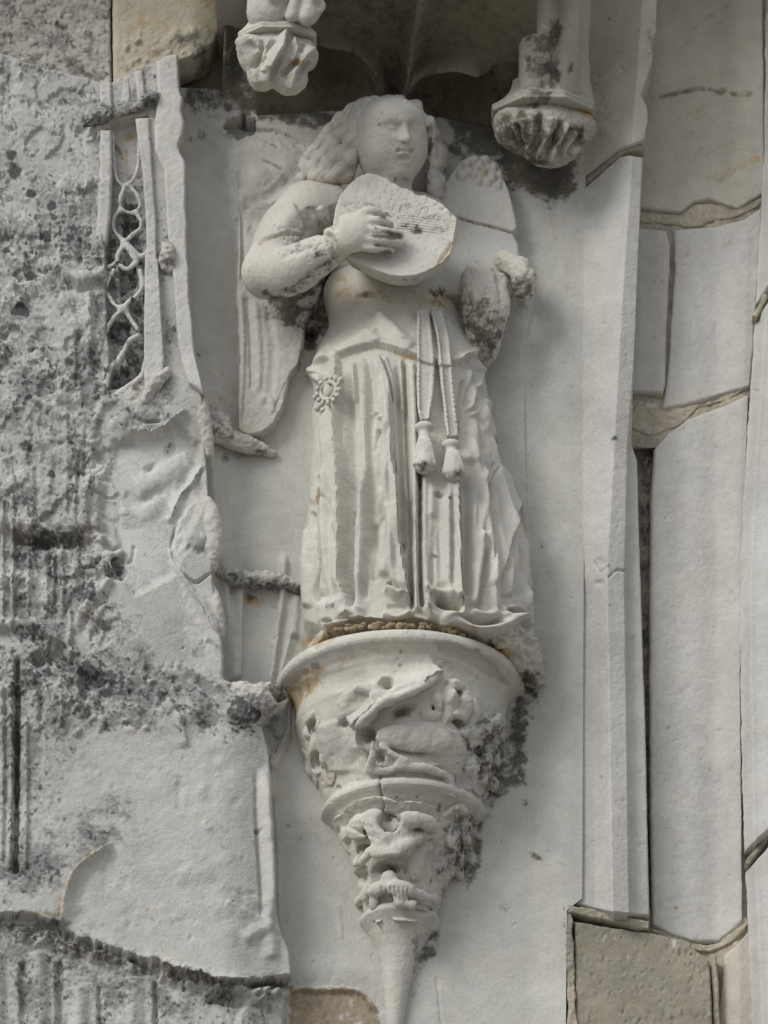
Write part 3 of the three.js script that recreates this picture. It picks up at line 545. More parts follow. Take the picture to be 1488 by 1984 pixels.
{
  const SB = new Stain(930, -80, 1240, 350);
  SB.sootShade.poly([[1020, 60], [1060, 60], [1060, 200], [1020, 215]], 0.52, { soft: 10, wob: 8 }); SB.sootShade.poly([[1064, 36], [1095, 36], [1085, 160], [1062, 190]], 0.58, { soft: 9, wob: 8 });
  SB.sootShade.poly([[960, 225], [1050, 212], [1062, 262], [1050, 318], [985, 300], [958, 250]], 0.6, { soft: 14, wob: 10 }); SB.sootShade.blob(1074, 262, 30, 44, 0.6); SB.sootShade.blob(1120, 265, 26, 30, 0.5); SB.sootShade.blob(1110, 250, 30, 16, 0.42, { rot: -0.6 }); SB.sootShade.line([[1020, 310], [1075, 318]], { w: 9, h: 0.5 });
  SB.ochre.blob(1135, 222, 28, 16, 0.9, { rot: 0.5 }); SB.brown.blob(1060, 285, 40, 26, 0.3); SB.white.blob(1070, 205, 46, 14, 0.6); SB.white.blob(1060, 52, 26, 9, 0.7); SB.sootShade.blob(1105, 135, 12, 26, 0.5);
  const col = tint([0.40, 0.385, 0.33], SB, { speck: 0.3 });
  const { loc, leaf } = boss(1052, 252, 0.12, 1.2, {
    col, col2: col, label: 'grimy dark leaf boss hanging against the jamb moulding',
    ras: (() => { const R = new Ras(930, 190, 1190, 350); for (const [a, b, c, d, e, f] of [[1049, 212, 1042, 262, 1030, 304], [1092, 232, 1068, 282, 1052, 314], [1108, 244, 1090, 280, 1080, 306], [1124, 258, 1106, 284, 1096, 300], [1000, 236, 1010, 270, 1022, 300], [984, 244, 996, 272, 1010, 296]]) R.line([[a, b], [c, d], [e, f]], { w: 8, h: -14, p: 'sharp', taper: 0.18 }); for (const [a, b, c, d, e, f] of [[1030, 222, 1034, 262, 1024, 302], [1072, 226, 1058, 270, 1042, 310], [1100, 238, 1080, 284, 1066, 316], [1118, 254, 1098, 288, 1088, 308], [1012, 228, 1018, 262, 1022, 292], [966, 246, 990, 282, 1012, 306], [1136, 262, 1120, 284, 1104, 300]]) R.line([[a, b], [c, d], [e, f]], { w: 11, h: 11, p: 'sharp', taper: 0.1 }); return R; })(),
    body: [[-0.004, 0.0, 0, 0.076, 0.042, 0.056], [-0.046, 0.012, 0.006, 0.036, 0.028, 0.036], [0.052, 0.004, 0.0, 0.036, 0.028, 0.034], [0.012, -0.034, 0.01, 0.044, 0.026, 0.036]], lobes: [], cuts: [],
    lip: [0.030, 0.085, 0.050, 0.086]
  });
  const S = [cap(loc(-0.012, 0.05, 0.0), loc(-0.01, 0.30, -0.01), 0.034, 0.034, 0.02), cap(loc(0.034, 0.05, -0.01), loc(0.044, 0.30, -0.02), 0.03, 0.028, 0.014), cap(loc(0.07, 0.035, -0.02), loc(0.06, 0.1, -0.04), 0.020, 0.020, 0.02), cap(loc(0.058, 0.1, -0.04), loc(0.068, 0.3, -0.05), 0.02, 0.022, 0.02), cut(cap(loc(0.02, 0.07, 0.05), loc(0.025, 0.30, 0.045), 0.011, 0.011, 0.005)), cut(ell(loc(0.045, 0.1, 0.03), [0.009, 0.022, 0.02], 0.006))];
  part('stem', solid({ list: S, lo: loc(0.02, 0.17, -0.02).map((x, i) => x - [0.12, 0.18, 0.18][i]), hi: loc(0.02, 0.17, -0.02).map((x, i) => x + [0.12, 0.26, 0.18][i]), cell: 0.0028, col, rough: 1.1, seed: 18 }), leaf);
}

// ---- right: moulded jamb
const SR = new Stain(1080, -70, 1560, 2060);
const HR = new Ras(1080, -70, 1560, 2060);
{
  SR.lichShade.blob(1190, 850, 14, 12, 0.95); SR.ochre.poly([[1140, 120], [1200, 140], [1210, 260], [1150, 280]], 0.42, { soft: 24, wob: 14 }); SR.ochre.poly([[1255, 0], [1290, 60], [1290, 200], [1250, 260]], 0.35, { soft: 22, wob: 12 });
  SR.brown.poly([[1250, 60], [1275, 60], [1280, 200], [1250, 210]], 0.3, { soft: 16, wob: 8 }); SR.ochre.line([[1108, 480], [1108, 640], [1110, 760]], { w: 12, h: 0.5, wob: 5 });
  for (const [x, y, a, b, q] of [[1270, 545, 7, 5, .9], [1282, 547, 4, 3, .8], [1310, 1758, 8, 7, 1.1], [1366, 1152, 4, 3, .9], [1355, 1450, 14, 14, .4], [1404, 882, 4, 4, .7], [1165, 1505, 8, 7, .6], [1168, 1528, 6, 12, .5]]) SR.ochre.blob(x, y, a, b, q, { rot: 0.6 }), SR.brown.blob(x, y, a * 0.7, b * 0.6, q);
  for (let i = 0, r = rng(31); i < 90; i++) { const x = 1110 + r() * 370, y = r() * 1760, s = 2 + r() * 4; HR.blob(x, y, s * (1 + 1.5 * r()), s, -0.7 - 1.6 * r(), { rot: r() * 3 }); if (r() < 0.4) SR.brown.blob(x, y, s * 1.5, s, 0.55, { rot: r() * 3 }); }
  const r2 = rng(8); for (let i = 0; i < 26; i++) { const x = 1290 + r2() * 170, y = 20 + r2() * 400; SR.ochre.line([[x, y], [x + 40 + 40 * r2(), y - 14 - 22 * r2()]], { w: 4 + 4 * r2(), h: 0.38, wob: 3 }); }
  SR.ochre.line([[1310, 500], [1380, 480], [1450, 470]], { w: 14, h: 0.35 }); SR.ochre.line([[1380, 350], [1440, 320], [1480, 300]], { w: 16, h: 0.5 });
}
const jRidge = slut([[-70, 1249], [0, 1245], [300, 1224], [600, 1204], [900, 1188], [1110, 1176], [1400, 1180], [1790, 1187]]);
const jEdge = slut([[-70, 1278], [0, 1275], [60, 1272], [100, 1262], [128, 1270], [180, 1246], [215, 1258], [290, 1248], [500, 1238], [690, 1230], [860, 1216], [1000, 1213], [1110, 1210], [1400, 1214], [1790, 1219]]);
const zJamb = (u, v) => {
  const r = jRidge(v), e = jEdge(v), l = 1112 + 40 * sstep(1000, 1300, v), amp = mix(0.085, 0.06, sstep(300, 1200, v));
  if (u <= r) { const t = clamp((u - l) / (r - l)); return 0.016 + (amp - 0.016) * (0.22 * t + 0.78 * Math.pow(t, 1.6)); }
  const t = (u - r) / (e - r);
  if (t < 1) return amp - 0.010 * t - 0.0;
  return amp - 0.010 - 0.020 * sstep(0, 0.12, t - 1) - 0.006 * clamp(t - 1, 0, 3);
};
const jamb = thing('moulded_jamb', 'tall pale moulded stone jamb with a sharp arris, right of the niche', 'jamb', at(1190, 1780, 0));
const colJ = tint([0.505, 0.492, 0.455], SR, { speck: 0.7 });
const hR = (u, v) => HR.get(u, v);
HR.line([[1150, 1085], [1162, 1108], [1178, 1096], [1190, 1110]], { w: 3, h: -4, wob: 1 }); HR.line([[1178, 1120], [1195, 1105], [1212, 1108]], { w: 3, h: -4 }); HR.blob(1165, 1090, 18, 14, -3); HR.line([[1150, 1130], [1170, 1128]], { w: 7, h: -3 });
part('stone', slab({ top: [[1096, -68], [1278, -68]], bottom: [[1096, 368], [1160, 318], [1195, 292], [1249, 272]], left: [[1096, -68], [1096, 368]], right: [[1278, -68], [1275, 0], [1274, 60], [1262, 84], [1270, 104], [1256, 150], [1244, 184], [1256, 206], [1258, 235], [1249, 272]], z: zJamb, h: hR, col: tint([0.50, 0.48, 0.41], SR, { speck: 0.6, warm: 0.3 }), skirt: 95, edge: 5, rough: 0.55, wob: 0.8, seed: 41 }), jamb);
part('stone', slab({ top: [[1098, 396], [1160, 338], [1200, 303], [1218, 300], [1247, 304]], bottom: [[1100, 1746], [1180, 1768], [1258, 1774]], left: [[1098, 396], [1100, 700], [1100, 1746]], right: [[1247, 304], [1243, 420], [1237, 560], [1231, 690], [1224, 860], [1235, 890], [1238, 1000], [1244, 1200], [1251, 1400], [1255, 1600], [1259, 1774]], z: zJamb, h: hR, col: colJ, skirt: 95, edge: 4, rough: 0.7, wob: 0.7, seed: 43 }), jamb);
// rough brown mortar in the joints
const mortarCol = tint([0.36, 0.32, 0.25], null, { speck: 2, vary: 3, lichShade: 0.12 });
const mortar = (parent, pts, w, z, label, skirt = 60) => {
  const c = curve(pts, 6), L = [], R = [];
  for (let i = 0; i < c.length; i++) { const a = c[Math.max(0, i - 1)], b = c[Math.min(c.length - 1, i + 1)], dx = b[0] - a[0], dy = b[1] - a[1], l = Math.hypot(dx, dy) || 1, f = (typeof w === 'function' ? w(i / (c.length - 1)) : w) / 2 * (0.8 + 0.7 * fbm(c[i][0] * 0.03, c[i][1] * 0.03, 1, 3)); L.push([c[i][0] + dy / l * f, c[i][1] - dx / l * f]); R.push([c[i][0] - dy / l * f, c[i][1] + dx / l * f]); }
  return part('mortar_joint', slab({ top: L, bottom: R, left: [L[0], R[0]], right: [L[L.length - 1], R[R.length - 1]], z, wob: 1.2, step: 2, h: () => 0, col: mortarCol, rough: 2.6, skirt, edge: 3, edges: [1, 0, 1, 0], seed: pts[0][0] }), parent, roughMat, label);
};
mortar(jamb, [[1113, 372], [1155, 334], [1195, 302], [1222, 286], [1248, 286]], 16, (u, v) => zJamb(u, v) - 0.009);

// ---- right: ashlar wall beyond the jamb
const ash = thing('ashlar_wall', 'curved pale ashlar wall with brown mortar joints at the right of the jamb', 'wall', at(1370, 1980, 0));
const zAsh = (u, v) => { const wav = 0.0016 * Math.sin(u * 0.085) + 0.0012 * Math.sin(u * 0.043 + 1) + 0.004 * fbm(u * 0.006, v * 0.003, 7, 2); const e = 1452 - 18 * sstep(300, 1100, v); return wav - 0.010 - 0.016 * Math.sin(Math.PI * clamp((u - 1240) / (e - 1240))) + 0.03 * sstep(1385, e, u) * 0.5; };
const colA = tint([0.46, 0.445, 0.40], SR, { speck: 0.6, warm: 0.2 }), colA2 = tint([0.475, 0.46, 0.425], SR, { speck: 0.7 });
const crack = new Ras(1230, -70, 1560, 2060);
HR.line([[1272, 189], [1310, 181], [1345, 172], [1370, 172]], { w: 5, h: -9, wob: 1.5 }); HR.blob(1395, 179, 17, 8, -12, { rot: -0.3 }); HR.blob(1420, 184, 10, 6, -8); HR.blob(1452, 183, 12, 7, -9, { rot: 0.2 });
SR.brown.line([[1272, 189], [1345, 174], [1420, 182], [1460, 184]], { w: 8, h: 0.55, wob: 5 });
HR.line([[1388, 360], [1400, 350], [1420, 335], [1440, 300]], { w: 3, h: -3 });
HR.line([[1345, 610], [1338, 650], [1342, 690]], { w: 3, h: -1.5 }); HR.line([[1386, 620], [1388, 680]], { w: 3, h: -1.5 });
part('stone', slab({ top: [[1240, -68], [1470, -68]], bottom: [[1236, 402], [1275, 408], [1320, 412], [1345, 392], [1375, 386], [1405, 398], [1430, 404], [1482, 372]], left: [[1240, -68], [1236, 402]], right: [[1478, -68], [1482, 372]], z: zAsh, h: hR, col: tint([0.43, 0.412, 0.355], SR, { speck: 0.5, warm: 0.45 }), skirt: 60, edge: 5, rough: 0.6, seed: 51 }), ash);
part('stone', slab({ top: [[1234, 440], [1292, 446]], bottom: [[1220, 757], [1284, 762]], left: [[1234, 440], [1228, 600], [1220, 757]], right: [[1292, 446], [1299, 470], [1299, 520], [1294, 600], [1290, 680], [1290, 740], [1284, 762]], z: (u, v) => zAsh(u, v) + 0.006 + 0.008 * sstep(1250, 1295, u), h: hR, col: colA, skirt: 60, edge: 5, rough: 0.8, seed: 52 }), ash);
part('stone', slab({ top: [[1304, 444], [1380, 438], [1440, 424], [1478, 398]], bottom: [[1284, 792], [1320, 786], [1352, 778], [1400, 762], [1448, 748]], left: [[1306, 444], [1308, 520], [1302, 600], [1296, 700], [1284, 792]], right: [[1478, 398], [1466, 600], [1454, 748]], z: zAsh, h: hR, col: colA2, skirt: 60, edge: 6, rough: 0.8, seed: 53 }), ash);
part('stone', slab({ top: [[1268, 868], [1296, 838], [1330, 810], [1385, 790], [1450, 762]], bottom: [[1264, 1792], [1300, 1812], [1340, 1824], [1390, 1826], [1438, 1788]], left: [[1268, 868], [1261, 960], [1259, 1200], [1260, 1500], [1264, 1792]], right: [[1450, 762], [1442, 1000], [1434, 1300], [1436, 1500], [1438, 1788]], z: (u, v) => zAsh(u, v) + 0.002, h: hR, col: colA2, skirt: 110, edge: 9, edges: [0.5, 0, 1, 1], rough: 0.8, seed: 54 }), ash);
part('stone', slab({ top: [[1402, 1850], [1436, 1822], [1462, 1790]], bottom: [[1390, 2052], [1470, 2052]], left: [[1402, 1850], [1392, 1960], [1390, 2052]], right: [[1462, 1790], [1470, 2052]], z: zAsh, h: hR, col: tint([0.49, 0.455, 0.40], SR, { warm: 0.4 }), skirt: 60, edge: 5, rough: 0.6, seed: 55 }), ash);
{ // the block of coarse shelly stone let in below the jamb
  const H = new Ras(1090, 1740, 1420, 2060), r = rng(12); for (let i = 0; i < 240; i++) { const x = 1100 + r() * 290, y = 1780 + r() * 270, s = 2 + 4.5 * r(); H.blob(x, y, s * (1 + 1.6 * r()), s, (r() < 0.6 ? -1 : 1) * (1 + 2 * r()), { rot: 1.2 + r() }); }
  const S = new Stain(1090, 1740, 1420, 2060); for (let i = 0; i < 80; i++) { const x = 1110 + r() * 280, y = 1790 + r() * 250, s = 4 + 8 * r(); (r() < 0.5 ? S.white : r() < 0.6 ? S.brown : S.ochre).blob(x, y, s * 1.8, s, 0.4, { rot: 1.2 + r() }); }
  part('stone', slab({ top: [[1112, 1784], [1180, 1796], [1260, 1806], [1330, 1822], [1374, 1862]], bottom: [[1118, 2052], [1384, 2052]], left: [[1112, 1784], [1114, 1900], [1118, 2052]], right: [[1374, 1862], [1380, 1950], [1384, 2052]], z: 0.014, h: (u, v) => H.get(u, v), col: tint([0.285, 0.262, 0.205], S, { speck: 1.2, vary: 1.5 }), skirt: 60, edge: 5, rough: 0.8, wob: 1.5, seed: 61 }), ash, roughMat, 'coarse greenish grey shelly block let in below the jamb');
}
// mortar bed behind and between the stones
{
  const S = new Stain(1080, -70, 1560, 2060), H = new Ras(1080, -70, 1560, 2060), r = rng(99);
  for (let i = 0; i < 60; i++) { const y = 880 + r() * 900; H.blob(1254 + r() * 8, y, 3 + 3 * r(), 4 + 8 * r(), 6 + 8 * r()); }
  for (const y of [905, 985, 1030, 1090, 1270, 1480, 1560]) H.blob(1250, y, 12, 22, 13, { wob: 0.3 });
  S.sootShade.poly([[1240, 880], [1268, 880], [1268, 1790], [1240, 1790]], 0.28, { soft: 4, wob: 4 });  // shade of the slit beside the jamb, laid into the colour
  S.white.poly([[1226, 775], [1280, 775], [1270, 830], [1228, 830]], 0.5, { soft: 8, wob: 6 });
  part('mortar_bed', slab({ ...quad([1215, -68], [1560, -68], [1060, 2055], [1560, 2055]), z: (u, v) => u < 1276 && v > 870 && v < 1770 ? -0.055 : zAsh(u, v) - 0.010, wob: 0, h: (u, v) => H.get(u, v), col: tint([0.34, 0.30, 0.235], S, { speck: 2, vary: 3, lichShade: 0.1 }), rough: 2.6, seed: 71 }), ash, roughMat, 'rough brown mortar between the stones');
}
mortar(ash, [[1102, 1760], [1180, 1776], [1240, 1790], [1258, 1792]], 22, 0.022);
mortar(ash, [[1098, 1754], [1104, 1860], [1112, 2052]], 21, 0.020);
mortar(ash, [[1264, 1802], [1310, 1818], [1350, 1834], [1385, 1834], [1430, 1802], [1448, 1782]], t => 10 + 14 * t, u => zAsh(u, 1800) - 0.003);
mortar(ash, [[1382, 1850], [1388, 1950], [1392, 2052]], 16, 0.004);
mortar(ash, [[1236, 420], [1290, 424], [1330, 424], [1370, 412], [1420, 414], [1482, 384]], t => 26 + 22 * Math.exp(-Math.pow((t - 0.5) / 0.2, 2)) - 12 * t, u => zAsh(u, 420) - 0.006);
mortar(ash, [[1225, 800], [1260, 815], [1300, 808], [1350, 785], [1400, 770], [1452, 744]], t => 62 * Math.exp(-Math.pow((t - 0.12) / 0.3, 2)) + 12, u => zAsh(u, 800) - 0.007);

// ---- far right: the edge of the next moulding
const rib = thing('moulded_rib', 'narrow pale upright moulding with chipped joints along the picture edge, right of the ashlar', 'moulding', at(1470, 1980, 0));
const zRib = (u, v) => { const l = slut([[-70, 1488], [300, 1482], [600, 1466], [900, 1446], [1100, 1436], [1300, 1436], [1600, 1442], [2050, 1462]])(v); return 0.012 + 0.050 * sstep(l - 3, l + 22, u) + 0.012 * sstep(l + 22, l + 60, u); };
const ribL = v => slut([[-70, 1488], [300, 1482], [600, 1466], [900, 1446], [1100, 1436], [1300, 1436], [1600, 1442], [2050, 1462]])(v);
const ribEdge = (a, b) => { const o = []; for (let v = a; v < b; v += 30) o.push([ribL(v) - 3, v]); o.push([ribL(b) - 3, b]); return o; };
const colRib = tint([0.51, 0.50, 0.465], SR, { speck: 0.6 });
for (const [a, b, k, chip] of [[-68, 590, 0, 60], [612, 1652, 1, 60], [1676, 2050, 3, 0]])
  part('stone', slab({ top: [[ribL(a) - 3, a + (k ? 14 : 0)], [1505, a - (k ? 55 : 0)], [1560, a - (k ? 62 : 0)]], bottom: [[ribL(b) - 3, b], [1505, b - chip], [1560, b - chip]], left: ribEdge(a + (k ? 14 : 0), b), right: [[1560, a - (k ? 62 : 0)], [1560, b - chip]], z: zRib, h: hR, col: colRib, skirt: 90, edge: 4, rough: 0.5, seed: 81 + k }), rib);
mortar(rib, [[1462, 612], [1478, 586], [1496, 552], [1560, 520]], 14, 0.04);
mortar(rib, [[1448, 1672], [1470, 1644], [1495, 1612], [1560, 1596]], 15, 0.04);
// ---------------------------------------------------------------- left: the weathered carved pilaster and the masonry over it
const SL = new Stain(-80, -80, 620, 2070), HL = new Ras(-80, -80, 620, 2070);
const pil = thing('carved_pilaster', 'lichen spotted weathered pilaster with broken tracery and white fillet, left of the angel', 'pilaster', at(200, 2040, 0.1));
{
  // lichen: nearly everywhere, except on the fresh breaks, the fillet and the lower panel
  SL.lichShade.poly([[-80, 90], [345, 90], [300, 300], [330, 700], [380, 800], [215, 830], [170, 960], [200, 1150], [330, 1270], [420, 1310], [545, 1340], [560, 1440], [420, 1450], [300, 1400], [180, 1440], [120, 1560], [230, 1620], [120, 1720], [-80, 1760]], 0.455, { soft: 26, wob: 16 });
  SL.lichShade.poly([[-80, 1740], [115, 1770], [290, 1850], [440, 1895], [570, 1880], [570, 2070], [-80, 2070]], 0.47, { soft: 14, wob: 10 });
  for (const [x, y, a, b, q] of [[60, 480, 110, 90, .1], [130, 420, 70, 80, .12], [90, 700, 120, 70, .1], [170, 760, 50, 90, .16], [180, 470, 60, 40, .14], [30, 640, 60, 50, .12], [140, 1060, 110, 70, .16], [120, 1330, 130, 70, .14], [70, 1120, 60, 90, .08], [260, 1310, 110, 50, .12], [300, 1370, 80, 40, .1], [500, 1400, 60, 50, .1], [260, 640, 50, 110, .2], [250, 450, 40, 80, .18], [300, 830, 80, 34, .3], [330, 1430, 40, 40, .1], [60, 1690, 80, 60, .14], [40, 1500, 40, 190, .14], [210, 1120, 50, 70, .2], [60, 1200, 60, 60, .12]]) SL.lichShade.blob(x, y, a, b, q, { p: 'flat', wob: 0.3 });
  for (const [x, y, a, b, q] of [[60, 240, 90, 120, -.13], [140, 290, 60, 60, -.08], [250, 260, 60, 60, -.22], [120, 620, 70, 60, -.1], [75, 880, 60, 70, -.08], [290, 950, 110, 120, -.5], [340, 1180, 80, 130, -.42], [120, 960, 60, 60, -.06]]) SL.lichShade.blob(x, y, a, b, q, { p: 'flat', wob: 0.3 });
  for (const [x, y, a, b, q] of [[335, 870, 17, 20, .75], [293, 902, 17, 11, .7], [360, 945, 18, 40, .6], [385, 1072, 22, 12, .7], [350, 1155, 15, 18, .65], [385, 1255, 18, 26, .45], [190, 940, 26, 26, .55], [205, 985, 24, 22, .4], [222, 1100, 26, 30, .55], [165, 1150, 26, 26, .5], [300, 1020, 10, 10, .45], [430, 1620, 22, 26, .36], [440, 1750, 60, 40, .26], [220, 1590, 80, 60, .26], [350, 1500, 60, 50, .16], [230, 1560, 40, 34, .22], [335, 640, 18, 46, .5], [322, 470, 12, 30, .6], [345, 215, 14, 16, .5], [100, 400, 10, 9, .9], [88, 460, 12, 12, .9], [60, 530, 12, 10, .9], [40, 600, 20, 14, .8], [150, 730, 12, 10, .9], [100, 920, 9, 9, .9], [50, 865, 14, 10, .8], [20, 300, 12, 12, .7], [95, 125, 14, 10, .6], [60, 375, 12, 10, .7], [28, 330, 14, 20, .7], [120, 195, 12, 8, .6]]) SL.lichShade.blob(x, y, a, b, q, { p: 'flat', wob: 0.3 });
  for (const P of [[[238, 380], [270, 385], [262, 414], [240, 412]], [[234, 416], [270, 416], [268, 460], [240, 475]], [[226, 500], [264, 496], [270, 545], [232, 565]], [[208, 605], [252, 612], [252, 660], [204, 656]], [[204, 715], [250, 690], [276, 660], [280, 720], [240, 765], [205, 765]], [[255, 470], [272, 450], [276, 500], [262, 500]], [[250, 590], [276, 550], [278, 640], [262, 630]], [[212, 520], [230, 525], [222, 590], [205, 570]], [[206, 440], [222, 440], [226, 500], [206, 510]]]) SL.lichShade.poly(P, 0.24, { soft: 5, wob: 4 });  // shade of the openings behind the tracery, put into the colour
  for (const [x, y, a, b, q] of [[60, 985, 70, 40, .26], [150, 960, 40, 50, .24], [110, 1040, 90, 34, .34], [30, 1080, 50, 40, .2], [120, 1150, 40, 60, .22], [60, 1240, 60, 50, .26], [40, 1310, 60, 40, .26], [150, 1290, 60, 40, .26], [230, 1330, 70, 44, .24], [200, 1395, 60, 40, .2], [320, 1345, 60, 36, .24], [400, 1390, 50, 40, .26], [440, 1430, 40, 30, .2], [110, 1410, 50, 40, .24], [70, 1690, 60, 50, .24], [30, 1790, 60, 30, .3], [120, 1860, 40, 80, .26], [50, 1900, 40, 90, .22], [230, 1900, 26, 70, .26], [320, 1930, 40, 60, .2], [430, 1925, 50, 26, .3], [200, 1960, 20, 60, .3], [370, 1880, 60, 24, .3], [130, 500, 90, 70, .12], [80, 330, 60, 50, .1], [160, 640, 50, 90, .14], [60, 760, 70, 50, .16], [150, 850, 40, 70, .18]]) SL.lichShade.blob(x, y, a, b, q, { p: 'ridge', wob: 0.4 });
  for (const [x, y, a, b, q] of [[300, 1480, 90, 40, .2], [420, 1560, 60, 60, .2], [180, 1500, 60, 50, .24], [350, 1640, 80, 40, .18], [300, 1775, 90, 30, .14], [470, 1830, 40, 30, .26]]) SL.lichShade.blob(x, y, a, b, q, { p: 'ridge', wob: 0.4 });
  SL.white.poly([[215, 860], [360, 800], [400, 950], [330, 1120], [270, 1150], [200, 1000]], 0.62, { soft: 24, wob: 12 }); SL.white.poly([[330, 1130], [420, 1130], [428, 1290], [350, 1240]], 0.5, { soft: 20, wob: 10 });
  SL.sootShade.poly([[-20, 1765], [118, 1785], [140, 1815], [295, 1862], [440, 1900], [560, 1890], [560, 1905], [430, 1912], [280, 1880], [120, 1830], [-20, 1780]], 0.55, { soft: 7, wob: 6 });
  SL.sootShade.poly([[26, 1290], [40, 1290], [38, 1690], [26, 1690]], 0.5, { soft: 4, wob: 5 });  // darkens the long upright groove
  SL.ochre.line([[198, 1645], [150, 1682], [124, 1730], [114, 1790]], { w: 12, h: 0.6 }); SL.ochre.blob(248, 252, 24, 16, 1.0, {}); SL.ochre.blob(208, 250, 12, 12, 0.9); SL.ochre.blob(285, 225, 10, 14, 0.9); SL.ochre.line([[243, 270], [246, 340]], { w: 7, h: 0.8 }); SL.ochre.blob(250, 440, 12, 16, 0.6); SL.ochre.blob(250, 555, 20, 14, 0.5); SL.ochre.blob(170, 1190, 14, 30, 0.8); SL.ochre.blob(230, 845, 22, 10, 0.5); SL.ochre.blob(90, 1770, 30, 8, 0.6); SL.ochre.blob(285, 1760, 6, 5, 0.9); SL.brown.blob(345, 1450, 200, 60, 0.15);
  SL.brown.poly([[-80, 560], [210, 560], [210, 1240], [-80, 1280]], 0.24, { soft: 40, wob: 20 }); SL.brown.poly([[-80, 1240], [400, 1290], [420, 1420], [120, 1430], [-80, 1500]], 0.26, { soft: 30, wob: 20 }); SL.brown.poly([[-80, 1800], [560, 1900], [560, 2070], [-80, 2070]], 0.26, { soft: 20, wob: 14 });
  for (let i = 0, r = rng(717); i < 150; i++) { const x = -60 + r() * 270, y = 120 + r() * 1200, s = 4 + 16 * r() * r(); SL.lichShade.blob(x, y, s * (1 + 0.6 * r()), s, 0.12 + 0.34 * r() * r(), { rot: r() * 3, wob: 0.4 }); }
  for (let i = 0, r = rng(718); i < 60; i++) { const x = 0 + r() * 540, y = 1260 + r() * 160, s = 5 + 14 * r(); SL.lichShade.blob(x, y, s * (1 + 0.6 * r()), s, 0.1 + 0.25 * r(), { rot: r() * 3, wob: 0.4 }); SL.sootShade.blob(x + 30 * r(), y + 20, s * 0.6, s * 0.5, 0.45 * r(), {}); }
  SL.brown.poly([[130, 380], [215, 400], [215, 560], [150, 500]], 0.36, { soft: 20, wob: 12 }); SL.brown.poly([[20, 1020], [190, 1010], [170, 1070], [30, 1060]], 0.4, { soft: 12, wob: 9 });
}
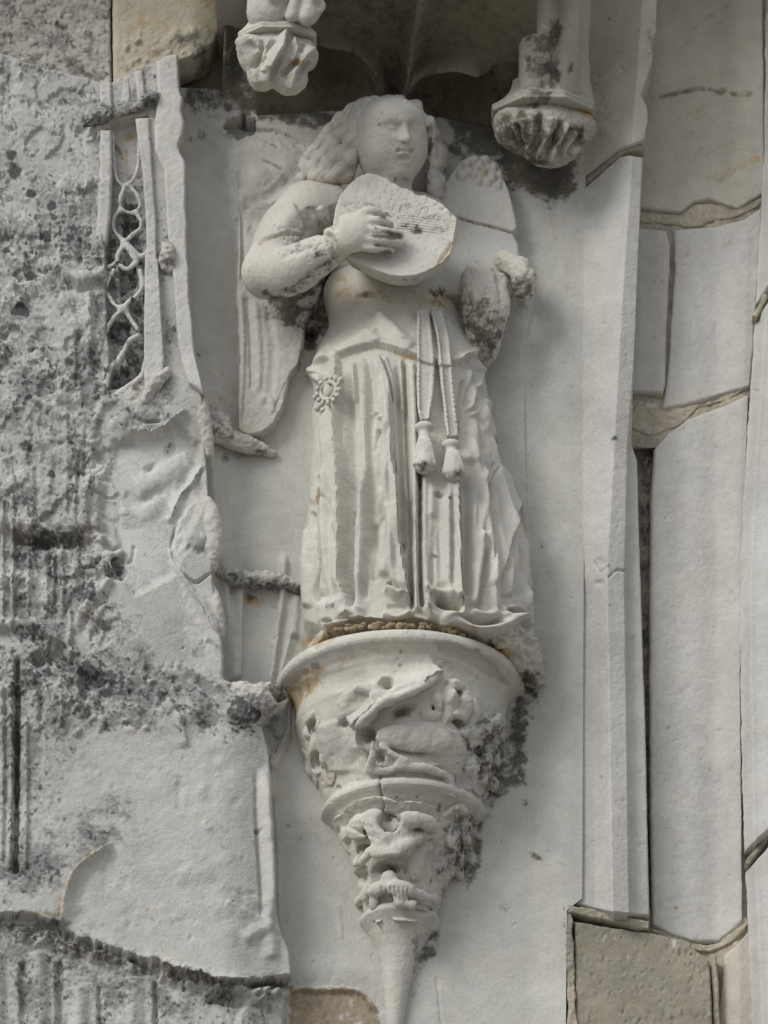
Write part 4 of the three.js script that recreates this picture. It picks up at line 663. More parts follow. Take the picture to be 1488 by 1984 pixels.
{
  const r = rng(4242);
  // frost pits and spalls of the exposed face
  for (let i = 0; i < 520; i++) { const x = -60 + r() * 420, y = 120 + r() * 1240, s = 3 + 8 * r() * r(); if (x > 190 && y > 850 && y < 1220) continue; HL.blob(x, y, s * (1 + r()), s, -(1 + 3.4 * r()), { rot: r() * 3, wob: 0.3 }); }
  for (let i = 0; i < 60; i++) { const x = -40 + r() * 240, y = 140 + r() * 1200; HL.line([[x, y], [x + 20 + 40 * r(), y + 6 + 26 * r()]], { w: 10 + 8 * r(), h: 3 + 3 * r(), p: 'step', side: r() < 0.5 ? 1 : -1, wob: 5, taper: 0.3 }); }
  for (let i = 0; i < 70; i++) { const x = 130 + r() * 390, y = 1420 + r() * 420, s = 5 + 16 * r(); HL.blob(x, y, s * (1 + r()), s, (r() < 0.6 ? -1 : 1) * (0.8 + 1.8 * r()), { rot: r() * 3, wob: 0.3 }); }
  for (let i = 0; i < 170; i++) { const x = -50 + r() * 260, y = 130 + r() * 1230, s = 9 + 20 * r(); HL.blob(x, y, s * (1 + 0.8 * r()), s * 0.8, (r() < 0.62 ? -1 : 1) * (3 + 5 * r()), { rot: r() * 3, wob: 0.4, p: 'flat' }); }
  for (const [x, a, b, w, h] of [[196, 240, 480, 9, 6], [172, 560, 745, 14, 8], [150, 640, 760, 8, -7], [128, 800, 990, 9, 7], [150, 880, 1010, 7, -7], [96, 820, 960, 10, 5], [70, 900, 1010, 8, -6], [88, 1065, 1200, 9, 8], [108, 1080, 1190, 6, -8], [146, 1060, 1120, 9, 7], [90, 1240, 1300, 8, 8], [78, 1320, 1400, 8, -8], [150, 1300, 1380, 8, 7], [-20, 960, 1220, 9, 8], [-34, 1300, 1690, 10, 8], [10, 1320, 1680, 6, -8]]) HL.line([[x, a], [x + 2, (a + b) / 2], [x - 1, b]], { w, h, wob: 3, taper: 0.1 });
  HL.line([[205, 770], [182, 830], [174, 900], [166, 980], [160, 1060]], { w: 13, h: 8, wob: 3 }); HL.line([[212, 1080], [185, 1130], [160, 1180], [140, 1230]], { w: 15, h: 9, wob: 4 });
  for (let i = 0; i < 26; i++) { const x = 206 + r() * 80, y = 480 + r() * 300; HL.blob(x, y, 7 + 9 * r(), 6 + 8 * r(), 8 + 12 * r(), { rot: r() * 3, wob: 0.4 }); }
  // plain upright beside the tracery, and the tracery bed
  HL.poly([[214, 235], [285, 225], [300, 520], [312, 745], [215, 745], [205, 520]], -28, { soft: 3, wob: 2 });
  HL.poly([[168, 245], [192, 240], [190, 560], [160, 560]], 4, { soft: 3 });
  HL.poly([[240, 385], [268, 385], [262, 412], [240, 412]], -16, { soft: 2 }); HL.poly([[236, 418], [268, 418], [268, 455], [240, 475]], -18, { soft: 2 });
  HL.poly([[228, 505], [262, 500], [268, 540], [235, 560]], -16, { soft: 2 }); HL.poly([[210, 610], [250, 618], [250, 655], [205, 650]], -16, { soft: 2 }); HL.poly([[205, 720], [245, 700], [240, 760], [205, 760]], -14, { soft: 3 }); HL.poly([[245, 640], [278, 660], [270, 720], [245, 730]], -12, { soft: 3 });
  HL.blob(226, 735, 12, 13, -14);
  HL.line([[165, 1000], [150, 900], [158, 830], [150, 720]], { w: 14, h: 6, wob: 3 }); HL.line([[172, 560], [168, 700]], { w: 16, h: 7, wob: 2 }); HL.line([[140, 800], [145, 1000]], { w: 10, h: 6, wob: 2 });
  // broken horizontal mouldings
  HL.line([[82, 505], [118, 520], [152, 542], [200, 528], [235, 515]], { w: 20, h: 16, wob: 5, taper: 0.2 }); HL.line([[85, 515], [130, 550], [165, 560], [200, 548]], { w: 12, h: -10, wob: 4 }); HL.line([[112, 480], [160, 498], [205, 500]], { w: 16, h: 9, p: 'step', side: 1, wob: 4 });
  HL.line([[60, 772], [110, 795], [130, 812]], { w: 12, h: 9, wob: 4 }); HL.line([[100, 770], [190, 770], [215, 790]], { w: 22, h: 10, wob: 6 });
  HL.line([[215, 812], [250, 835], [300, 832], [340, 808], [362, 790]], { w: 26, h: 20, p: 'step', side: 1, wob: 5, taper: 0.12 }); HL.line([[245, 790], [275, 815], [315, 815]], { w: 4, h: -8 });
  HL.line([[-20, 1010], [60, 1030], [110, 1036], [165, 1030]], { w: 24, h: 18, wob: 7, taper: 0.15 }); HL.line([[20, 1050], [90, 1052], [150, 1060]], { w: 10, h: -12, wob: 4 }); HL.line([[-20, 1130], [50, 1120], [60, 1132], [30, 1160]], { w: 14, h: 9, wob: 5 });
  HL.line([[-20, 1220], [40, 1210], [90, 1225], [120, 1260]], { w: 18, h: 14, wob: 6 }); HL.line([[60, 1280], [110, 1275], [150, 1300]], { w: 20, h: -14, wob: 5 }); HL.line([[-20, 1340], [40, 1330], [60, 1310], [50, 1290]], { w: 16, h: 12, wob: 5 });
  for (const [x, a, b, h] of [[4, 960, 1230, 8], [24, 955, 1230, 12], [54, 1080, 1200, 6], [120, 1050, 1200, 7], [135, 1180, 1250, 9], [118, 1345, 1410, 9], [50, 1390, 1690, 8], [20, 1310, 1690, 9], [134, 1230, 1290, 8]]) HL.line([[x, a], [x + 1, (a + b) / 2], [x - 1, b]], { w: 7, h, wob: 2, taper: 0.08 });
  HL.line([[34, 1270], [34, 1400], [32, 1550], [30, 1695]], { w: 8, h: -22, wob: 2, taper: 0.04 });
  // the curved branch of tracery and the broken hollow it frames
  HL.poly([[222, 858], [340, 820], [385, 860], [398, 960], [360, 1040], [335, 1110], [262, 1150], [215, 1090], [190, 985]], -15, { soft: 10, wob: 6 });
  HL.blob(293, 902, 19, 11, -9, { rot: -0.4 }); HL.blob(335, 868, 18, 22, -6); HL.line([[260, 940], [300, 925], [340, 900], [372, 880]], { w: 30, h: 8, wob: 6 }); HL.line([[330, 1010], [350, 960], [375, 930], [395, 900]], { w: 22, h: 12, p: 'step', side: -1, wob: 4 }); HL.line([[230, 1000], [280, 990], [320, 960]], { w: 26, h: 6, wob: 5 }); HL.line([[240, 950], [275, 965], [320, 940]], { w: 14, h: -5 });
  HL.blob(360, 940, 20, 44, -7); HL.blob(225, 1095, 26, 40, -14); HL.line([[260, 1050], [256, 1080], [245, 1085]], { w: 6, h: -5 }); HL.line([[180, 1000], [215, 1020], [225, 1060]], { w: 12, h: 8, wob: 4 }); HL.line([[215, 1120], [185, 1160], [160, 1200]], { w: 17, h: 14, wob: 4 }); HL.line([[235, 1070], [200, 1105], [160, 1120]], { w: 14, h: 10, wob: 4 });
  // the cracked strip down the right of the break
  HL.poly([[385, 960], [412, 985], [430, 1120], [445, 1270], [400, 1240], [360, 1160], [330, 1060], [350, 1000]], 9, { soft: 4, wob: 4 }); HL.line([[345, 1010], [335, 1060], [355, 1115], [378, 1132], [402, 1118], [415, 1112]], { w: 4.5, h: -10, wob: 1.5 }); HL.line([[330, 1080], [360, 1140], [390, 1180], [410, 1215], [424, 1232]], { w: 22, h: 11, p: 'step', side: -1, wob: 3 }); HL.line([[350, 1030], [385, 1050], [400, 1040]], { w: 20, h: 8, wob: 4 }); HL.line([[370, 1060], [350, 1080]], { w: 8, h: -5 }); HL.blob(385, 1072, 20, 10, -5);
  HL.line([[300, 1330], [318, 1335], [335, 1365], [352, 1395], [366, 1450]], { w: 40, h: 9, p: 'step', side: 1, wob: 4 }); HL.blob(400, 1405, 50, 44, -9); HL.blob(360, 1250, 60, 70, -5);
  for (let i = 0; i < 110; i++) { const a = r() * 560, y = 1290 + r() * 130; HL.blob(a, y, 6 + 12 * r(), 5 + 8 * r(), (r() - 0.45) * 16, { rot: r() * 3, wob: 0.35 }); }
  // lower panel: arch scar, moulding at its edge
  HL.poly([[205, 1640], [160, 1672], [128, 1722], [116, 1795], [290, 1850], [440, 1890], [500, 1880], [500, 1760], [420, 1700], [300, 1700], [240, 1690]], -5, { soft: 20, wob: 6 });
  HL.line([[218, 1632], [196, 1645], [150, 1680], [126, 1728], [116, 1796]], { w: 34, h: 18, p: 'step', side: -1, wob: 2, taper: 0.1 });
  HL.line([[514, 1480], [512, 1560], [518, 1640], [522, 1720], [524, 1800]], { w: 19, h: 22, p: 'ridge', wob: 1.2, taper: 0.22 }); HL.line([[497, 1490], [499, 1600], [505, 1700], [510, 1780]], { w: 7, h: -9, wob: 2 }); HL.blob(500, 1611, 9, 7, -16); HL.line([[440, 1740], [500, 1775], [530, 1800]], { w: 30, h: 8, p: 'step', side: 1, wob: 4 }); HL.line([[470, 1820], [520, 1800], [525, 1860]], { w: 20, h: 8, wob: 4 });
  HL.line([[395, 1590], [402, 1605], [412, 1600]], { w: 8, h: 3 }); HL.line([[350, 1500], [346, 1580]], { w: 10, h: -2 });
  // string course at the foot, broken, with the bed below it cut back
  HL.poly([[-80, 1770], [60, 1772], [116, 1790], [150, 1815], [290, 1858], [350, 1885], [450, 1902], [575, 1890], [575, 2070], [-80, 2070]], -30, { soft: 4, wob: 6 });
  for (let i = 0; i < 150; i++) { const t = r(), x = 20 + t * 530, y = 1780 + 130 * Math.min(1, t * 1.15) + r() * 26; HL.blob(x, y, 9 + 12 * r(), 7 + 8 * r(), 3 + 8 * r(), { rot: r() * 3, wob: 0.35 }); }
  for (const [x, a, w, h] of [[-10, 1830, 22, 12], [42, 1850, 11, -12], [72, 1830, 24, 14], [112, 1850, 12, -16], [150, 1900, 22, 12], [190, 1900, 6, -9], [250, 1880, 32, 14], [300, 1890, 8, -12], [350, 1910, 24, 6]]) HL.line([[x, a], [x + 2, 1950], [x, 2065]], { w, h, wob: 3, taper: 0.06 });
  HL.line([[400, 1900], [440, 1896], [480, 1902]], { w: 10, h: 12 }); HL.line([[390, 1930], [430, 1905], [480, 1915], [500, 1945]], { w: 10, h: 12, wob: 3 }); HL.poly([[410, 1910], [480, 1918], [490, 1945], [400, 1930]], -12, { soft: 3 }); HL.poly([[495, 1915], [552, 1912], [552, 2070], [470, 2070], [470, 1960]], 14, { soft: 4 }); HL.line([[436, 1970], [436, 2060]], { w: 9, h: -10 });
}
const lRight = [[345, 103], [350, 180], [356, 260], [345, 300], [362, 340], [362, 420], [364, 520], [372, 600], [378, 690], [392, 770], [398, 850], [404, 960], [410, 1010], [416, 1080], [410, 1110], [420, 1180], [432, 1260], [434, 1310], [470, 1335], [500, 1375], [520, 1440], [530, 1520], [532, 1640], [534, 1750], [546, 1800], [562, 1850], [566, 1895], [556, 1920], [556, 2055]];
const zPil = (u, v) => 0.115 - 0.012 * sstep(1330, 1480, v) * 1.0 - 0.045 * sstep(430, 560, u) - 0.02 * sstep(250, 420, u) * sstep(760, 900, v) * (1 - sstep(1300, 1400, v));
const roughL = (u, v) => 0.5 + 1.5 * clamp(SL.lichShade.get(u, v) * 1.5) - 0.3 * clamp(SL.white.get(u, v));
part('shaft', slab({ top: [[-70, 88], [0, 100], [60, 122], [140, 142], [215, 158], [240, 146], [300, 116], [345, 103]], bottom: [[-70, 2055], [556, 2055]], left: [[-70, 88], [-70, 2055]], right: lRight, z: zPil, h: (u, v) => HL.get(u, v), col: tint([0.462, 0.455, 0.42], SL, { speck: 1.2, vary: 1.2, coarse: 1 }), rough: roughL, skirt: 120, edge: 7, edges: [1, 1, 0, 0], wob: 1.6, seed: 101 }), pil, roughMat);
// the clean fillet down the edge
part('fillet', slab({ top: [[302, 118], [322, 106], [345, 103]], bottom: [[366, 742], [394, 760]], left: [[302, 118], [306, 180], [300, 235], [300, 290], [318, 330], [322, 420], [330, 500], [338, 560], [342, 640], [352, 700], [366, 742]], right: [[345, 103], [347, 150], [350, 178], [356, 190], [352, 214], [358, 236], [354, 262], [346, 280], [348, 292], [360, 312], [360, 400], [362, 430], [362, 500], [366, 520], [366, 580], [372, 620], [376, 680], [386, 720], [394, 760]], z: (u, v) => 0.128, h: (u, v) => 0, edge: 5, skirt: 110, col: tint([0.545, 0.53, 0.49], SL, { speck: 0.9, lichShade: -0.26 }), rough: 1.1, seed: 103 }), pil);
// slender uprights of the tracery panel
const colBar = tint([0.53, 0.515, 0.475], null, { speck: 1.2, lichShade: 0.2 });
for (const [L, R, z] of [
  [[[262, 228], [276, 330], [283, 430], [284, 520]], [[290, 226], [296, 330], [303, 430], [304, 520]], 0.125],
  [[[281, 490], [279, 620], [279, 720], [281, 770]], [[306, 500], [312, 600], [318, 690], [316, 722]], 0.132],
  [[[194, 250], [192, 330], [188, 420], [184, 470]], [[216, 250], [217, 330], [214, 420], [206, 470]], 0.122],
  [[[194, 152], [194, 200]], [[216, 158], [218, 210]], 0.122], [[[236, 150], [236, 196]], [[251, 148], [254, 205]], 0.118], [[[260, 136], [266, 190]], [[276, 134], [284, 196]], 0.122],
]) part('colonnette', slab({ top: [L[0], R[0]], bottom: [L[L.length - 1], R[R.length - 1]], left: L, right: R, z, wob: 0.8, h: (u, v) => 0, edge: 5, edges: [0.3, 1, 0.3, 1], skirt: 40, col: colBar, rough: 1.7, seed: L[0][0] }), pil);
// the tracery net
{
  const ribs = [];
  for (const [pts, w] of [
    [[[220, 260], [221, 330], [232, 355], [244, 362], [258, 345], [268, 318], [268, 270]], 3.2], [[[244, 362], [236, 378], [232, 400], [236, 408], [258, 412], [270, 402], [262, 375], [246, 358]], 3.4], [[[236, 408], [224, 420], [220, 445], [236, 466], [252, 480], [268, 492]], 3.6], [[[262, 412], [273, 425], [272, 440], [256, 456], [243, 468]], 3.6], [[[240, 474], [232, 490], [222, 508], [210, 516]], 4], [[[248, 478], [262, 500], [276, 498], [290, 484]], 5], [[[232, 516], [246, 520], [262, 512]], 4], [[[270, 524], [276, 548], [268, 570], [248, 590], [238, 600]], 4], [[[220, 525], [205, 556], [204, 570], [222, 590], [238, 600], [252, 618], [266, 638]], 3.8], [[[238, 600], [226, 612], [210, 630], [198, 650], [200, 662]], 4.2], [[[268, 648], [252, 660], [238, 680], [228, 700], [212, 712], [204, 735], [206, 752]], 5], [[[285, 700], [272, 730], [250, 752], [224, 768], [206, 790], [188, 820], [176, 850], [174, 900], [178, 915]], 5.5], [[[240, 762], [262, 772], [276, 782]], 5], [[[178, 915], [190, 912], [198, 908]], 4], [[[190, 915], [172, 930], [166, 960], [164, 1000], [160, 1020]], 6], [[[190, 860], [182, 880], [186, 900], [196, 908]], 3.5],
    [[[208, 1072], [196, 1092], [172, 1112], [156, 1126]], 6], [[[232, 1070], [212, 1078], [204, 1076]], 5], [[[184, 1128], [190, 1150], [172, 1162], [150, 1166], [140, 1190]], 5], [[[206, 1085], [210, 1100], [198, 1130], [182, 1140], [162, 1165]], 4],
  ]) ribs.push(chain(pts.map((p, i) => [p[0] + 7 * noise(p[0] * 0.06, p[1] * 0.05, 1), p[1] + 6 * noise(p[0] * 0.06, p[1] * 0.05, 8), 0.104 + 0.006 * noise(p[0] * 0.05, p[1] * 0.05, 4)]), pts.map((p, i) => w * 0.00108 * (1 + 0.4 * noise(i * 1.7, p[0] * 0.1, p[1] * 0.1))), 0.008, 5));
  const lo = at(120, 1230, 0.08), hi = at(330, 235, 0.15);
  part('tracery', solid({ list: ribs, lo: [lo[0], lo[1], 0.09], hi: [hi[0], hi[1], 0.14], cell: 0.0022, col: tint([0.54, 0.525, 0.49], null, { lichShade: 0.3, speck: 0.8 }), rough: 0.9, relief: crag(1.2, 90), seed: 5 }), pil);
}
stub('capital', pil, [[166, 236, 0.118], [195, 226, 0.128], [235, 212, 0.124], [262, 205, 0.126], [292, 190, 0.132], [308, 186, 0.122]], [0.009, 0.012, 0.010, 0.011, 0.011, 0.007], 'dark crusted little capital over the tracery', { col: tint([0.52, 0.5, 0.46], SL, { lichShade: 0.36 }), rough: 1.8 });
stub('finial_stump', pil, [[318, 470, 0.12], [326, 492, 0.132], [318, 512, 0.125], [330, 520, 0.12]], [0.010, 0.013, 0.009, 0.011], null, { col: tint(CREAM, null, { lichShade: 0.46 }), rough: 2.4 });
stub('broken_moulding', pil, [[388, 775, 0.092], [392, 800, 0.100], [400, 850, 0.094], [404, 880, 0.086]], [0.008, 0.014, 0.013, 0.008], null, { col: tint(CREAM, SL, { lichShade: 0.2 }), rough: 1.8, crag: 3 });
stub('broken_moulding', pil, [[402, 970, 0.088], [410, 1000, 0.096], [414, 1060, 0.096], [410, 1100, 0.088]], [0.009, 0.015, 0.018, 0.010], null, { col: tint(CREAM, SL, { lichShade: 0.1 }), rough: 1.2, crag: 2.5 });
stub('broken_moulding', pil, [[408, 1140, 0.086], [418, 1180, 0.092], [426, 1230, 0.086]], [0.009, 0.015, 0.010], null, { col: tint(CREAM, SL, { lichShade: 0.1 }), rough: 1.2, crag: 2.5 });
stub('broken_leaf', pil, [[282, 775, 0.115], [300, 742, 0.125], [320, 722, 0.122]], [0.007, 0.013, 0.010], null, { col: tint(CREAM, null, { lichShade: 0.2 }), rough: 1.6 });
stub('broken_leaf', pil, [[455, 1335, 0.08], [495, 1350, 0.1], [520, 1372, 0.085]], [0.014, 0.022, 0.016], null, { col: tint(CREAM, null, { lichShade: 0.4 }), rough: 3 });

// ---- masonry over the pilaster
const over = thing('upper_masonry', 'dark mottled and ochre stone courses in the upper left corner over the pilaster', 'masonry', at(180, 150, 0.05));
{
  const S = new Stain(-80, -80, 470, 260), H = new Ras(-80, -80, 470, 260), r = rng(55);
  S.lichShade.poly([[-80, -80], [214, -80], [222, 170], [-80, 130]], 0.50, { soft: 6, wob: 5 }); S.brown.poly([[-80, -80], [214, -80], [222, 170], [-80, 130]], 0.34, { soft: 6, wob: 5 }); for (let i = 0; i < 30; i++) S.sootShade.blob(r() * 215, 40 + r() * 120, 6 + 12 * r(), 5 + 8 * r(), 0.5);
  S.ochre.poly([[225, -80], [430, -80], [425, 100], [380, 60], [240, 120]], 0.34, { soft: 26, wob: 14 }); S.ochre.blob(275, 42, 16, 12, 0.5); S.lichShade.blob(350, 75, 40, 28, 0.5, { rot: -0.3 }); S.lichShade.blob(265, 115, 50, 22, 0.42, { rot: -0.35 }); S.sootShade.blob(400, 100, 40, 34, 0.55); S.brown.blob(310, 100, 60, 14, 0.5, { rot: -0.4 }); S.sootShade.blob(370, 150, 40, 60, 0.5);
  for (let i = 0; i < 160; i++) H.blob(-60 + r() * 275, -60 + r() * 230, 4 + 9 * r(), 4 + 7 * r(), (r() - 0.55) * 12, { rot: r() * 3, wob: 0.35 });
  H.blob(350, 72, 46, 22, 11, { rot: -0.35, wob: 0.3 }); for (let i = 0; i < 50; i++) H.blob(230 + r() * 160, 60 + r() * 80, 4 + 6 * r(), 4 + 5 * r(), (r() - 0.3) * 8, { rot: r() * 3, wob: 0.35 });
  part('stone', slab({ ...quad([-70, -70], [213, -70], [-70, 125], [216, 190]), z: 0.10, h: (u, v) => H.get(u, v), col: tint([0.40, 0.375, 0.33], S, { speck: 1.4, vary: 1.6 }), skirt: 70, edge: 5, rough: 2.4, seed: 121 }), over, roughMat, 'dark mottled rough stone');
  part('stone', slab({ top: [[217, -70], [440, -70]], bottom: [[219, 190], [300, 150], [350, 118], [408, 98]], left: [[217, -70], [219, 190]], right: [[440, -70], [436, 20], [428, 60], [408, 98]], z: (u, v) => 0.108 - 0.05 * Math.pow(clamp((u - 360) / 80), 2), h: (u, v) => H.get(u, v), col: tint([0.455, 0.425, 0.345], S, { speck: 0.8, warm: 0.6 }), skirt: 90, edge: 9, rough: 1.1, seed: 123 }), over, roughMat, 'yellowish stone with a rounded edge');
  part('joint_bed', slab({ ...quad([-70, 60], [440, 60], [-70, 240], [440, 240]), z: (u, v) => u > 346 ? -0.01 : 0.07, wob: 0, h: (u, v) => 0, col: tint([0.26, 0.225, 0.17], S, { speck: 1.4, vary: 2 }), rough: 2.4, seed: 125 }), over, roughMat);
}
// ---------------------------------------------------------------- the angel
const SS = new Stain(420, 150, 1070, 1290), HS = new Ras(540, 500, 1080, 1290);
const angel = thing('angel_statue', 'broken limestone statue of a long haired winged angel playing a lute, standing on the corbel', 'statue', at(775, 1228, 0.1));
const gRows = [[500, 664, 862], [530, 640, 866], [560, 624, 872], [600, 632, 884], [630, 640, 892], [660, 630, 908], [690, 616, 924], [718, 604, 938], [740, 607, 941], [800, 610, 953], [850, 611, 966], [900, 608, 977], [950, 603, 990], [1000, 595, 1010], [1050, 588, 1022], [1100, 583, 1029], [1150, 584, 1034], [1200, 588, 1036], [1290, 592, 1038]];
const gL = slut(gRows.map(r => [r[0], r[1]])), gR = slut(gRows.map(r => [r[0], r[2]]));
const gD = slut([[500, 0.085], [600, 0.10], [660, 0.125], [720, 0.145], [900, 0.165], [1100, 0.185], [1290, 0.195]]);
const gz = (u, v) => { const l = gL(v), r = gR(v), s = clamp((u - (l + r) / 2) / ((r - l) / 2), -1, 1); return 0.022 + gD(v) * Math.sqrt(Math.max(0, 1 - Math.pow(Math.abs(s), 2.3))); };
const hem = slut([[560, 1212], [590, 1198], [612, 1212], [640, 1224], [672, 1216], [690, 1204], [725, 1196], [770, 1206], [800, 1194], [830, 1202], [850, 1212], [880, 1212], [915, 1228], [965, 1222], [1000, 1232], [1050, 1244]]);
{
  const line = (p, o) => HS.line(p, o);
  // tunic: hem over the skirt and the pulls in the cloth
  line([[598, 716], [618, 708], [655, 697], [690, 683], [718, 674], [735, 673], [765, 681], [812, 698], [850, 708], [884, 706], [906, 698], [938, 722]], { w: 90, h: 13, p: 'step', side: -1, wob: 1.5, taper: 0.14, soft: 2 });
  line([[728, 606], [745, 628], [770, 652], [800, 682]], { w: 20, h: 8 }); line([[720, 646], [690, 668], [655, 688]], { w: 22, h: 6 }); line([[722, 640], [726, 660], [735, 672]], { w: 12, h: 5 }); line([[730, 606], [690, 640], [650, 680]], { w: 30, h: -4 }); line([[760, 600], [790, 640], [806, 680]], { w: 24, h: -4 });
  line([[604, 712], [615, 728], [628, 738], [634, 722]], { w: 13, h: 9 }); line([[640, 690], [622, 705], [616, 725]], { w: 16, h: 6 }); line([[886, 704], [908, 692], [914, 682]], { w: 12, h: 9 }); line([[902, 702], [922, 712], [938, 722]], { w: 10, h: 8 }); line([[870, 612], [892, 640], [925, 690]], { w: 20, h: 5 }); line([[840, 615], [858, 660], [866, 700]], { w: 18, h: 4 });
  HS.blob(700, 575, 14, 10, -6); HS.blob(865, 575, 12, 14, -8); line([[850, 610], [870, 618], [880, 632]], { w: 4, h: -4 });
  // skirt: the great pleats
  line([[660, 698], [661, 794], [660, 848], [667, 903], [669, 1000], [669, 1118], [680, 1160], [690, 1200]], { w: 42, h: 17, p: 'step', side: 1, wob: 0.7, taper: 0.01 });
  line([[628, 800], [626, 860], [628, 920], [618, 990], [612, 1045], [625, 1092], [612, 1147], [622, 1172]], { w: 7, h: -11, wob: 0.7, taper: 0.05 }); line([[632, 800], [632, 920], [626, 1000], [632, 1092], [628, 1160]], { w: 14, h: 6, wob: 0.7, taper: 0.08 });
  line([[632, 960], [648, 1010], [662, 1070]], { w: 7, h: -4, wob: 0.7 });
  line([[673, 720], [676, 820], [680, 920], [682, 1040], [684, 1160], [686, 1205]], { w: 15, h: -13, wob: 0.7, taper: 0.1 });
  line([[690, 695], [692, 760], [690, 830]], { w: 6, h: -6, wob: 0.7, taper: 0.2 }); line([[686, 700], [684, 780]], { w: 7, h: 5, wob: 0.7 });
  line([[700, 696], [706, 760], [710, 820], [712, 903], [702, 980], [694, 1060], [689, 1165], [688, 1215]], { w: 34, h: 13, p: 'step', side: -1, wob: 0.7, taper: 0.02 });
  line([[716, 690], [722, 760], [720, 860], [724, 960], [722, 1080]], { w: 11, h: -6, wob: 0.7, taper: 0.12 }); line([[722, 690], [738, 750], [748, 820], [744, 900], [736, 1000]], { w: 13, h: 7, wob: 0.7, taper: 0.1 });
  line([[736, 692], [754, 743], [758, 794], [761, 860], [763, 903], [772, 960], [776, 1045], [790, 1132], [797, 1152]], { w: 40, h: 15, p: 'step', side: 1, wob: 0.7, taper: 0.02 });
  line([[745, 690], [760, 740], [766, 780]], { w: 6, h: 6, wob: 0.7 }); line([[752, 830], [742, 900], [736, 960]], { w: 10, h: -7, wob: 0.7, taper: 0.2 }); line([[738, 835], [730, 880]], { w: 8, h: -4, wob: 0.7 }); HS.blob(728, 805, 11, 5, 5); HS.blob(738, 813, 9, 5, 4);
  line([[764, 980], [758, 1045], [742, 1120]], { w: 20, h: 8, wob: 0.7 }); line([[728, 1010], [724, 1130]], { w: 13, h: -6, wob: 0.7 }); line([[744, 1000], [738, 1090]], { w: 10, h: -4, wob: 0.7 });
  line([[770, 700], [774, 800], [778, 900], [782, 1000], [786, 1080]], { w: 9, h: -10, wob: 0.7, taper: 0.1 }); line([[782, 690], [786, 800], [790, 903], [794, 1000], [797, 1130], [800, 1185]], { w: 7, h: -13, wob: 0.7, taper: 0.06 });
  line([[778, 695], [781, 800]], { w: 6, h: 6, wob: 0.7 }); line([[796, 700], [801, 794], [804, 903], [805, 1000], [807, 1150], [808, 1190]], { w: 7, h: 9, p: 'round', taper: 0.05 }); line([[813, 880], [814, 960], [814, 1060], [816, 1150], [820, 1190]], { w: 8, h: -10, wob: 0.7, taper: 0.08 });
  line([[818, 900], [817, 1000], [818, 1100], [822, 1165], [832, 1205]], { w: 34, h: 10, p: 'step', side: -1, wob: 1, taper: 0.04 }); line([[882, 905], [884, 960], [889, 1060], [891, 1130], [894, 1172], [898, 1200]], { w: 40, h: 16, p: 'step', side: 1, wob: 0.7, taper: 0.02 });
  line([[838, 1000], [834, 1140]], { w: 12, h: -4, wob: 0.7 }); line([[858, 960], [862, 1080], [858, 1140]], { w: 14, h: 4, wob: 0.7 }); line([[905, 920], [906, 1040], [904, 1160]], { w: 16, h: -11, wob: 0.7, taper: 0.12 });
  line([[897, 735], [890, 794], [884, 840]], { w: 7, h: -7, wob: 0.7 }); line([[906, 715], [912, 760], [905, 800]], { w: 9, h: 7, wob: 0.7 }); line([[925, 752], [914, 805]], { w: 8, h: -7, wob: 0.7 }); line([[930, 722], [920, 775], [912, 812]], { w: 10, h: 8, wob: 0.7 }); line([[916, 725], [900, 790]], { w: 7, h: -5, wob: 0.7 }); line([[942, 770], [922, 830], [905, 900]], { w: 22, h: 6, wob: 0.7 });
  line([[934, 1030], [926, 1100], [916, 1178]], { w: 14, h: 8, wob: 0.7 }); line([[963, 900], [946, 972], [954, 1063], [935, 1154]], { w: 2.5, h: -4, wob: 1 }); line([[950, 960], [960, 1060], [952, 1140]], { w: 20, h: 5, wob: 0.7 });
  line([[976, 890], [1001, 965], [992, 1020], [984, 1060], [972, 1118], [967, 1135]], { w: 34, h: 8, p: 'step', side: 1, wob: 1, taper: 0.15 }); line([[1000, 1000], [1010, 1080], [1006, 1160]], { w: 14, h: -7, wob: 0.7 }); line([[985, 1150], [975, 1180], [955, 1196]], { w: 12, h: -7, wob: 0.7 }); HS.blob(940, 880, 26, 40, 3);
  line([[614, 780], [612, 880], [608, 980]], { w: 12, h: 4, wob: 0.7 }); line([[600, 1020], [594, 1100], [598, 1180]], { w: 14, h: 6, wob: 0.7 }); line([[606, 990], [602, 1100]], { w: 7, h: -6, wob: 0.7 });
  for (const [x0, y0, x1, y1, x2, y2, w, h] of [[640, 720, 640, 850, 642, 960, 8, 4], [652, 730, 654, 860, 658, 1000, 6, -4], [650, 1000, 655, 1060, 660, 1150, 8, 4], [696, 1000, 690, 1080, 686, 1160, 6, 5], [708, 920, 706, 1040, 700, 1160, 9, 5], [716, 1040, 712, 1100, 708, 1170, 6, -5], [733, 720, 742, 790, 738, 860, 5, -4], [768, 860, 772, 950, 776, 1030, 6, 6], [845, 930, 842, 1040, 846, 1150, 9, 4], [872, 960, 875, 1050, 874, 1150, 8, -4], [918, 960, 914, 1060, 908, 1160, 9, 5], [938, 900, 934, 980, 928, 1060, 8, 5], [944, 1060, 936, 1120, 926, 1190, 7, -6], [1016, 1040, 1018, 1110, 1016, 1190, 8, 5], [990, 1080, 986, 1130, 978, 1180, 8, 5], [962, 840, 972, 880, 978, 930, 9, -4], [930, 820, 936, 880, 936, 940, 10, 4]]) line([[x0, y0], [x1, y1], [x2, y2]], { w: w * 1.1, h: h * 1.25, p: 'sharp', taper: 0.2, wob: 0.8 });
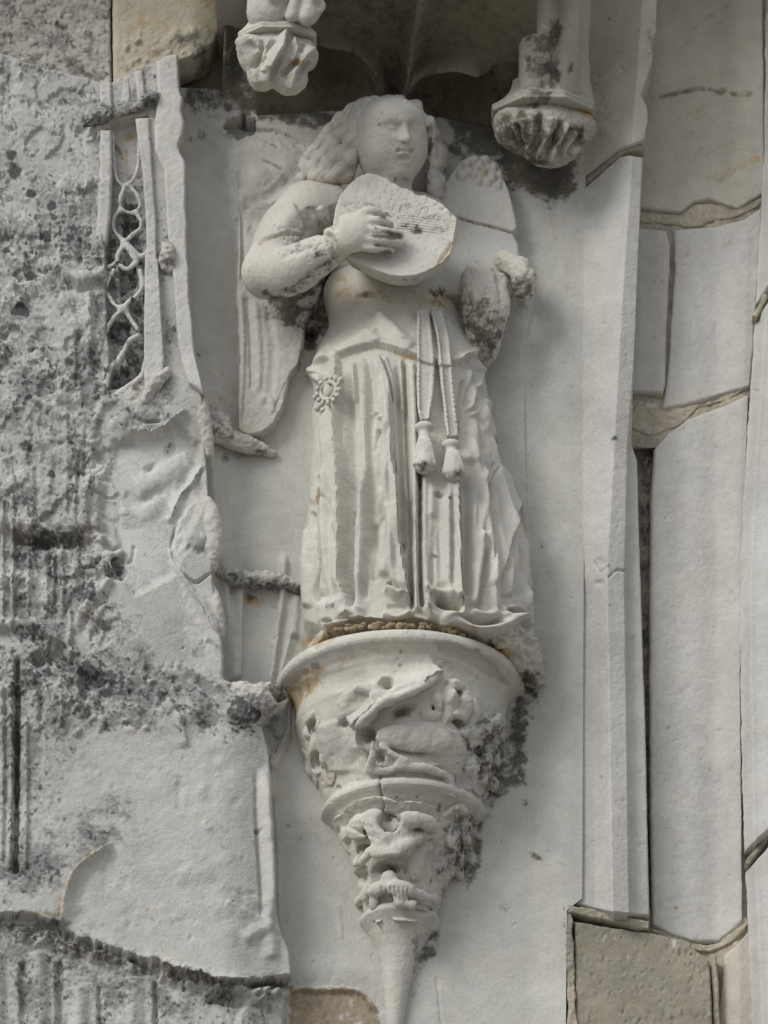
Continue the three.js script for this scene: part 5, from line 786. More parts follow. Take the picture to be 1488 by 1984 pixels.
  for (const [P, w, h] of [[[[926, 770], [950, 860], [982, 980], [1008, 1100], [1024, 1200]], 10, 7], [[[912, 850], [934, 960], [948, 1060], [956, 1150], [964, 1205]], 9, 7], [[[938, 800], [968, 900], [996, 1010], [1018, 1120], [1030, 1210]], 7, -6], [[[920, 800], [944, 920], [962, 1040], [976, 1140], [988, 1205]], 8, -7], [[[640, 900], [634, 1000], [640, 1100], [650, 1190]], 8, 5], [[[748, 900], [752, 1000], [760, 1090], [766, 1170]], 7, 5], [[[836, 930], [834, 1040], [830, 1140], [836, 1195]], 7, 5], [[[866, 930], [868, 1040], [870, 1140], [874, 1190]], 6, 5]]) line(P, { w, h, p: 'sharp', taper: 0.15, wob: 0.6 });
  // the hem breaking over the plate
  HS.poly([[622, 1168], [680, 1164], [694, 1185], [690, 1212], [640, 1226], [622, 1205]], 9, { soft: 11, wob: 2 }); HS.blob(643, 1208, 12, 7, -15); line([[640, 1218], [665, 1214], [690, 1208]], { w: 6, h: 7 });
  line([[752, 1128], [772, 1142], [790, 1150], [797, 1158]], { w: 9, h: -9 }); line([[748, 1140], [770, 1156], [796, 1164]], { w: 13, h: 12 }); line([[742, 1190], [770, 1200], [800, 1188]], { w: 9, h: 9 }); line([[750, 1176], [790, 1176]], { w: 7, h: -4 });
  line([[845, 1164], [868, 1174], [893, 1186]], { w: 11, h: -16 }); line([[832, 1150], [860, 1152], [890, 1166]], { w: 10, h: 9 }); line([[815, 1175], [832, 1192], [846, 1210]], { w: 9, h: 11 }); line([[828, 1178], [842, 1200]], { w: 6, h: -7 });
  line([[855, 1190], [885, 1208], [915, 1224], [950, 1222], [985, 1206], [1010, 1194]], { w: 14, h: 13 }); line([[905, 1185], [935, 1196], [975, 1190], [1010, 1204]], { w: 13, h: 11 }); line([[900, 1200], [940, 1210], [970, 1204]], { w: 8, h: -8 }); line([[980, 1182], [1010, 1196], [1030, 1222]], { w: 11, h: -14 }); line([[970, 1176], [1000, 1182], [1026, 1204]], { w: 9, h: 10 }); line([[700, 1180], [705, 1204], [725, 1200]], { w: 9, h: 7 });
  const r = rng(303); for (let i = 0; i < 160; i++) { const x = 600 + r() * 430, y = 560 + r() * 640, s = 2 + 4 * r(); HS.blob(x, y, s, s * (1 + r()), -0.6 - 1.6 * r() * r()); }
  for (const [x, y, a, b, q] of [[848, 962, 12, 8, .7], [868, 973, 5, 4, .8], [838, 1082, 8, 9, .7], [760, 995, 6, 5, .6], [830, 1152, 9, 12, .6], [653, 1180, 12, 7, .6], [782, 1055, 5, 16, .7], [676, 940, 7, 40, .35], [684, 1100, 8, 60, .35], [814, 1040, 4, 120, .5], [708, 810, 4, 4, .9], [782, 665, 8, 6, .5], [880, 838, 8, 6, .8], [1030, 1145, 6, 8, .6]]) SS.lichShade.blob(x, y, a, b, q, { p: 'flat' });
  SS.brown.line([[628, 860], [616, 1000], [622, 1100], [618, 1160]], { w: 6, h: 0.55, wob: 3 }); SS.brown.line([[813, 880], [814, 1150]], { w: 4, h: 0.6, wob: 2 }); SS.brown.line([[848, 1168], [892, 1186]], { w: 8, h: 0.6 }); SS.brown.line([[985, 1186], [1026, 1220]], { w: 9, h: 0.6 });
  SS.brown.line([[676, 940], [684, 1150]], { w: 4, h: 0.4, wob: 2 }); SS.ochre.line([[760, 683], [812, 700]], { w: 5, h: 0.8 }); SS.ochre.blob(730, 804, 8, 3, 1.1); SS.ochre.poly([[625, 1224], [690, 1208], [800, 1198], [950, 1230], [960, 1250], [620, 1250]], 0.6, { soft: 6, wob: 4 });
  SS.ochre.poly([[640, 520], [700, 555], [860, 560], [900, 560], [900, 620], [870, 600], [720, 585], [650, 600]], 0.48, { soft: 12, wob: 8 }); SS.sootShade.blob(846, 568, 34, 18, 0.55); SS.sootShade.blob(710, 570, 16, 14, 0.5); SS.brown.blob(860, 585, 40, 30, 0.4); SS.ochre.blob(630, 605, 14, 8, 0.9, { rot: 0.5 });
}
{
  const nr = 300, nc = 190;
  part('gown', carve({
    nr, nc, uvz: (i, j) => {
      const s = Math.sin((j / (nc - 1) * 2 - 1) * Math.PI * 0.5), t = i / (nr - 1), ub = 810 + 226 * s, vb = hem(ub), v = mix(508, vb, t), l = gL(v), r = gR(v), u = (l + r) / 2 + (r - l) / 2 * s;
      return [u, v, gz(u, v)];
    }, h: (u, v) => { const e = HS.get(u, v); return e * mix(1.15, 1.75, sstep(690, 790, v)); }, col: tint([0.54, 0.518, 0.456], SS, { speck: 0.8 }), rough: 0.45, skirt: 150, seed: 201
  }), angel, stoneMat, 'pleated skirt and overhanging tunic');
}
// girdle ends: two beaded bands, each ending in a knot and a tassel
for (const [L, R, k, tas, name] of [
  [[[808, 600], [808, 660], [808, 720], [809, 790], [817, 815]], [[830, 598], [836, 640], [842, 700], [840, 760], [832, 812]], 0, [[822, 828], [823, 868], [822, 898]], 'left'],
  [[[834, 602], [846, 660], [852, 720], [858, 780], [866, 845]], [[856, 600], [868, 650], [874, 700], [879, 760], [888, 845]], 1, [[874, 862], [878, 890], [879, 915]], 'right'],
]) {
  const H = new Ras(790, 590, 910, 870), pts = (P, o) => P.map(p => [p[0] + o, p[1]]);
  H.line(pts(L, 3), { w: 4, h: 4, wob: 1 }); H.line(pts(R, -3), { w: 4, h: 4, wob: 1 });
  const cR = curve(pts(R, -2), 9), cL = curve(pts(L, 2), 9); for (const c of [cR, cL]) for (const p of c) H.blob(p[0], p[1], 4, 5, 3.2);
  const band = part('girdle_band', slab({ top: [L[0], R[0]], bottom: [L[4], R[4]], left: L, right: R, smooth: true, z: (u, v) => gz(u, v) + 0.020 + HS.get(u, v) * 0.0005, h: (u, v) => H.get(u, v), col: tint([0.535, 0.513, 0.452], null, { speck: 0.8 }), edge: 2, edges: [0, 1, 0, 1], skirt: 26, rough: 0.5, step: 2.2, wob: 1.2, seed: 211 + k }), angel);
  const T = tas.map(p => [p[0], p[1], gz(p[0], p[1]) + 0.028]);
  const a = at(...T[0]), b = at(...T[1]), c = at(...T[2]), S = new Stain(780, 800, 930, 950); S.sootShade.blob(T[2][0], T[2][1] + 6, 24, 16, 0.5); S.brown.blob(T[2][0], T[2][1] + 4, 26, 18, 0.4);
  const list = [ell(a, [0.0185, 0.011, 0.016], 0.004), cap([a[0], a[1] - 0.010, a[2]], [b[0], b[1], b[2]], 0.0105, 0.015, 0.006), cap(b, c, 0.0155, 0.0205, 0.01)];
  for (let q = 0; q < 5; q++) { const x = (q - 2) * 0.009; list.push(cap([b[0] + x * 0.5, b[1] + 0.01, b[2] + 0.012], [c[0] + x, c[1] - 0.004, c[2] + 0.016 - Math.abs(x) * 0.5], 0.004, 0.0052, 0.003)); }
  part('tassel', solid({ list, lo: [a[0] - 0.05, c[1] - 0.05, a[2] - 0.05], hi: [a[0] + 0.05, a[1] + 0.03, a[2] + 0.08], cell: 0.0019, col: tint([0.535, 0.513, 0.452], S, { speck: 0.8 }), rough: (u, v) => 0.6 + 1.4 * sstep(T[2][1] - 8, T[2][1] + 8, v), seed: 215 + k }), band);
}
{ // ring brooch on the hip
  const gz0 = gz, gzb = (u, v) => gz0(u, v) + 0.008 + Math.max(HS.get(640, 760), HS.get(630, 770), 2) * 0.0014;
  const ring = []; const c = [636, 757], n = 26; for (let i = 0; i <= n; i++) { const a = i / n * 2 * Math.PI, x = 13 * Math.cos(a), y = 18 * Math.sin(a), q = [c[0] + x * 0.88 - y * 0.47, c[1] + x * 0.47 + y * 0.88]; ring.push([q[0], q[1], gzb(q[0], q[1]) + 0.014]); }
  const list = [chain(ring, ring.map(() => 0.0034), 0.003, 4)];
  for (let i = 0; i < n; i += 2) { const a = i / n * 2 * Math.PI, x = 20 * Math.cos(a), y = 26 * Math.sin(a), q = [c[0] + x * 0.88 - y * 0.47, c[1] + x * 0.47 + y * 0.88]; list.push(ell(at(q[0], q[1], gzb(q[0], q[1]) + 0.012), [0.0055, 0.0055, 0.006], 0.003)); }
  for (const [x, y] of [[652, 732], [661, 736], [622, 786], [616, 792], [626, 795], [612, 770]]) list.push(ell(at(x, y, gzb(x, y) + 0.011), [0.007, 0.006, 0.007], 0.003));
  list.push(ell(at(c[0], c[1], gzb(c[0], c[1]) + 0.008), [0.010, 0.015, 0.008], 0.004));
  const o = at(c[0], c[1], gzb(c[0], c[1]));
  part('brooch', solid({ list, lo: [o[0] - 0.05, o[1] - 0.06, o[2] - 0.05], hi: [o[0] + 0.05, o[1] + 0.06, o[2] + 0.06], cell: 0.0018, col: tint([0.535, 0.513, 0.452], SS, { speck: 0.6 }), rough: 0.6, seed: 220 }), angel);
}
// ---- body: trunk, shoulder, right arm and hand, neck and head in one piece
const HB = { };
{
  const c0 = at(754, 263, 0.148), yaw = 0.47, roll = 0.0;
  const C = [0, -SN, CS], U = [0, CS, SN], X = [1, 0, 0];
  const fw = [Math.sin(yaw), C[1] * Math.cos(yaw), C[2] * Math.cos(yaw)], rt0 = [Math.cos(yaw), -C[1] * Math.sin(yaw), -C[2] * Math.sin(yaw)];
  const rt = rt0.map((q, i) => q * Math.cos(roll) + U[i] * -Math.sin(roll)), up = U.map((q, i) => q * Math.cos(roll) + rt0[i] * Math.sin(roll));
  const hp = (a, b, c) => [0, 1, 2].map(i => c0[i] + (a * rt[i] + b * up[i] + c * fw[i]) * 0.001);
  const ax = [rt, up, fw];
  Object.assign(HB, { hp, ax });
  const head = [
    ell(hp(0, 9, -12), [0.066, 0.065, 0.074], 0.02, ax), ell(hp(0, -8, 8), [0.067, 0.070, 0.056], 0.03, ax), ell(hp(0, -52, 8), [0.056, 0.045, 0.050], 0.035, ax),
    ell(hp(-30, -24, 30), [0.026, 0.030, 0.022], 0.03, ax), ell(hp(30, -24, 30), [0.026, 0.030, 0.022], 0.03, ax), ell(hp(0, -76, 44), [0.022, 0.018, 0.018], 0.025, ax),
    ell(hp(0, 34, 34), [0.050, 0.028, 0.024], 0.03, ax),
    cut(ell(hp(-22, 15, 68), [0.0150, 0.0105, 0.010], 0.016, ax)), cut(ell(hp(22, 15, 68), [0.0150, 0.0105, 0.010], 0.016, ax)),
    ell(hp(-22, 12, 52.5), [0.0110, 0.0070, 0.010], 0.008, ax), ell(hp(22, 12, 52.5), [0.0110, 0.0070, 0.010], 0.008, ax),
    cap(hp(-8, 27, 62), hp(-35, 26, 52), 0.0050, 0.004, 0.010), cap(hp(8, 27, 62), hp(35, 26, 52), 0.0050, 0.004, 0.010),
    cap(hp(0, 22, 62), hp(0, -10, 77), 0.0050, 0.0078, 0.008), ell(hp(-8, -11, 67), [0.0058, 0.005, 0.007], 0.006, ax), ell(hp(8, -11, 67), [0.0058, 0.005, 0.007], 0.006, ax),
    cut(ell(hp(-4.5, -17, 72), [0.0026, 0.0022, 0.004], 0.002, ax)), cut(ell(hp(4.5, -17, 72), [0.0026, 0.0022, 0.004], 0.002, ax)),
    ell(hp(0, -36, 52), [0.024, 0.019, 0.016], 0.014, ax),
    cap(hp(-9, -29.5, 66), hp(9, -29.5, 66), 0.0036, 0.0036, 0.006), cap(hp(-6, -37, 66), hp(6, -37, 66), 0.0044, 0.0044, 0.006),
    cut(cap(hp(-12, -33.2, 68.5), hp(0, -33.6, 72), 0.0014, 0.0018, 0.003)), cut(cap(hp(0, -33.6, 72), hp(12, -33.2, 68.5), 0.0018, 0.0014, 0.003)), cut(ell(hp(0, -47, 66), [0.010, 0.003, 0.005], 0.010, ax)),
    cut(ell(hp(-15, -33, 67), [0.003, 0.003, 0.005], 0.006, ax)), cut(ell(hp(15, -33, 67), [0.003, 0.003, 0.005], 0.006, ax)),
  ];
  const trunk = [
    chain([[752, 330, 0.115], [750, 400, 0.10]], [0.044, 0.052], 0.03), ell(at(742, 470, 0.055), [0.112, 0.095, 0.060], 0.03),
    ell(at(600, 412, 0.088), [0.052, 0.052, 0.046], 0.03), ell(at(818, 420, 0.05), [0.05, 0.05, 0.045], 0.03),
    chain([[592, 412, 0.092], [556, 445, 0.105], [530, 500, 0.125], [520, 528, 0.135]], [0.050, 0.053, 0.050, 0.048], 0.02), chain([[640, 398, 0.10], [600, 404, 0.10]], [0.042, 0.05], 0.03),
    chain([[520, 528, 0.138], [560, 526, 0.165], [600, 505, 0.190], [645, 480, 0.212], [668, 466, 0.226]], [0.0485, 0.049, 0.043, 0.033, 0.027], 0.02),
    // hand: the back of it, four fingers over the strings, the thumb above
    ell(at(680, 451, 0.246), [0.040, 0.042, 0.026], 0.016), ell(at(700, 444, 0.252), [0.024, 0.032, 0.020], 0.012),
    chain([[704, 430, 0.256], [728, 428, 0.262], [748, 432, 0.252], [756, 436, 0.242]], [0.0105, 0.0102, 0.009, 0.0075], 0.005, 5),
    chain([[706, 446, 0.258], [735, 448, 0.262], [760, 452, 0.252], [776, 456, 0.238]], [0.0105, 0.0105, 0.0095, 0.008], 0.005, 5),
    chain([[702, 463, 0.254], [735, 465, 0.258], [760, 468, 0.250], [778, 472, 0.236]], [0.0105, 0.010, 0.0092, 0.0075], 0.005, 5),
    chain([[692, 476, 0.246], [720, 480, 0.250], [744, 484, 0.244], [758, 486, 0.234]], [0.0098, 0.009, 0.0082, 0.007], 0.005, 5),
    chain([[690, 428, 0.248], [706, 414, 0.258], [722, 411, 0.256], [740, 418, 0.240]], [0.013, 0.0118, 0.0105, 0.0085], 0.006, 5),
    cut(chain([[728, 421, 0.262], [752, 425, 0.250]], [0.004, 0.005], 0.004)),
  ];
  const fHead = field(head), fTr = field(trunk), cuff = [[490, 492], [500, 472], [525, 462], [560, 456], [585, 456], [600, 460]];
  const RB = new Ras(450, 340, 900, 640), FP = new Ras(660, 160, 860, 370); { const r = rng(8080); for (let i = 0; i < 120; i++) { const x = 680 + r() * 160, y = 180 + r() * 170, s = 1.5 + 3 * r() * r(); FP.blob(x, y, s, s * (0.7 + 0.6 * r()), -0.7 - 1.6 * r() * r()); } for (let i = 0; i < 14; i++) FP.blob(690 + r() * 130, 190 + r() * 150, 8 + 10 * r(), 6 + 8 * r(), (r() - 0.6) * 2.4, { wob: 0.4 }); for (let i = 0; i < 26; i++) FP.blob(700 + r() * 130, 182 + r() * 16, 4 + 3 * r(), 3 + 3 * r(), (r() - 0.4) * 4); }
  RB.line([[482, 520], [486, 496], [500, 474], [525, 462], [560, 455], [600, 458]], { w: 4.5, h: -5, wob: 1 }); RB.line([[500, 462], [525, 452], [560, 446], [590, 450]], { w: 30, h: 4, p: 'step', side: 1, wob: 2 }); RB.line([[575, 398], [560, 425], [535, 450]], { w: 22, h: 7 }); RB.line([[600, 400], [602, 430], [596, 455]], { w: 14, h: -7 }); RB.line([[618, 400], [632, 430], [634, 458]], { w: 12, h: 7 }); RB.line([[640, 398], [648, 425], [648, 450]], { w: 9, h: -7 }); RB.line([[530, 436], [545, 448], [565, 452]], { w: 6, h: -5 }); RB.line([[572, 400], [588, 425], [598, 452]], { w: 6, h: -5 }); RB.line([[560, 395], [575, 420], [585, 445]], { w: 14, h: 5 }); RB.line([[608, 402], [622, 430], [624, 460]], { w: 10, h: -4 });
  RB.line([[640, 450], [644, 475], [650, 500]], { w: 6, h: -4 }); RB.line([[630, 448], [632, 470], [640, 500]], { w: 6, h: 3 }); RB.line([[545, 500], [570, 488], [610, 478]], { w: 10, h: -4, wob: 3 });
  for (let i = 0, r = rng(61); i < 90; i++) RB.blob(530 + r() * 110, 440 + r() * 60, 2 + 4 * r(), 2 + 3 * r(), -1 - 2 * r());
  SS.lichShade.poly([[545, 470], [600, 455], [640, 470], [655, 500], [600, 545], [540, 570], [590, 520], [560, 500]], 0.36, { soft: 14, wob: 8 }); SS.lichShade.poly([[500, 555], [560, 572], [620, 545], [650, 512], [640, 500], [590, 535], [530, 560]], 0.4, { soft: 8, wob: 5 }); SS.sootShade.line([[500, 558], [540, 578], [600, 566], [650, 522]], { w: 12, h: 0.6, wob: 5 }); SS.lichShade.blob(546, 530, 9, 9, 0.5); SS.lichShade.blob(625, 490, 26, 12, 0.4); SS.lichShade.poly([[590, 395], [660, 385], [655, 465], [612, 458]], 0.42, { soft: 16, wob: 9 });
  SS.sootShade.line([[690, 502], [735, 492], [765, 490]], { w: 9, h: 0.8, wob: 3 }); SS.sootShade.line([[722, 442], [780, 456]], { w: 6, h: 0.7 }); SS.sootShade.blob(772, 458, 10, 7, 0.7); SS.sootShade.line([[720, 456], [772, 462]], { w: 6, h: 0.75 }); SS.sootShade.line([[716, 436], [750, 440]], { w: 5, h: 0.55 }); SS.sootShade.line([[712, 456], [765, 460]], { w: 4.5, h: 0.6 }); SS.sootShade.blob(742, 420, 14, 9, 0.65); SS.sootShade.line([[706, 473], [760, 477]], { w: 4, h: 0.5 }); SS.lichShade.line([[650, 502], [700, 500], [740, 492]], { w: 9, h: 0.45 });  // dark lines in the gaps between the fingers and in the thumb hollow
  SS.ochre.line([[498, 474], [530, 462], [562, 456]], { w: 5, h: 0.7 }); SS.ochre.blob(562, 456, 8, 5, 0.9); SS.ochre.line([[480, 530], [488, 494]], { w: 5, h: 0.5 });
  SS.sootShade.blob(735, 242, 3, 5, 1.3); SS.sootShade.blob(740, 218, 3, 3, 0.6); SS.brown.blob(765, 348, 6, 9, 0.9); SS.lichShade.blob(785, 345, 14, 12, 0.45);
  const lo = at(448, 620, 0), hi = at(910, 150, 0);
  const fAll = (x, y, z) => { const a = fHead(x, y, z), b = fTr(x, y, z), k = 0.014, h = clamp(0.5 + 0.5 * (b - a) / k); return mix(b, a, h) - k * h * (1 - h); };
  part('body', solid({ f: fAll, lo: [lo[0], lo[1] - 0.06, -0.01], hi: [hi[0], hi[1], 0.30], cell: 0.0024, col: tint([0.545, 0.522, 0.460], SS, { speck: 0.7 }), rough: (u, v) => v < 350 ? 0.34 : 0.6, relief: (u, v) => v > 350 ? RB.get(u, v) : FP.get(u, v), seed: 231 }), angel, stoneMat, 'weathered face, short sleeved arm and strumming hand');
}
{ // hair: heavy wavy locks swept down both sides, rough crown
  const L = [];
  const lock = (pts, r, amp = 0.1) => { const c = curve(pts.map(p => [p[0], p[1], p[2] * 1000]), 10); L.push(chain(c.map((p, i) => [p[0] + 3.5 * Math.sin(i * 0.9 + pts[0][0]), p[1] + 2 * Math.cos(i * 1.1), p[2] / 1000 + 0.003 * Math.sin(i * 1.3 + pts[0][1])]), c.map((p, i) => 1.02 * (r[0] + (r[1] - r[0]) * i / (c.length - 1)) + 0.0026 * Math.sin(i * 1.9 + pts[0][1])), 0.004, 7)); };
  lock([[718, 200, 0.150], [686, 213, 0.135], [655, 240, 0.125], [622, 282, 0.112], [600, 318, 0.10], [592, 346, 0.09]], [0.013, 0.015]);
  lock([[712, 198, 0.165], [692, 226, 0.158], [664, 262, 0.145], [632, 296, 0.13], [606, 336, 0.112]], [0.013, 0.016]);
  lock([[704, 206, 0.172], [694, 244, 0.168], [672, 282, 0.155], [640, 316, 0.14], [614, 348, 0.118]], [0.012, 0.016]);
  lock([[698, 220, 0.172], [694, 262, 0.165], [684, 300, 0.15], [655, 328, 0.138], [624, 356, 0.118]], [0.011, 0.015]);
  lock([[690, 250, 0.160], [686, 300, 0.14], [672, 336, 0.125], [645, 358, 0.11]], [0.010, 0.013]);
  lock([[640, 270, 0.115], [612, 300, 0.095], [596, 330, 0.08]], [0.02, 0.018]); lock([[672, 240, 0.12], [640, 300, 0.10], [630, 345, 0.09]], [0.022, 0.022]);
  lock([[706, 203, 0.165], [735, 195, 0.150], [765, 193, 0.142], [795, 202, 0.140], [816, 218, 0.138], [828, 240, 0.14]], [0.008, 0.008]);
  lock([[735, 200, 0.130], [770, 196, 0.115], [802, 208, 0.11]], [0.013, 0.013]);
  lock([[830, 234, 0.125], [836, 268, 0.11], [832, 304, 0.10], [842, 336, 0.085], [842, 372, 0.075]], [0.010, 0.012]);
  lock([[832, 250, 0.10], [842, 282, 0.085], [848, 318, 0.07], [848, 350, 0.06], [844, 374, 0.06]], [0.010, 0.012]); lock([[838, 300, 0.095], [834, 340, 0.09], [842, 372, 0.08]], [0.010, 0.012]); lock([[838, 250, 0.07], [852, 300, 0.04], [852, 350, 0.03]], [0.013, 0.014]);
  const S = SS; S.ochre.poly([[590, 340], [650, 350], [690, 330], [690, 365], [650, 380], [590, 372]], 0.62, { soft: 9, wob: 6 }); S.ochre.blob(655, 300, 30, 16, 0.34, { rot: -0.6 }); S.sootShade.line([[834, 260], [830, 320], [820, 360]], { w: 7, h: 0.55, wob: 3 }); S.lichShade.blob(862, 335, 18, 34, 0.5); S.brown.blob(860, 365, 22, 20, 0.4); S.lichShade.blob(850, 290, 10, 20, 0.3); S.sootShade.line([[700, 200], [695, 240]], { w: 3, h: 0.3 });
  S.brown.line([[834, 232], [836, 262], [826, 300], [808, 340], [796, 356]], { w: 5, h: 0.6, wob: 2 });
  const lo = at(570, 400, 0), hi = at(905, 165, 0);
  part('hair', solid({ list: L, lo: [lo[0], lo[1] - 0.07, -0.01], hi: [hi[0], hi[1], 0.21], cell: 0.0023, col: tint([0.525, 0.503, 0.443], SS, { speck: 0.5 }), rough: 0.9, relief: (u, v) => { const q = u < 760 ? 1 : -0.7, a = u * 0.83 + v * 0.55 * q, b = -u * 0.55 * q + v * 0.83; return 3.4 * fbm(u * 0.045, v * 0.045, 4, 3) + 1.5 * noise(a * 0.16 + 1.4 * noise(a * 0.03, b * 0.03, 2), b * 0.045, 5); }, seed: 241 }), angel, stoneMat, 'long wavy locks falling to both shoulders');
}
{ // the lute, its neck lost
  const O = [[660, 377], [676, 358], [694, 344], [712, 336], [732, 338], [749, 345], [762, 354], [772, 361], [786, 365], [798, 370], [808, 378], [822, 378], [842, 388], [860, 398], [885, 422], [882, 446], [878, 468], [872, 491], [858, 505], [840, 519], [822, 527], [804, 533], [780, 535], [758, 533], [734, 525], [712, 515], [692, 505], [676, 497], [660, 478], [648, 455], [646, 432], [650, 402], [660, 377]];
  const ang = curve(O.map(p => p.slice()).reverse(), 2.2, false);               // anticlockwise as seen
  const LS = new Stain(630, 330, 900, 570), LH = new Ras(630, 330, 900, 570), r = rng(404);
  for (let k = 0; k < 6; k++) LH.line([[735, 412 + 5.2 * k], [800, 420 + 5.2 * k], [884, 431 + 5.4 * k]], { w: 2.4, h: -2.6, wob: 0.4, taper: 0.05 });
  for (let i = 0; i < 260; i++) { const x = 655 + r() * 220, y = 348 + r() * 80, s = 1.6 + 3 * r(); LH.blob(x, y, s, s * (0.7 + 0.6 * r()), -0.8 - 1.8 * r()); } for (let i = 0; i < 60; i++) LH.blob(700 + r() * 170, 450 + r() * 70, 2 + 3 * r(), 2 + 2 * r(), -1 - r());
  LH.line([[655, 398], [675, 402], [705, 401], [740, 408], [800, 416]], { w: 18, h: -3.5, p: 'step', side: -1, wob: 2 }); LH.line([[850, 512], [866, 488], [876, 468]], { w: 7, h: -4 });
  LS.lichShade.poly([[690, 385], [760, 372], [860, 410], [870, 435], [760, 425], [700, 410]], 0.25, { soft: 16, wob: 8 }); LS.lichShade.blob(808, 446, 22, 12, 0.75); LS.lichShade.blob(790, 436, 30, 10, 0.4); LS.sootShade.blob(806, 447, 12, 8, 0.55); LS.brown.line([[665, 401], [705, 402]], { w: 5, h: 0.6 }); LS.sootShade.blob(748, 415, 16, 12, 0.62); LS.lichShade.blob(843, 495, 9, 6, 0.5); LS.lichShade.blob(766, 497, 5, 5, 0.6); LS.lichShade.poly([[735, 425], [884, 432], [884, 456], [800, 452], [735, 440]], 0.3, { soft: 5, wob: 3 });
  LS.ochre.line([[845, 515], [866, 490], [878, 466]], { w: 5, h: 0.95 }); LS.brown.line([[868, 484], [876, 468]], { w: 4, h: 0.8 }); LS.lichShade.poly([[660, 500], [700, 515], [720, 545], [690, 540], [665, 520]], 0.5, { soft: 8, wob: 5 }); LS.ochre.line([[700, 545], [760, 560], [830, 552], [860, 530]], { w: 8, h: 0.55, wob: 3 }); LS.sootShade.line([[760, 545], [840, 540]], { w: 10, h: 0.25 });
  const prof = []; for (let i = 0; i <= 44; i++) prof.push([i / 44, 0, 1]); for (const [p, z, n] of [[1.004, -0.003, 1], [1.0, -0.012, 5], [0.985, -0.030, 9], [0.94, -0.052, 11], [0.84, -0.078, 12], [0.66, -0.10, 10]]) { const q = prof[prof.length - 1]; for (let s = 1; s <= n; s++) prof.push([mix(q[0], p, s / n), mix(q[1], z, s / n), s === n ? 0 : 0]); }
  const nc = ang.length, cu = 768, cv = 442;
  const g = carve({
    nr: prof.length, nc, uvz: (i, j) => { const [p, dz] = prof[i], o = ang[j], wob = i > 38 && i < 50 ? 1 + 0.012 * fbm(o[0] * 0.12, o[1] * 0.12, 3, 2) : 1; const u = cu + (o[0] - cu) * p * wob, v0 = cv + (o[1] - cv) * p * wob, zf = 0.212 + 0.00016 * (v0 - 440) + 0.00006 * (u - 770); return [u, v0 - dz * 1000 * SN, zf + dz]; },
    h: (u, v, i) => i < 45 ? LH.get(u, v) : 0, col: tint([0.53, 0.508, 0.45], LS, { speck: 1.1 }), rough: (u, v) => 0.5 + 0.7 * sstep(440, 400, v), seed: 251
  });
  const lute = part('lute', g, angel, stoneMat, 'round bodied lute whose neck is broken away');
  const strings = []; for (let k = 0; k < 5; k++) strings.push(chain([[740, 415 + 5.2 * k, 0.2105], [800, 422.6 + 5.2 * k, 0.2125], [882, 433.4 + 5.4 * k, 0.219]], [0.0013, 0.0013, 0.0013], 0.001, 12));
  const lo = at(735, 475, 0), hi = at(890, 405, 0);
  part('strings', solid({ list: strings, lo: [lo[0], lo[1], 0.20], hi: [hi[0], hi[1], 0.23], cell: 0.0011, col: tint([0.52, 0.50, 0.455], LS, {}), rough: 0.15, seed: 252 }), lute);
}
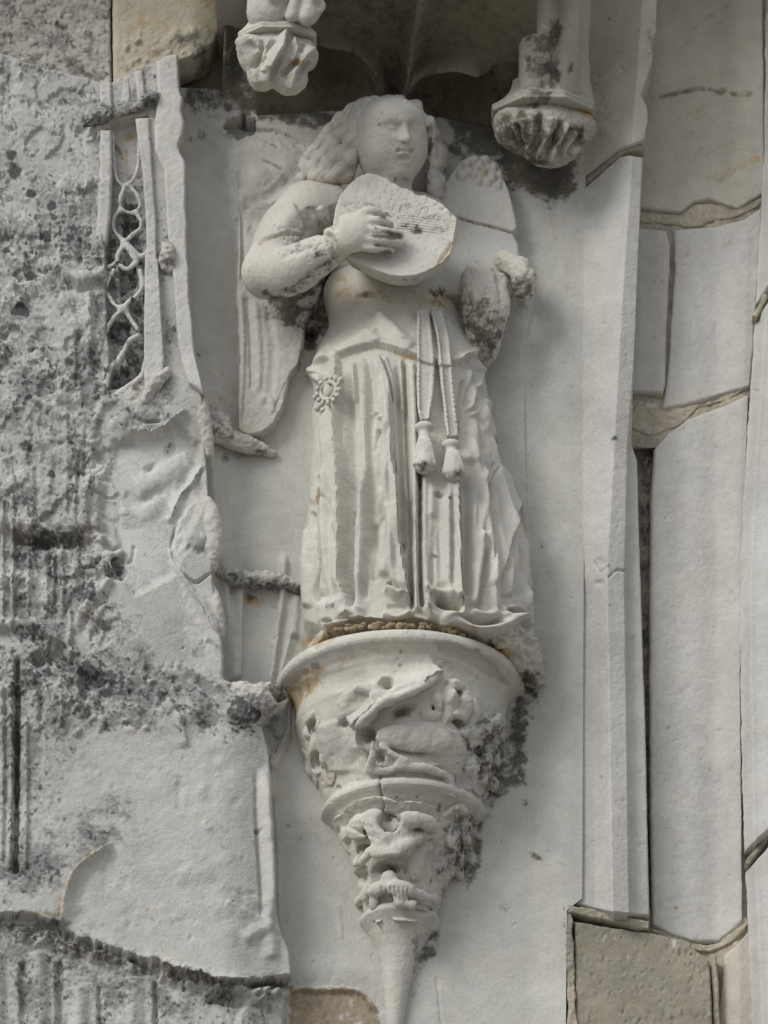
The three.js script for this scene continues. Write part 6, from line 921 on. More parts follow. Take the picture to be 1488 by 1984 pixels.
{ // wings: what is left of them, against the wall
  const HW = new Ras(420, 280, 1060, 860);
  HW.line([[462, 410], [464, 480], [463, 545]], { w: 6, h: 6, wob: 1 }); HW.line([[470, 410], [472, 480], [470, 540]], { w: 5, h: -4 }); HW.line([[466, 560], [470, 640], [470, 720], [462, 830]], { w: 8, h: 6, wob: 2 }); HW.line([[480, 570], [486, 660], [488, 760]], { w: 7, h: -5, wob: 2 }); HW.line([[494, 580], [502, 680], [500, 760]], { w: 10, h: 4 }); HW.line([[520, 600], [530, 680], [522, 780]], { w: 12, h: -3 }); HW.line([[470, 420], [500, 405], [545, 398]], { w: 20, h: 5, p: 'step', side: 1, wob: 4 }); HW.line([[440, 310], [490, 300], [545, 330], [580, 345]], { w: 26, h: 6, wob: 6 }); HW.blob(490, 350, 30, 26, 5); HW.blob(520, 420, 30, 20, -6); HW.line([[480, 440], [500, 460], [485, 500]], { w: 10, h: -5, wob: 3 }); HW.line([[500, 780], [520, 770], [530, 800]], { w: 10, h: 4 });
  SS.ochre.line([[462, 440], [458, 560], [464, 700], [460, 825]], { w: 5, h: 0.5, wob: 3 }); SS.ochre.line([[580, 340], [520, 390], [470, 420]], { w: 8, h: 0.35, wob: 4 }); SS.sootShade.poly([[488, 568], [560, 578], [612, 590], [612, 650], [580, 640], [520, 614]], 0.62, { soft: 12, wob: 7 }); SS.brown.line([[584, 660], [578, 705], [550, 745], [520, 825]], { w: 4, h: 0.6 }); SS.ochre.poly([[455, 800], [500, 790], [500, 850], [440, 850]], 0.4, { soft: 10, wob: 6 });
  part('wing', slab({ top: [[457, 388], [500, 378], [560, 372], [640, 380]], bottom: [[462, 832], [480, 842], [504, 838]], left: [[457, 388], [460, 430], [458, 560], [462, 700], [462, 832]], right: [[640, 380], [640, 520], [592, 630], [588, 660], [580, 690], [577, 706], [562, 722], [556, 750], [545, 790], [530, 818], [504, 838]], z: (u, v) => -0.007 + 0.041 * sstep(380, 500, v) + 0.004 * fbm(u * 0.02, v * 0.012, 3, 3), h: (u, v) => HW.get(u, v), col: tint([0.515, 0.50, 0.455], SS, { speck: 0.8 }), edge: 6, edges: [0, 1, 1, 1], skirt: 60, rough: 1.3, wob: 3, seed: 261 }), angel, stoneMat, 'left hand wing broken off along its lower edge');
  // the other wing, cracked across, with a few carved feather tips
  HW.line([[884, 421], [920, 432], [955, 440], [992, 451]], { w: 2.6, h: -9, wob: 0.8, taper: 0 });
  for (const [x, y] of [[903, 318], [917, 309], [942, 306], [907, 330], [928, 318], [893, 340]]) HW.blob(x, y, 10, 12, 9, { p: 'round' });
  for (const [x, y] of [[958, 322], [970, 336], [955, 342], [938, 330], [946, 352], [966, 358], [918, 338], [928, 350]]) { HW.blob(x, y, 9, 13, 5, { p: 'ridge', rot: 0.3 }); HW.line([[x - 8, y + 2], [x - 3, y + 12], [x + 5, y + 11], [x + 9, y]], { w: 3, h: -3, wob: 0.6 }); }
  for (let k = 0, r = rng(66); k < 9; k++) { const x = 474 + 12 * k + 4 * r(), a = 575 + 60 * r(), b = 690 + 110 * r() - 4 * k; HW.line([[x, a], [x + 3, (a + b) / 2], [x - 4, b]], { w: 5 + 4 * r(), h: (r() < 0.5 ? -1 : 1) * (2.5 + 3 * r()), p: 'sharp', wob: 3, taper: 0.3 }); } for (let k = 0, r = rng(67); k < 40; k++) HW.blob(455 + 130 * r(), 310 + 500 * r(), 6 + 12 * r(), 5 + 10 * r(), (r() - 0.55) * 5, { rot: 3 * r(), wob: 0.4 });
  HW.line([[896, 460], [910, 480], [915, 500], [930, 515]], { w: 4, h: -3 }); HW.line([[870, 470], [900, 500], [910, 530]], { w: 24, h: -4 });
  SS.lichShade.blob(905, 320, 22, 14, 0.3); SS.brown.line([[884, 421], [955, 440], [992, 451]], { w: 3, h: 0.8, wob: 1 }); SS.ochre.poly([[890, 305], [975, 320], [985, 370], [930, 350], [890, 345]], 0.32, { soft: 14, wob: 8 });
  part('wing', slab({ top: [[846, 386], [866, 345], [890, 312], [920, 301], [948, 303], [966, 316]], bottom: [[840, 570], [900, 575], [960, 560], [1006, 540]], left: [[846, 386], [835, 480], [840, 570]], right: [[966, 316], [978, 345], [988, 370], [994, 395], [1001, 425], [1002, 440], [994, 450], [1004, 470], [1008, 500], [1006, 540]], z: (u, v) => 0.046 + 0.010 * sstep(450, 520, v), h: (u, v) => HW.get(u, v), col: tint([0.525, 0.51, 0.47], SS, { speck: 0.6 }), edge: 6, skirt: 70, rough: 0.55, wob: 1.4, seed: 262 }), angel, stoneMat, 'right hand wing with a crack across it');
}
SS.sootShade.poly([[905, 590], [940, 560], [955, 600], [985, 620], [975, 660], [950, 690], [920, 680], [905, 640]], 0.52, { soft: 12, wob: 8 }); SS.brown.poly([[890, 560], [920, 560], [925, 680], [960, 690], [930, 720], [895, 660]], 0.45, { soft: 12, wob: 9 }); SS.sootShade.poly([[985, 540], [1035, 530], [1030, 580], [1005, 585], [985, 575]], 0.55, { soft: 8, wob: 5 }); SS.sootShade.poly([[860, 560], [905, 590], [900, 640], [870, 620]], 0.4, { soft: 12, wob: 8 });
const bcol = tint([0.54, 0.515, 0.45], SS, {});
stub('broken_arm', angel, [[918, 535, 0.075], [930, 575, 0.095], [938, 630, 0.085], [936, 680, 0.05], [925, 705, 0.03]], [0.024, 0.036, 0.038, 0.028, 0.016], 'rough stump of the lost left arm', { col: bcol, rough: 1.8, crag: 4, more: [chain([[945, 528, 0.105], [952, 575, 0.115], [955, 612, 0.105]], [0.012, 0.014, 0.01], 0.006, 6), chain([[968, 540, 0.095], [974, 590, 0.10], [968, 625, 0.09]], [0.012, 0.015, 0.012], 0.006, 6), chain([[922, 540, 0.095], [925, 580, 0.11]], [0.010, 0.012], 0.006, 6), cut(chain([[940, 600, 0.13], [930, 650, 0.125]], [0.010, 0.012], 0.008))] });
stub('broken_peg_box', angel, [[975, 505, 0.05], [996, 515, 0.075], [1012, 535, 0.09], [1014, 560, 0.085]], [0.018, 0.022, 0.024, 0.022], 'broken end of the lute neck by the wing tip', { col: bcol, rough: 2.0, crag: 5, more: [chain([[1005, 508, 0.085], [1026, 516, 0.085]], [0.010, 0.006], 0.006, 6)] });
// ---------------------------------------------------------------- the corbel
const SC = new Stain(500, 1180, 1080, 2060), HK = new Ras(500, 1200, 1080, 2060);
const corbel = thing('leaf_corbel', 'tapering limestone corbel carved with battered leaves, under the feet of the angel', 'corbel', at(772, 1990, 0));
const cAx = slut([[1200, 776], [1480, 778], [1580, 782], [1700, 778], [1800, 774], [1900, 770], [2000, 764]]);
const cRad = lut([[1322, 0.234], [1327, 0.2385], [1332, 0.2405], [1339, 0.2405], [1344, 0.237], [1349, 0.228], [1360, 0.215], [1375, 0.206], [1395, 0.204], [1415, 0.206], [1440, 0.201], [1475, 0.187], [1510, 0.171], [1545, 0.157], [1566, 0.150], [1572, 0.153], [1577, 0.159], [1582, 0.1615], [1588, 0.1605], [1593, 0.155], [1600, 0.144], [1612, 0.132], [1630, 0.123], [1655, 0.111], [1690, 0.094], [1730, 0.079], [1760, 0.070], [1774, 0.067], [1779, 0.073], [1785, 0.078], [1792, 0.078], [1798, 0.073], [1812, 0.061], [1830, 0.050], [1848, 0.041], [1870, 0.034], [1890, 0.030], [1930, 0.024], [1975, 0.019], [2010, 0.016]]);
const cZ = (u, v) => { let z = 0.12; for (let i = 0; i < 14; i++) { const a = v + z * 1000 * SN, d = (u - cAx(a)) / 1000; z = 0.5 * z + 0.5 * Math.sqrt(Math.max(1e-6, cRad(a) ** 2 - d * d)); } return z; };
{
  const l = (p, o) => HK.line(p, o);
  // blades and stalk cut into the bell: each edge stands over a shaded drop
  l([[690, 1410], [704, 1394], [728, 1372], [748, 1357], [775, 1350], [805, 1338], [834, 1320], [856, 1308]], { w: 60, h: 30, p: 'step', side: -1, wob: 2, taper: 0.05 });
  l([[700, 1400], [697, 1420], [698, 1440], [712, 1466], [722, 1490]], { w: 46, h: 15, p: 'step', side: 1, wob: 2, taper: 0.25 });
  l([[628, 1380], [626, 1420], [628, 1460], [624, 1496]], { w: 30, h: 9, p: 'step', side: -1, wob: 3, taper: 0.3 });
  l([[716, 1340], [724, 1360], [718, 1384]], { w: 26, h: 10, p: 'step', side: -1, wob: 1 });
  HK.blob(714, 1424, 20, 22, -34, { wob: 0.2 }); HK.blob(750, 1328, 20, 17, -34); HK.blob(778, 1378, 40, 15, -26, { rot: -0.45 }); HK.blob(880, 1404, 24, 12, -24); HK.blob(845, 1374, 10, 16, -20); HK.blob(736, 1468, 13, 18, -22); HK.blob(607, 1408, 11, 13, -26); HK.blob(613, 1476, 12, 20, -22); HK.blob(956, 1432, 18, 26, -26);
  HK.blob(800, 1440, 60, 34, -12, { rot: 0.15 }); l([[862, 1330], [872, 1360], [866, 1400], [880, 1430], [890, 1470]], { w: 24, h: 16 }); l([[905, 1352], [915, 1385], [900, 1412]], { w: 16, h: 14 }); l([[760, 1478], [800, 1486], [850, 1480], [890, 1500]], { w: 18, h: 12, p: 'step', side: 1, wob: 3 });
  HK.blob(705, 1642, 14, 10, -30); HK.blob(752, 1684, 30, 15, -40); HK.blob(752, 1588, 20, 17, -14); HK.blob(820, 1764, 24, 10, -20); HK.blob(700, 1700, 20, 16, -22); HK.blob(815, 1625, 26, 16, -18);
  // soft carving on the bell itself
  HK.blob(690, 1362, 46, 36, -13, { rot: -0.3 }); HK.blob(668, 1404, 13, 9, -14, { rot: -0.5 });  HK.blob(843, 1372, 12, 18, -15); HK.blob(884, 1340, 14, 9, -13); HK.blob(884, 1402, 28, 16, -13); HK.blob(912, 1376, 20, 34, 7); HK.blob(870, 1350, 14, 30, 9, { rot: 0.5 }); HK.blob(830, 1390, 10, 16, 8); HK.blob(705, 1470, 36, 26, -9); HK.blob(607, 1408, 12, 14, -13); HK.blob(617, 1475, 14, 22, -12); HK.blob(640, 1430, 30, 70, 8); HK.blob(890, 1516, 14, 18, -7); HK.blob(940, 1430, 40, 60, -8);
  l([[640, 1395], [656, 1450], [660, 1500]], { w: 34, h: 9 }); l([[565, 1350], [600, 1330], [650, 1320], [720, 1310]], { w: 26, h: -6 });
  // chips out of the plate's edge
  HK.poly([[845, 1246], [885, 1250], [930, 1268], [965, 1296], [985, 1330], [950, 1310], [900, 1280], [850, 1262]], -11, { soft: 6, wob: 4 }); HK.blob(925, 1262, 10, 8, -10); l([[560, 1330], [580, 1310], [600, 1300]], { w: 10, h: -5 });
  // crack through the lower moulding
  l([[742, 1470], [738, 1500], [736, 1530], [745, 1560], [742, 1575], [765, 1582], [775, 1595]], { w: 2.6, h: -9, wob: 1.2, taper: 0.02 }); l([[838, 1488], [848, 1502], [868, 1518]], { w: 3, h: -8 });
  l([[652, 1524], [660, 1530]], { w: 8, h: -5 });
  l([[722, 1784], [738, 1800], [746, 1815]], { w: 2.4, h: -4, wob: 1 }); HK.blob(845, 1800, 14, 14, 6); HK.blob(838, 1850, 18, 22, 7); HK.blob(830, 1875, 14, 14, 5);
  const r = rng(515); for (let i = 0; i < 170; i++) { const x = 560 + r() * 460, y = 1240 + r() * 700, s = 2 + 4 * r(); HK.blob(x, y, s * (1 + r()), s, -0.8 - 2 * r() * r()); }
  SC.ochre.poly([[545, 1345], [600, 1290], [630, 1290], [620, 1320], [590, 1360], [565, 1400], [552, 1370]], 0.72, { soft: 8, wob: 5 }); SC.brown.poly([[560, 1350], [600, 1300], [600, 1340], [570, 1385]], 0.4, { soft: 8, wob: 5 }); SC.ochre.line([[640, 1290], [720, 1264], [800, 1262], [880, 1285]], { w: 12, h: 0.36, wob: 5 }); SC.ochre.poly([[600, 1230], [690, 1212], [820, 1205], [950, 1230], [950, 1244], [880, 1226], [770, 1218], [680, 1228], [610, 1256]], 0.6, { soft: 5, wob: 4 }); SC.ochre.poly([[930, 1230], [1000, 1260], [985, 1280], [940, 1250]], 0.85, { soft: 6, wob: 4 }); SC.ochre.blob(925, 1312, 8, 6, 0.9, { rot: 0.6 }); SC.ochre.blob(910, 1304, 12, 5, 0.6, { rot: 0.5 }); SC.ochre.blob(641, 1508, 6, 5, 1.0); SC.ochre.blob(660, 1500, 40, 24, 0.34);
  SC.ochre.line([[840, 1560], [900, 1570], [925, 1600]], { w: 10, h: 0.4 });
  SC.lichShade.poly([[880, 1400], [1000, 1380], [990, 1500], [960, 1560], [930, 1520], [890, 1480]], 0.34, { soft: 18, wob: 12 }); SC.sootShade.poly([[935, 1400], [1000, 1390], [985, 1480], [960, 1540], [920, 1480], [900, 1440]], 0.42, { soft: 18, wob: 10 }); SC.sootShade.poly([[850, 1570], [940, 1580], [940, 1650], [910, 1700], [850, 1690], [880, 1640]], 0.40, { soft: 16, wob: 10 }); SC.lichShade.poly([[850, 1560], [935, 1580], [930, 1690], [840, 1690]], 0.3, { soft: 16, wob: 10 }); SC.sootShade.poly([[1000, 1290], [1045, 1300], [1040, 1340], [1010, 1330]], 0.6, { soft: 8, wob: 5 });
  SC.sootShade.blob(883, 1342, 8, 6, 0.6); SC.lichShade.blob(735, 1340, 3, 3, 0.8); for (const [x, y, a] of [[768, 1544, 6], [808, 1544, 5], [800, 1552, 5], [826, 1552, 5], [850, 1295, 9], [775, 1289, 6], [660, 1478, 5], [656, 1524, 5], [778, 1262, 5], [612, 1290, 12]]) SC.lichShade.blob(x, y, a, a * 0.8, 0.5, { p: 'flat' });
  SC.brown.blob(714, 1424, 16, 14, 0.4); SC.brown.blob(778, 1380, 34, 12, 0.5, { rot: -0.45 }); SC.sootShade.blob(752, 1686, 26, 10, 0.4); SC.brown.blob(705, 1642, 12, 9, 0.5); SC.lichShade.poly([[780, 1602], [842, 1608], [838, 1640], [800, 1628]], 0.4, { soft: 6, wob: 5 }); SC.sootShade.blob(822, 1764, 18, 8, 0.5);  // darker, browner tones in the hollows of the leaves
  SC.lichShade.poly([[800, 1800], [850, 1790], [850, 1860], [810, 1880], [795, 1850]], 0.42, { soft: 10, wob: 7 }); SC.brown.line([[806, 1850], [800, 1890], [796, 1920]], { w: 5, h: 0.6, wob: 3 }); SC.sootShade.blob(842, 1840, 14, 26, 0.4); SC.lichShade.blob(600, 1410, 12, 12, 0.45); SC.brown.blob(607, 1408, 14, 14, 0.5); SC.brown.blob(616, 1478, 12, 16, 0.5); SC.brown.blob(790, 1385, 34, 14, 0.45, { rot: -0.4 }); SC.brown.blob(885, 1408, 26, 14, 0.45);
}
const turned = (a0, b0, o = {}) => {
  const step = 2.4, nr = Math.max(4, Math.ceil((b0 - a0) / (o.fine || step)) + 1), rm = Math.max(cRad(a0), cRad(b0), cRad((a0 + b0) / 2)), nc = Math.ceil(rm * 1000 * 3.4 / step);
  return carve({ nr, nc, uvz: (i, j) => { const a = mix(a0, b0, i / (nr - 1)), ph = (j / (nc - 1) * 2 - 1) * 1.72, r = cRad(a) * (1 + 0.010 * fbm(Math.sin(ph) * 5, a * 0.02, 4, 3)); const z = r * Math.cos(ph); return [cAx(a) + r * 1000 * Math.sin(ph), a - z * 1000 * SN, z]; }, h: (u, v) => HK.get(u, v), col: tint([0.535, 0.514, 0.454], SC, { speck: 0.7 }), rough: 0.65, seed: a0, ...o });
};
{ // top of the plate, hidden under the feet
  const c = tint([0.48, 0.43, 0.33], SC, { ochre: 0.5 }), nr = 40, nc = 220;
  part('plate', mergeGeometries([turned(1322, 1352, { fine: 1.6 }), carve({ nr, nc, uvz: (i, j) => { const ph = (j / (nc - 1) * 2 - 1) * 1.72, r = 0.232 * (0.45 + 0.55 * i / (nr - 1)), z = r * Math.cos(ph); return [776 + r * 1000 * Math.sin(ph), 1322 - 3 * (1 - i / (nr - 1)) - z * 1000 * SN, z]; }, col: c, rough: 1.2, seed: 3 })]), corbel, stoneMat, 'chipped round plate');
}
const bell = part('bell', turned(1352, 1570), corbel);
part('moulding', turned(1570, 1607, { fine: 1.4 }), corbel, stoneMat, 'half round moulding with a hairline crack');
const bud = part('lower_bell', turned(1607, 1778), corbel);
part('drop', turned(1778, 2010, { fine: 2 }), corbel, stoneMat, 'tapering pointed drop');
// carved foliage, standing well off the bell
const zz = pts => pts.map(p => [p[0], p[1], cZ(p[0], p[1]) + (p[2] ?? 0)]);
const lf = (pts, rads, k = 0.010) => chain(zz(pts), rads, k, 6);
const cutAt = (u, v, dz, r, k = 0.006) => cut(ell(at(u, v, cZ(u, v) + dz), r, k));
const bellAt = (x, y, z) => { const a = 992 - (y - HEIGHT) * CS * 1000, r = Math.hypot(x - (cAx(a) - 744) / 1000, z); return (r - cRad(a)) * 0.92; };
const foliage = (list, box, parent, o = {}) => {                   // each leaf swells out of the bell: a fillet ties it to the surface
  const p = [at(box[0], box[3], 0), at(box[2], box[1], 0.24)], lo = [p[0][0], Math.min(p[0][1], p[1][1]) - 0.10, box[4]], hi = [p[1][0], Math.max(at(box[0], box[1], 0)[1], p[1][1]), box[5]];
  const own = field(list.filter(q => !q.cut)), cuts = list.filter(q => q.cut), k = o.k ?? 0.020, sink = 0.0045;
  const f = (x, y, z) => {
    const l = own(x, y, z); if (l > 0.05) return l - 0.012;
    const q2 = back(x, y, z), b = bellAt(x, y, z) + sink - 0.001 * Math.min(0, HK.get(q2[0], q2[1])), h = clamp(0.5 + 0.5 * (b - l) / k); let d = mix(b, l, h) - k * h * (1 - h);
    for (const q of cuts) { const e = q.f(x, y, z), g = clamp(0.5 - 0.5 * (d + e) / q.k); d = mix(d, -e, g) + q.k * g * (1 - g); }
    return Math.max(d, l - 0.022);
  };
  return part('leaf', solid({ f, lo, hi, cell: 0.0025, col: o.col || tint([0.535, 0.514, 0.454], SC, { speck: 0.7 }), rough: o.rough ?? 1.0, seed: box[0], relief: (u, v) => (o.relief ? o.relief(u, v) : 0) + crag(o.crag ?? 3.2)(u, v) }), parent, o.mat || stoneMat, o.label);
};
// a leaf lobe: a thin curved blade lying nearly flat to the bell, its edge standing clear of it
const blade = (u, v, dz, rx, ry, rot = 0, th = 8, k = 0.007) => {
  const z = cZ(u, v), c = at(u, v, z + dz), n0 = [(u - cAx(v + z * 438)) / 1000, -0.35 * z, z], l = Math.hypot(...n0), n = n0.map(q => q / l);
  let e1 = [Math.cos(rot), -Math.sin(rot), 0]; const d = V.dot(e1, n); e1 = e1.map((q, i) => q - d * n[i]); const l1 = Math.hypot(...e1); e1 = e1.map(q => q / l1);
  const e2 = [n[1] * e1[2] - n[2] * e1[1], n[2] * e1[0] - n[0] * e1[2], n[0] * e1[1] - n[1] * e1[0]];
  return ell(c, [rx / 1000, ry / 1000, th / 1000], k, [e1, e2, n]);
};
const leafCol = tint([0.535, 0.514, 0.454], SC, { speck: 0.7 });
foliage([ // the great blade with its drilled eyes
  blade(676, 1352, 0.006, 30, 15, -0.5), blade(712, 1338, 0.012, 28, 13, 0.15), blade(744, 1352, 0.022, 26, 17, 0.2), blade(716, 1386, 0.020, 26, 12, -0.85), blade(783, 1338, 0.021, 34, 15, -0.4), blade(822, 1322, 0.015, 30, 10, -0.52), blade(846, 1312, 0.008, 16, 5, -0.5), blade(664, 1378, 0.004, 14, 20, 0.3), blade(690, 1402, 0.010, 20, 10, 0.2), blade(692, 1364, 0.002, 30, 22, -0.4, 7),
  lf([[692, 1406, 0.018], [706, 1392, 0.026], [730, 1370, 0.031], [750, 1357, 0.033], [778, 1348, 0.031], [808, 1335, 0.026], [836, 1318, 0.016], [854, 1308, 0.004]], [0.006, 0.0075, 0.008, 0.0085, 0.008, 0.0075, 0.006, 0.004], 0.006),
  cutAt(751, 1329, 0.012, [0.019, 0.014, 0.04], 0.005), cutAt(668, 1404, 0.010, [0.011, 0.007, 0.02], 0.004), cutAt(690, 1358, 0.026, [0.028, 0.021, 0.022], 0.010),
], [620, 1280, 890, 1440, 0.08, 0.30], bell, { k: 0.006, crag: 1.6, rough: 0.8, col: leafCol, label: 'large blade of leaf with drilled eyes' });
foliage([ // its lower sheet, a dagger point and the broken tips on the moulding
  blade(800, 1432, 0.004, 72, 24, 0.08, 9, 0.014), blade(852, 1424, 0.002, 40, 34, 0.2, 9, 0.014), blade(762, 1424, 0.006, 30, 18, -0.3, 8, 0.01), blade(872, 1462, 0.0, 34, 26, 0.3, 9, 0.014),
  lf([[722, 1438, 0.026], [722, 1462, 0.022], [717, 1490, 0.008]], [0.003, 0.006, 0.009], 0.004), blade(740, 1492, 0.008, 30, 9, 0.0, 8), lf([[740, 1446, 0.016], [760, 1462, 0.014], [786, 1474, 0.010]], [0.005, 0.006, 0.005], 0.004),
  blade(798, 1486, 0.010, 34, 9, 0.08, 7), blade(842, 1494, 0.010, 30, 9, 0.3, 7), blade(778, 1478, 0.010, 12, 12, 0, 9), blade(866, 1510, 0.002, 16, 8, 0.5, 6),
  cutAt(714, 1426, 0.004, [0.016, 0.018, 0.05], 0.004), cutAt(744, 1474, 0.004, [0.011, 0.016, 0.03], 0.004), cutAt(778, 1384, 0.0, [0.034, 0.013, 0.03], 0.006),
], [690, 1380, 920, 1530, 0.06, 0.28], bell, { k: 0.008, crag: 1.8, rough: 0.9, col: leafCol, label: 'lower leaf sheet with a dagger point' });
foliage([ // knobs and cups to the right of the blade
  blade(850, 1362, 0.004, 10, 20, -0.3, 9), blade(838, 1386, 0.003, 16, 9, 0, 9), blade(872, 1342, 0.006, 13, 20, 0.35, 10), blade(902, 1366, 0.008, 15, 28, 0.15, 10), blade(890, 1384, 0.012, 18, 9, 0.2, 9), blade(884, 1326, 0.008, 18, 9, 0.3, 8),
  cutAt(886, 1342, 0.010, [0.010, 0.007, 0.02], 0.003), cutAt(876, 1404, 0.004, [0.020, 0.010, 0.03], 0.005), cutAt(862, 1376, 0.006, [0.006, 0.014, 0.02], 0.004),
], [815, 1300, 935, 1430, 0.06, 0.28], bell, { k: 0.016, crag: 3, rough: 1.2, col: leafCol });
foliage([
  blade(938, 1412, 0.018, 30, 12, -0.45, 8), blade(962, 1396, 0.020, 18, 8, -0.4, 7), blade(922, 1440, 0.012, 22, 16, 0.3, 9), blade(944, 1466, 0.018, 22, 26, 0.2, 11), blade(962, 1478, 0.020, 9, 30, 0.1, 8), blade(956, 1520, 0.014, 12, 26, -0.1, 8), blade(914, 1482, 0.008, 18, 24, 0.4, 9), blade(936, 1506, 0.010, 16, 14, 0, 9), blade(908, 1416, 0.010, 22, 12, -0.2, 9),
  cutAt(958, 1434, 0.010, [0.017, 0.026, 0.04], 0.004), cutAt(940, 1528, 0.010, [0.010, 0.012, 0.02], 0.004), cutAt(926, 1456, 0.012, [0.008, 0.010, 0.02], 0.004),
], [880, 1370, 1010, 1570, 0.0, 0.26], bell, { k: 0.006, rough: 2.2, crag: 5, mat: roughMat, col: tint([0.50, 0.485, 0.44], SC, { lichShade: 0.12 }), label: 'dark broken clump of leaf' });
foliage([
  blade(600, 1394, 0.008, 16, 9, -0.4, 8), blade(618, 1408, 0.010, 7, 18, 0, 8), blade(596, 1420, 0.004, 12, 9, 0.4, 8), blade(606, 1452, 0.010, 22, 9, -0.5, 8), blade(628, 1462, 0.010, 8, 28, 0.1, 9), blade(600, 1488, 0.004, 16, 10, 0.3, 8),
  cutAt(606, 1408, 0.004, [0.010, 0.012, 0.03], 0.003), cutAt(611, 1474, 0.004, [0.011, 0.015, 0.03], 0.004),
], [565, 1370, 660, 1515, 0.0, 0.20], bell, { k: 0.007, crag: 1.6, col: leafCol });
{ // lower leaves
  const RV = new Ras(640, 1550, 880, 1780);
  for (let i = 0; i < 8; i++) RV.line([[664 + 8 * i, 1600 - 9 * Math.sin(i * 0.42)], [680 + 7 * i, 1606 + 2 * i], [700 + 5 * i, 1618 + 1.5 * i]], { w: 2.8, h: -3.4, wob: 0.4, p: 'sharp' });
  for (let i = 0; i < 6; i++) RV.line([[744 + 6 * i, 1606 + (i % 2) * 4], [752 + 4 * i, 1628], [757 + 3 * i, 1652]], { w: 2.6, h: -3, wob: 0.4, p: 'sharp' });
  for (let i = 0; i < 7; i++) RV.line([[738 + 9 * i, 1716], [742 + 8 * i, 1732], [746 + 8 * i, 1748]], { w: 2.8, h: -3, wob: 0.5, p: 'sharp' });
  foliage([
    blade(690, 1600, 0.022, 30, 19, -0.35, 9), blade(668, 1616, 0.014, 15, 14, 0, 8), blade(722, 1586, 0.018, 26, 18, -0.2, 9), blade(734, 1612, 0.024, 30, 24, 0.5, 10), blade(694, 1620, 0.020, 24, 9, 0.1, 8), blade(752, 1636, 0.026, 28, 22, 0, 10),
    blade(798, 1588, 0.026, 30, 16, 0.05, 11), blade(830, 1596, 0.026, 22, 15, 0.5, 11), blade(842, 1614, 0.018, 10, 18, 0.1, 9), blade(782, 1610, 0.024, 18, 24, -0.4, 10), blade(812, 1618, 0.016, 24, 12, 0.2, 9), blade(826, 1640, 0.012, 16, 12, -0.3, 8),
    blade(712, 1656, 0.030, 28, 9, -0.5, 8), blade(744, 1654, 0.034, 28, 14, 0.1, 9), blade(778, 1642, 0.034, 28, 13, -0.45, 9), blade(692, 1672, 0.022, 11, 13, 0, 8), blade(806, 1626, 0.026, 14, 12, -0.4, 8), blade(806, 1672, 0.008, 16, 34, 0.05, 9, 0.012),
    cutAt(753, 1590, 0.028, [0.023, 0.020, 0.026], 0.008), cutAt(706, 1640, 0.010, [0.017, 0.010, 0.04], 0.004), cutAt(752, 1684, 0.012, [0.034, 0.014, 0.06], 0.005), cutAt(700, 1694, 0.006, [0.016, 0.014, 0.03], 0.006), cutAt(806, 1608, 0.010, [0.018, 0.006, 0.02], 0.005),
  ], [635, 1545, 875, 1740, 0.02, 0.24], bud, { k: 0.006, crag: 1.6, rough: 0.8, relief: (u, v) => RV.get(u, v), col: leafCol, label: 'veined leaf curling over a dark hollow' });
  foliage([
    blade(732, 1722, 0.022, 26, 13, -0.25, 9), blade(708, 1732, 0.014, 17, 12, -0.6, 8), blade(694, 1748, 0.006, 9, 13, 0.2, 7), blade(776, 1722, 0.026, 28, 16, 0.15, 10), blade(814, 1734, 0.022, 28, 10, 0.2, 8), blade(842, 1744, 0.012, 12, 9, 0.4, 7), blade(754, 1706, 0.020, 16, 20, -0.2, 9), blade(724, 1748, 0.016, 9, 16, 0.1, 8), blade(776, 1746, 0.018, 14, 14, 0, 8), blade(800, 1754, 0.010, 14, 9, 0.2, 8),
    cutAt(746, 1758, 0.010, [0.015, 0.010, 0.03], 0.004), cutAt(824, 1762, 0.008, [0.024, 0.010, 0.03], 0.004),
  ], [670, 1680, 870, 1790, 0.0, 0.20], bud, { k: 0.006, crag: 1.6, rough: 0.9, relief: (u, v) => RV.get(u, v), col: leafCol, label: 'lowest leaf spreading over the drop' });
  foliage([
    blade(876, 1622, 0.012, 15, 32, 0.1, 9), blade(906, 1634, 0.012, 11, 26, -0.15, 8), blade(890, 1668, 0.014, 22, 18, 0.3, 9), blade(872, 1690, 0.012, 14, 12, 0, 8), blade(892, 1694, 0.010, 10, 12, 0.3, 7), blade(852, 1664, 0.004, 12, 28, 0, 8),
    cutAt(892, 1640, 0.008, [0.006, 0.018, 0.02], 0.004), cutAt(880, 1708, 0.006, [0.010, 0.006, 0.02], 0.003),
  ], [835, 1575, 940, 1730, -0.02, 0.18], bud, { k: 0.006, rough: 1.8, crag: 4, mat: roughMat, col: tint([0.49, 0.47, 0.42], SC, { lichShade: 0.1 }) });
}
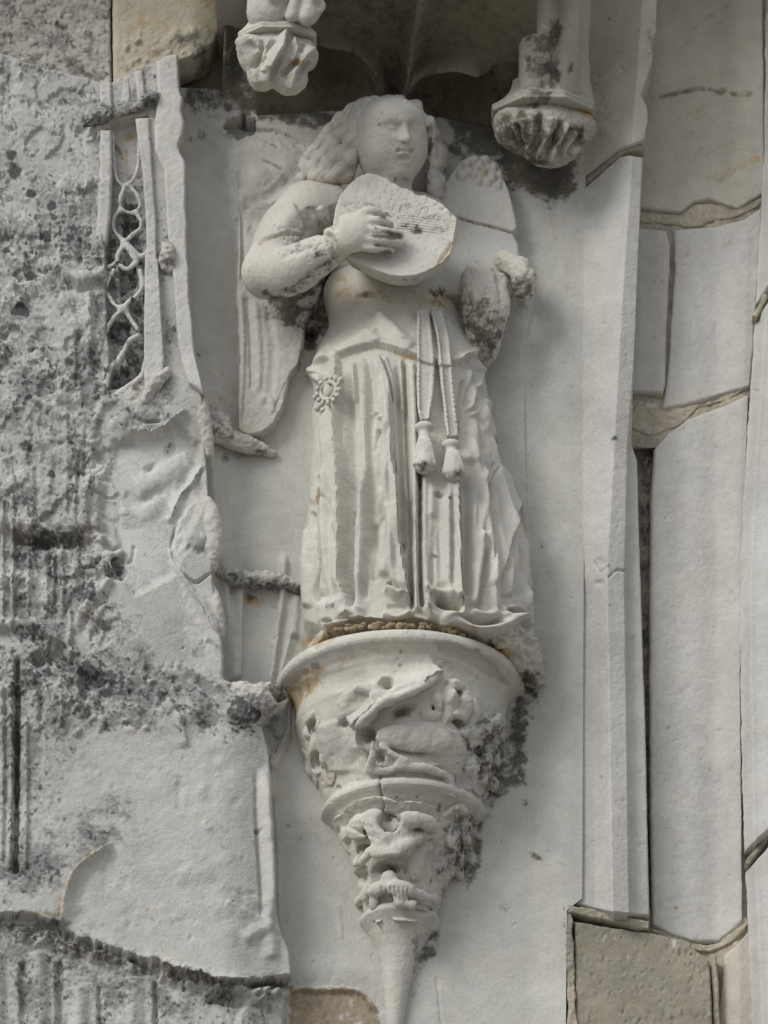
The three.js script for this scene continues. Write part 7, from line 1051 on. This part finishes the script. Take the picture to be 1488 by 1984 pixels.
// the broken corner of the plate and the mortar bed with pebbles under the hem
stub('broken_corner', corbel, [[935, 1222, 0.150], [970, 1240, 0.13], [1002, 1262, 0.10], [1022, 1286, 0.06], [1032, 1312, 0.02]], [0.012, 0.019, 0.024, 0.026, 0.020], 'rough broken corner of the plate', { col: tint([0.50, 0.47, 0.41], SC, { lichShade: 0.1 }), rough: 1.8, crag: 10, more: [chain([[985, 1226, 0.125], [1020, 1238, 0.10], [1034, 1258, 0.07]], [0.009, 0.012, 0.012], 0.012, 6)] });
stub('broken_corner', corbel, [[548, 1340, 0.0], [580, 1300, 0.07], [610, 1262, 0.12], [625, 1236, 0.14]], [0.010, 0.014, 0.015, 0.012], null, { col: tint([0.50, 0.45, 0.35], SC, { ochre: 0.4 }), rough: 1.6 });
{
  const r = rng(909), G = [];
  for (let i = 0; i < 74; i++) {
    const t = r(), u = 640 + 270 * t + (r() - 0.5) * 6, v = 1219 + (r() - 0.5) * 9 - 6 * Math.sin(Math.PI * (u - 600) / 360) + (u > 850 ? (u - 850) * 0.28 : 0), s = 0.0028 + 0.0034 * r();
    const p = at(u, v, 0.205 * Math.sqrt(Math.max(0.1, 1 - Math.pow((u - 776) / 250, 2))) + 0.004 + 0.006 * r()), g = new THREE.IcosahedronGeometry(s, 2), a = g.attributes.position;
    const c = new Float32Array(a.count * 3), k = 0.75 + 0.6 * r(); for (let q = 0; q < a.count; q++) { const f = 1 + 0.35 * noise(a.getX(q) / s + i, a.getY(q) / s, a.getZ(q) / s); a.setXYZ(q, a.getX(q) * f * 1.15 + p[0], a.getY(q) * f * 0.9 + p[1], a.getZ(q) * f + p[2]); c[3 * q] = 0.38 * k; c[3 * q + 1] = 0.305 * k; c[3 * q + 2] = 0.19 * k; }
    g.setAttribute('color', new THREE.BufferAttribute(c, 3)); g.computeVertexNormals(); G.push(g);
  }
  const m = part('pebbles', mergeGeometries(G), corbel, stoneMat, 'ochre pebbles in the mortar under the hem'); m.userData.kind = 'stuff';
}
const renderer = new THREE.WebGLRenderer({ antialias: true });
renderer.setSize(768, 1024);
renderer.toneMapping = THREE.LinearToneMapping; renderer.toneMappingExposure = EXPOSURE;
renderer.shadowMap.enabled = true; renderer.shadowMap.type = THREE.PCFSoftShadowMap;
renderer.outputColorSpace = THREE.SRGBColorSpace;
renderer.render(scene, camera);
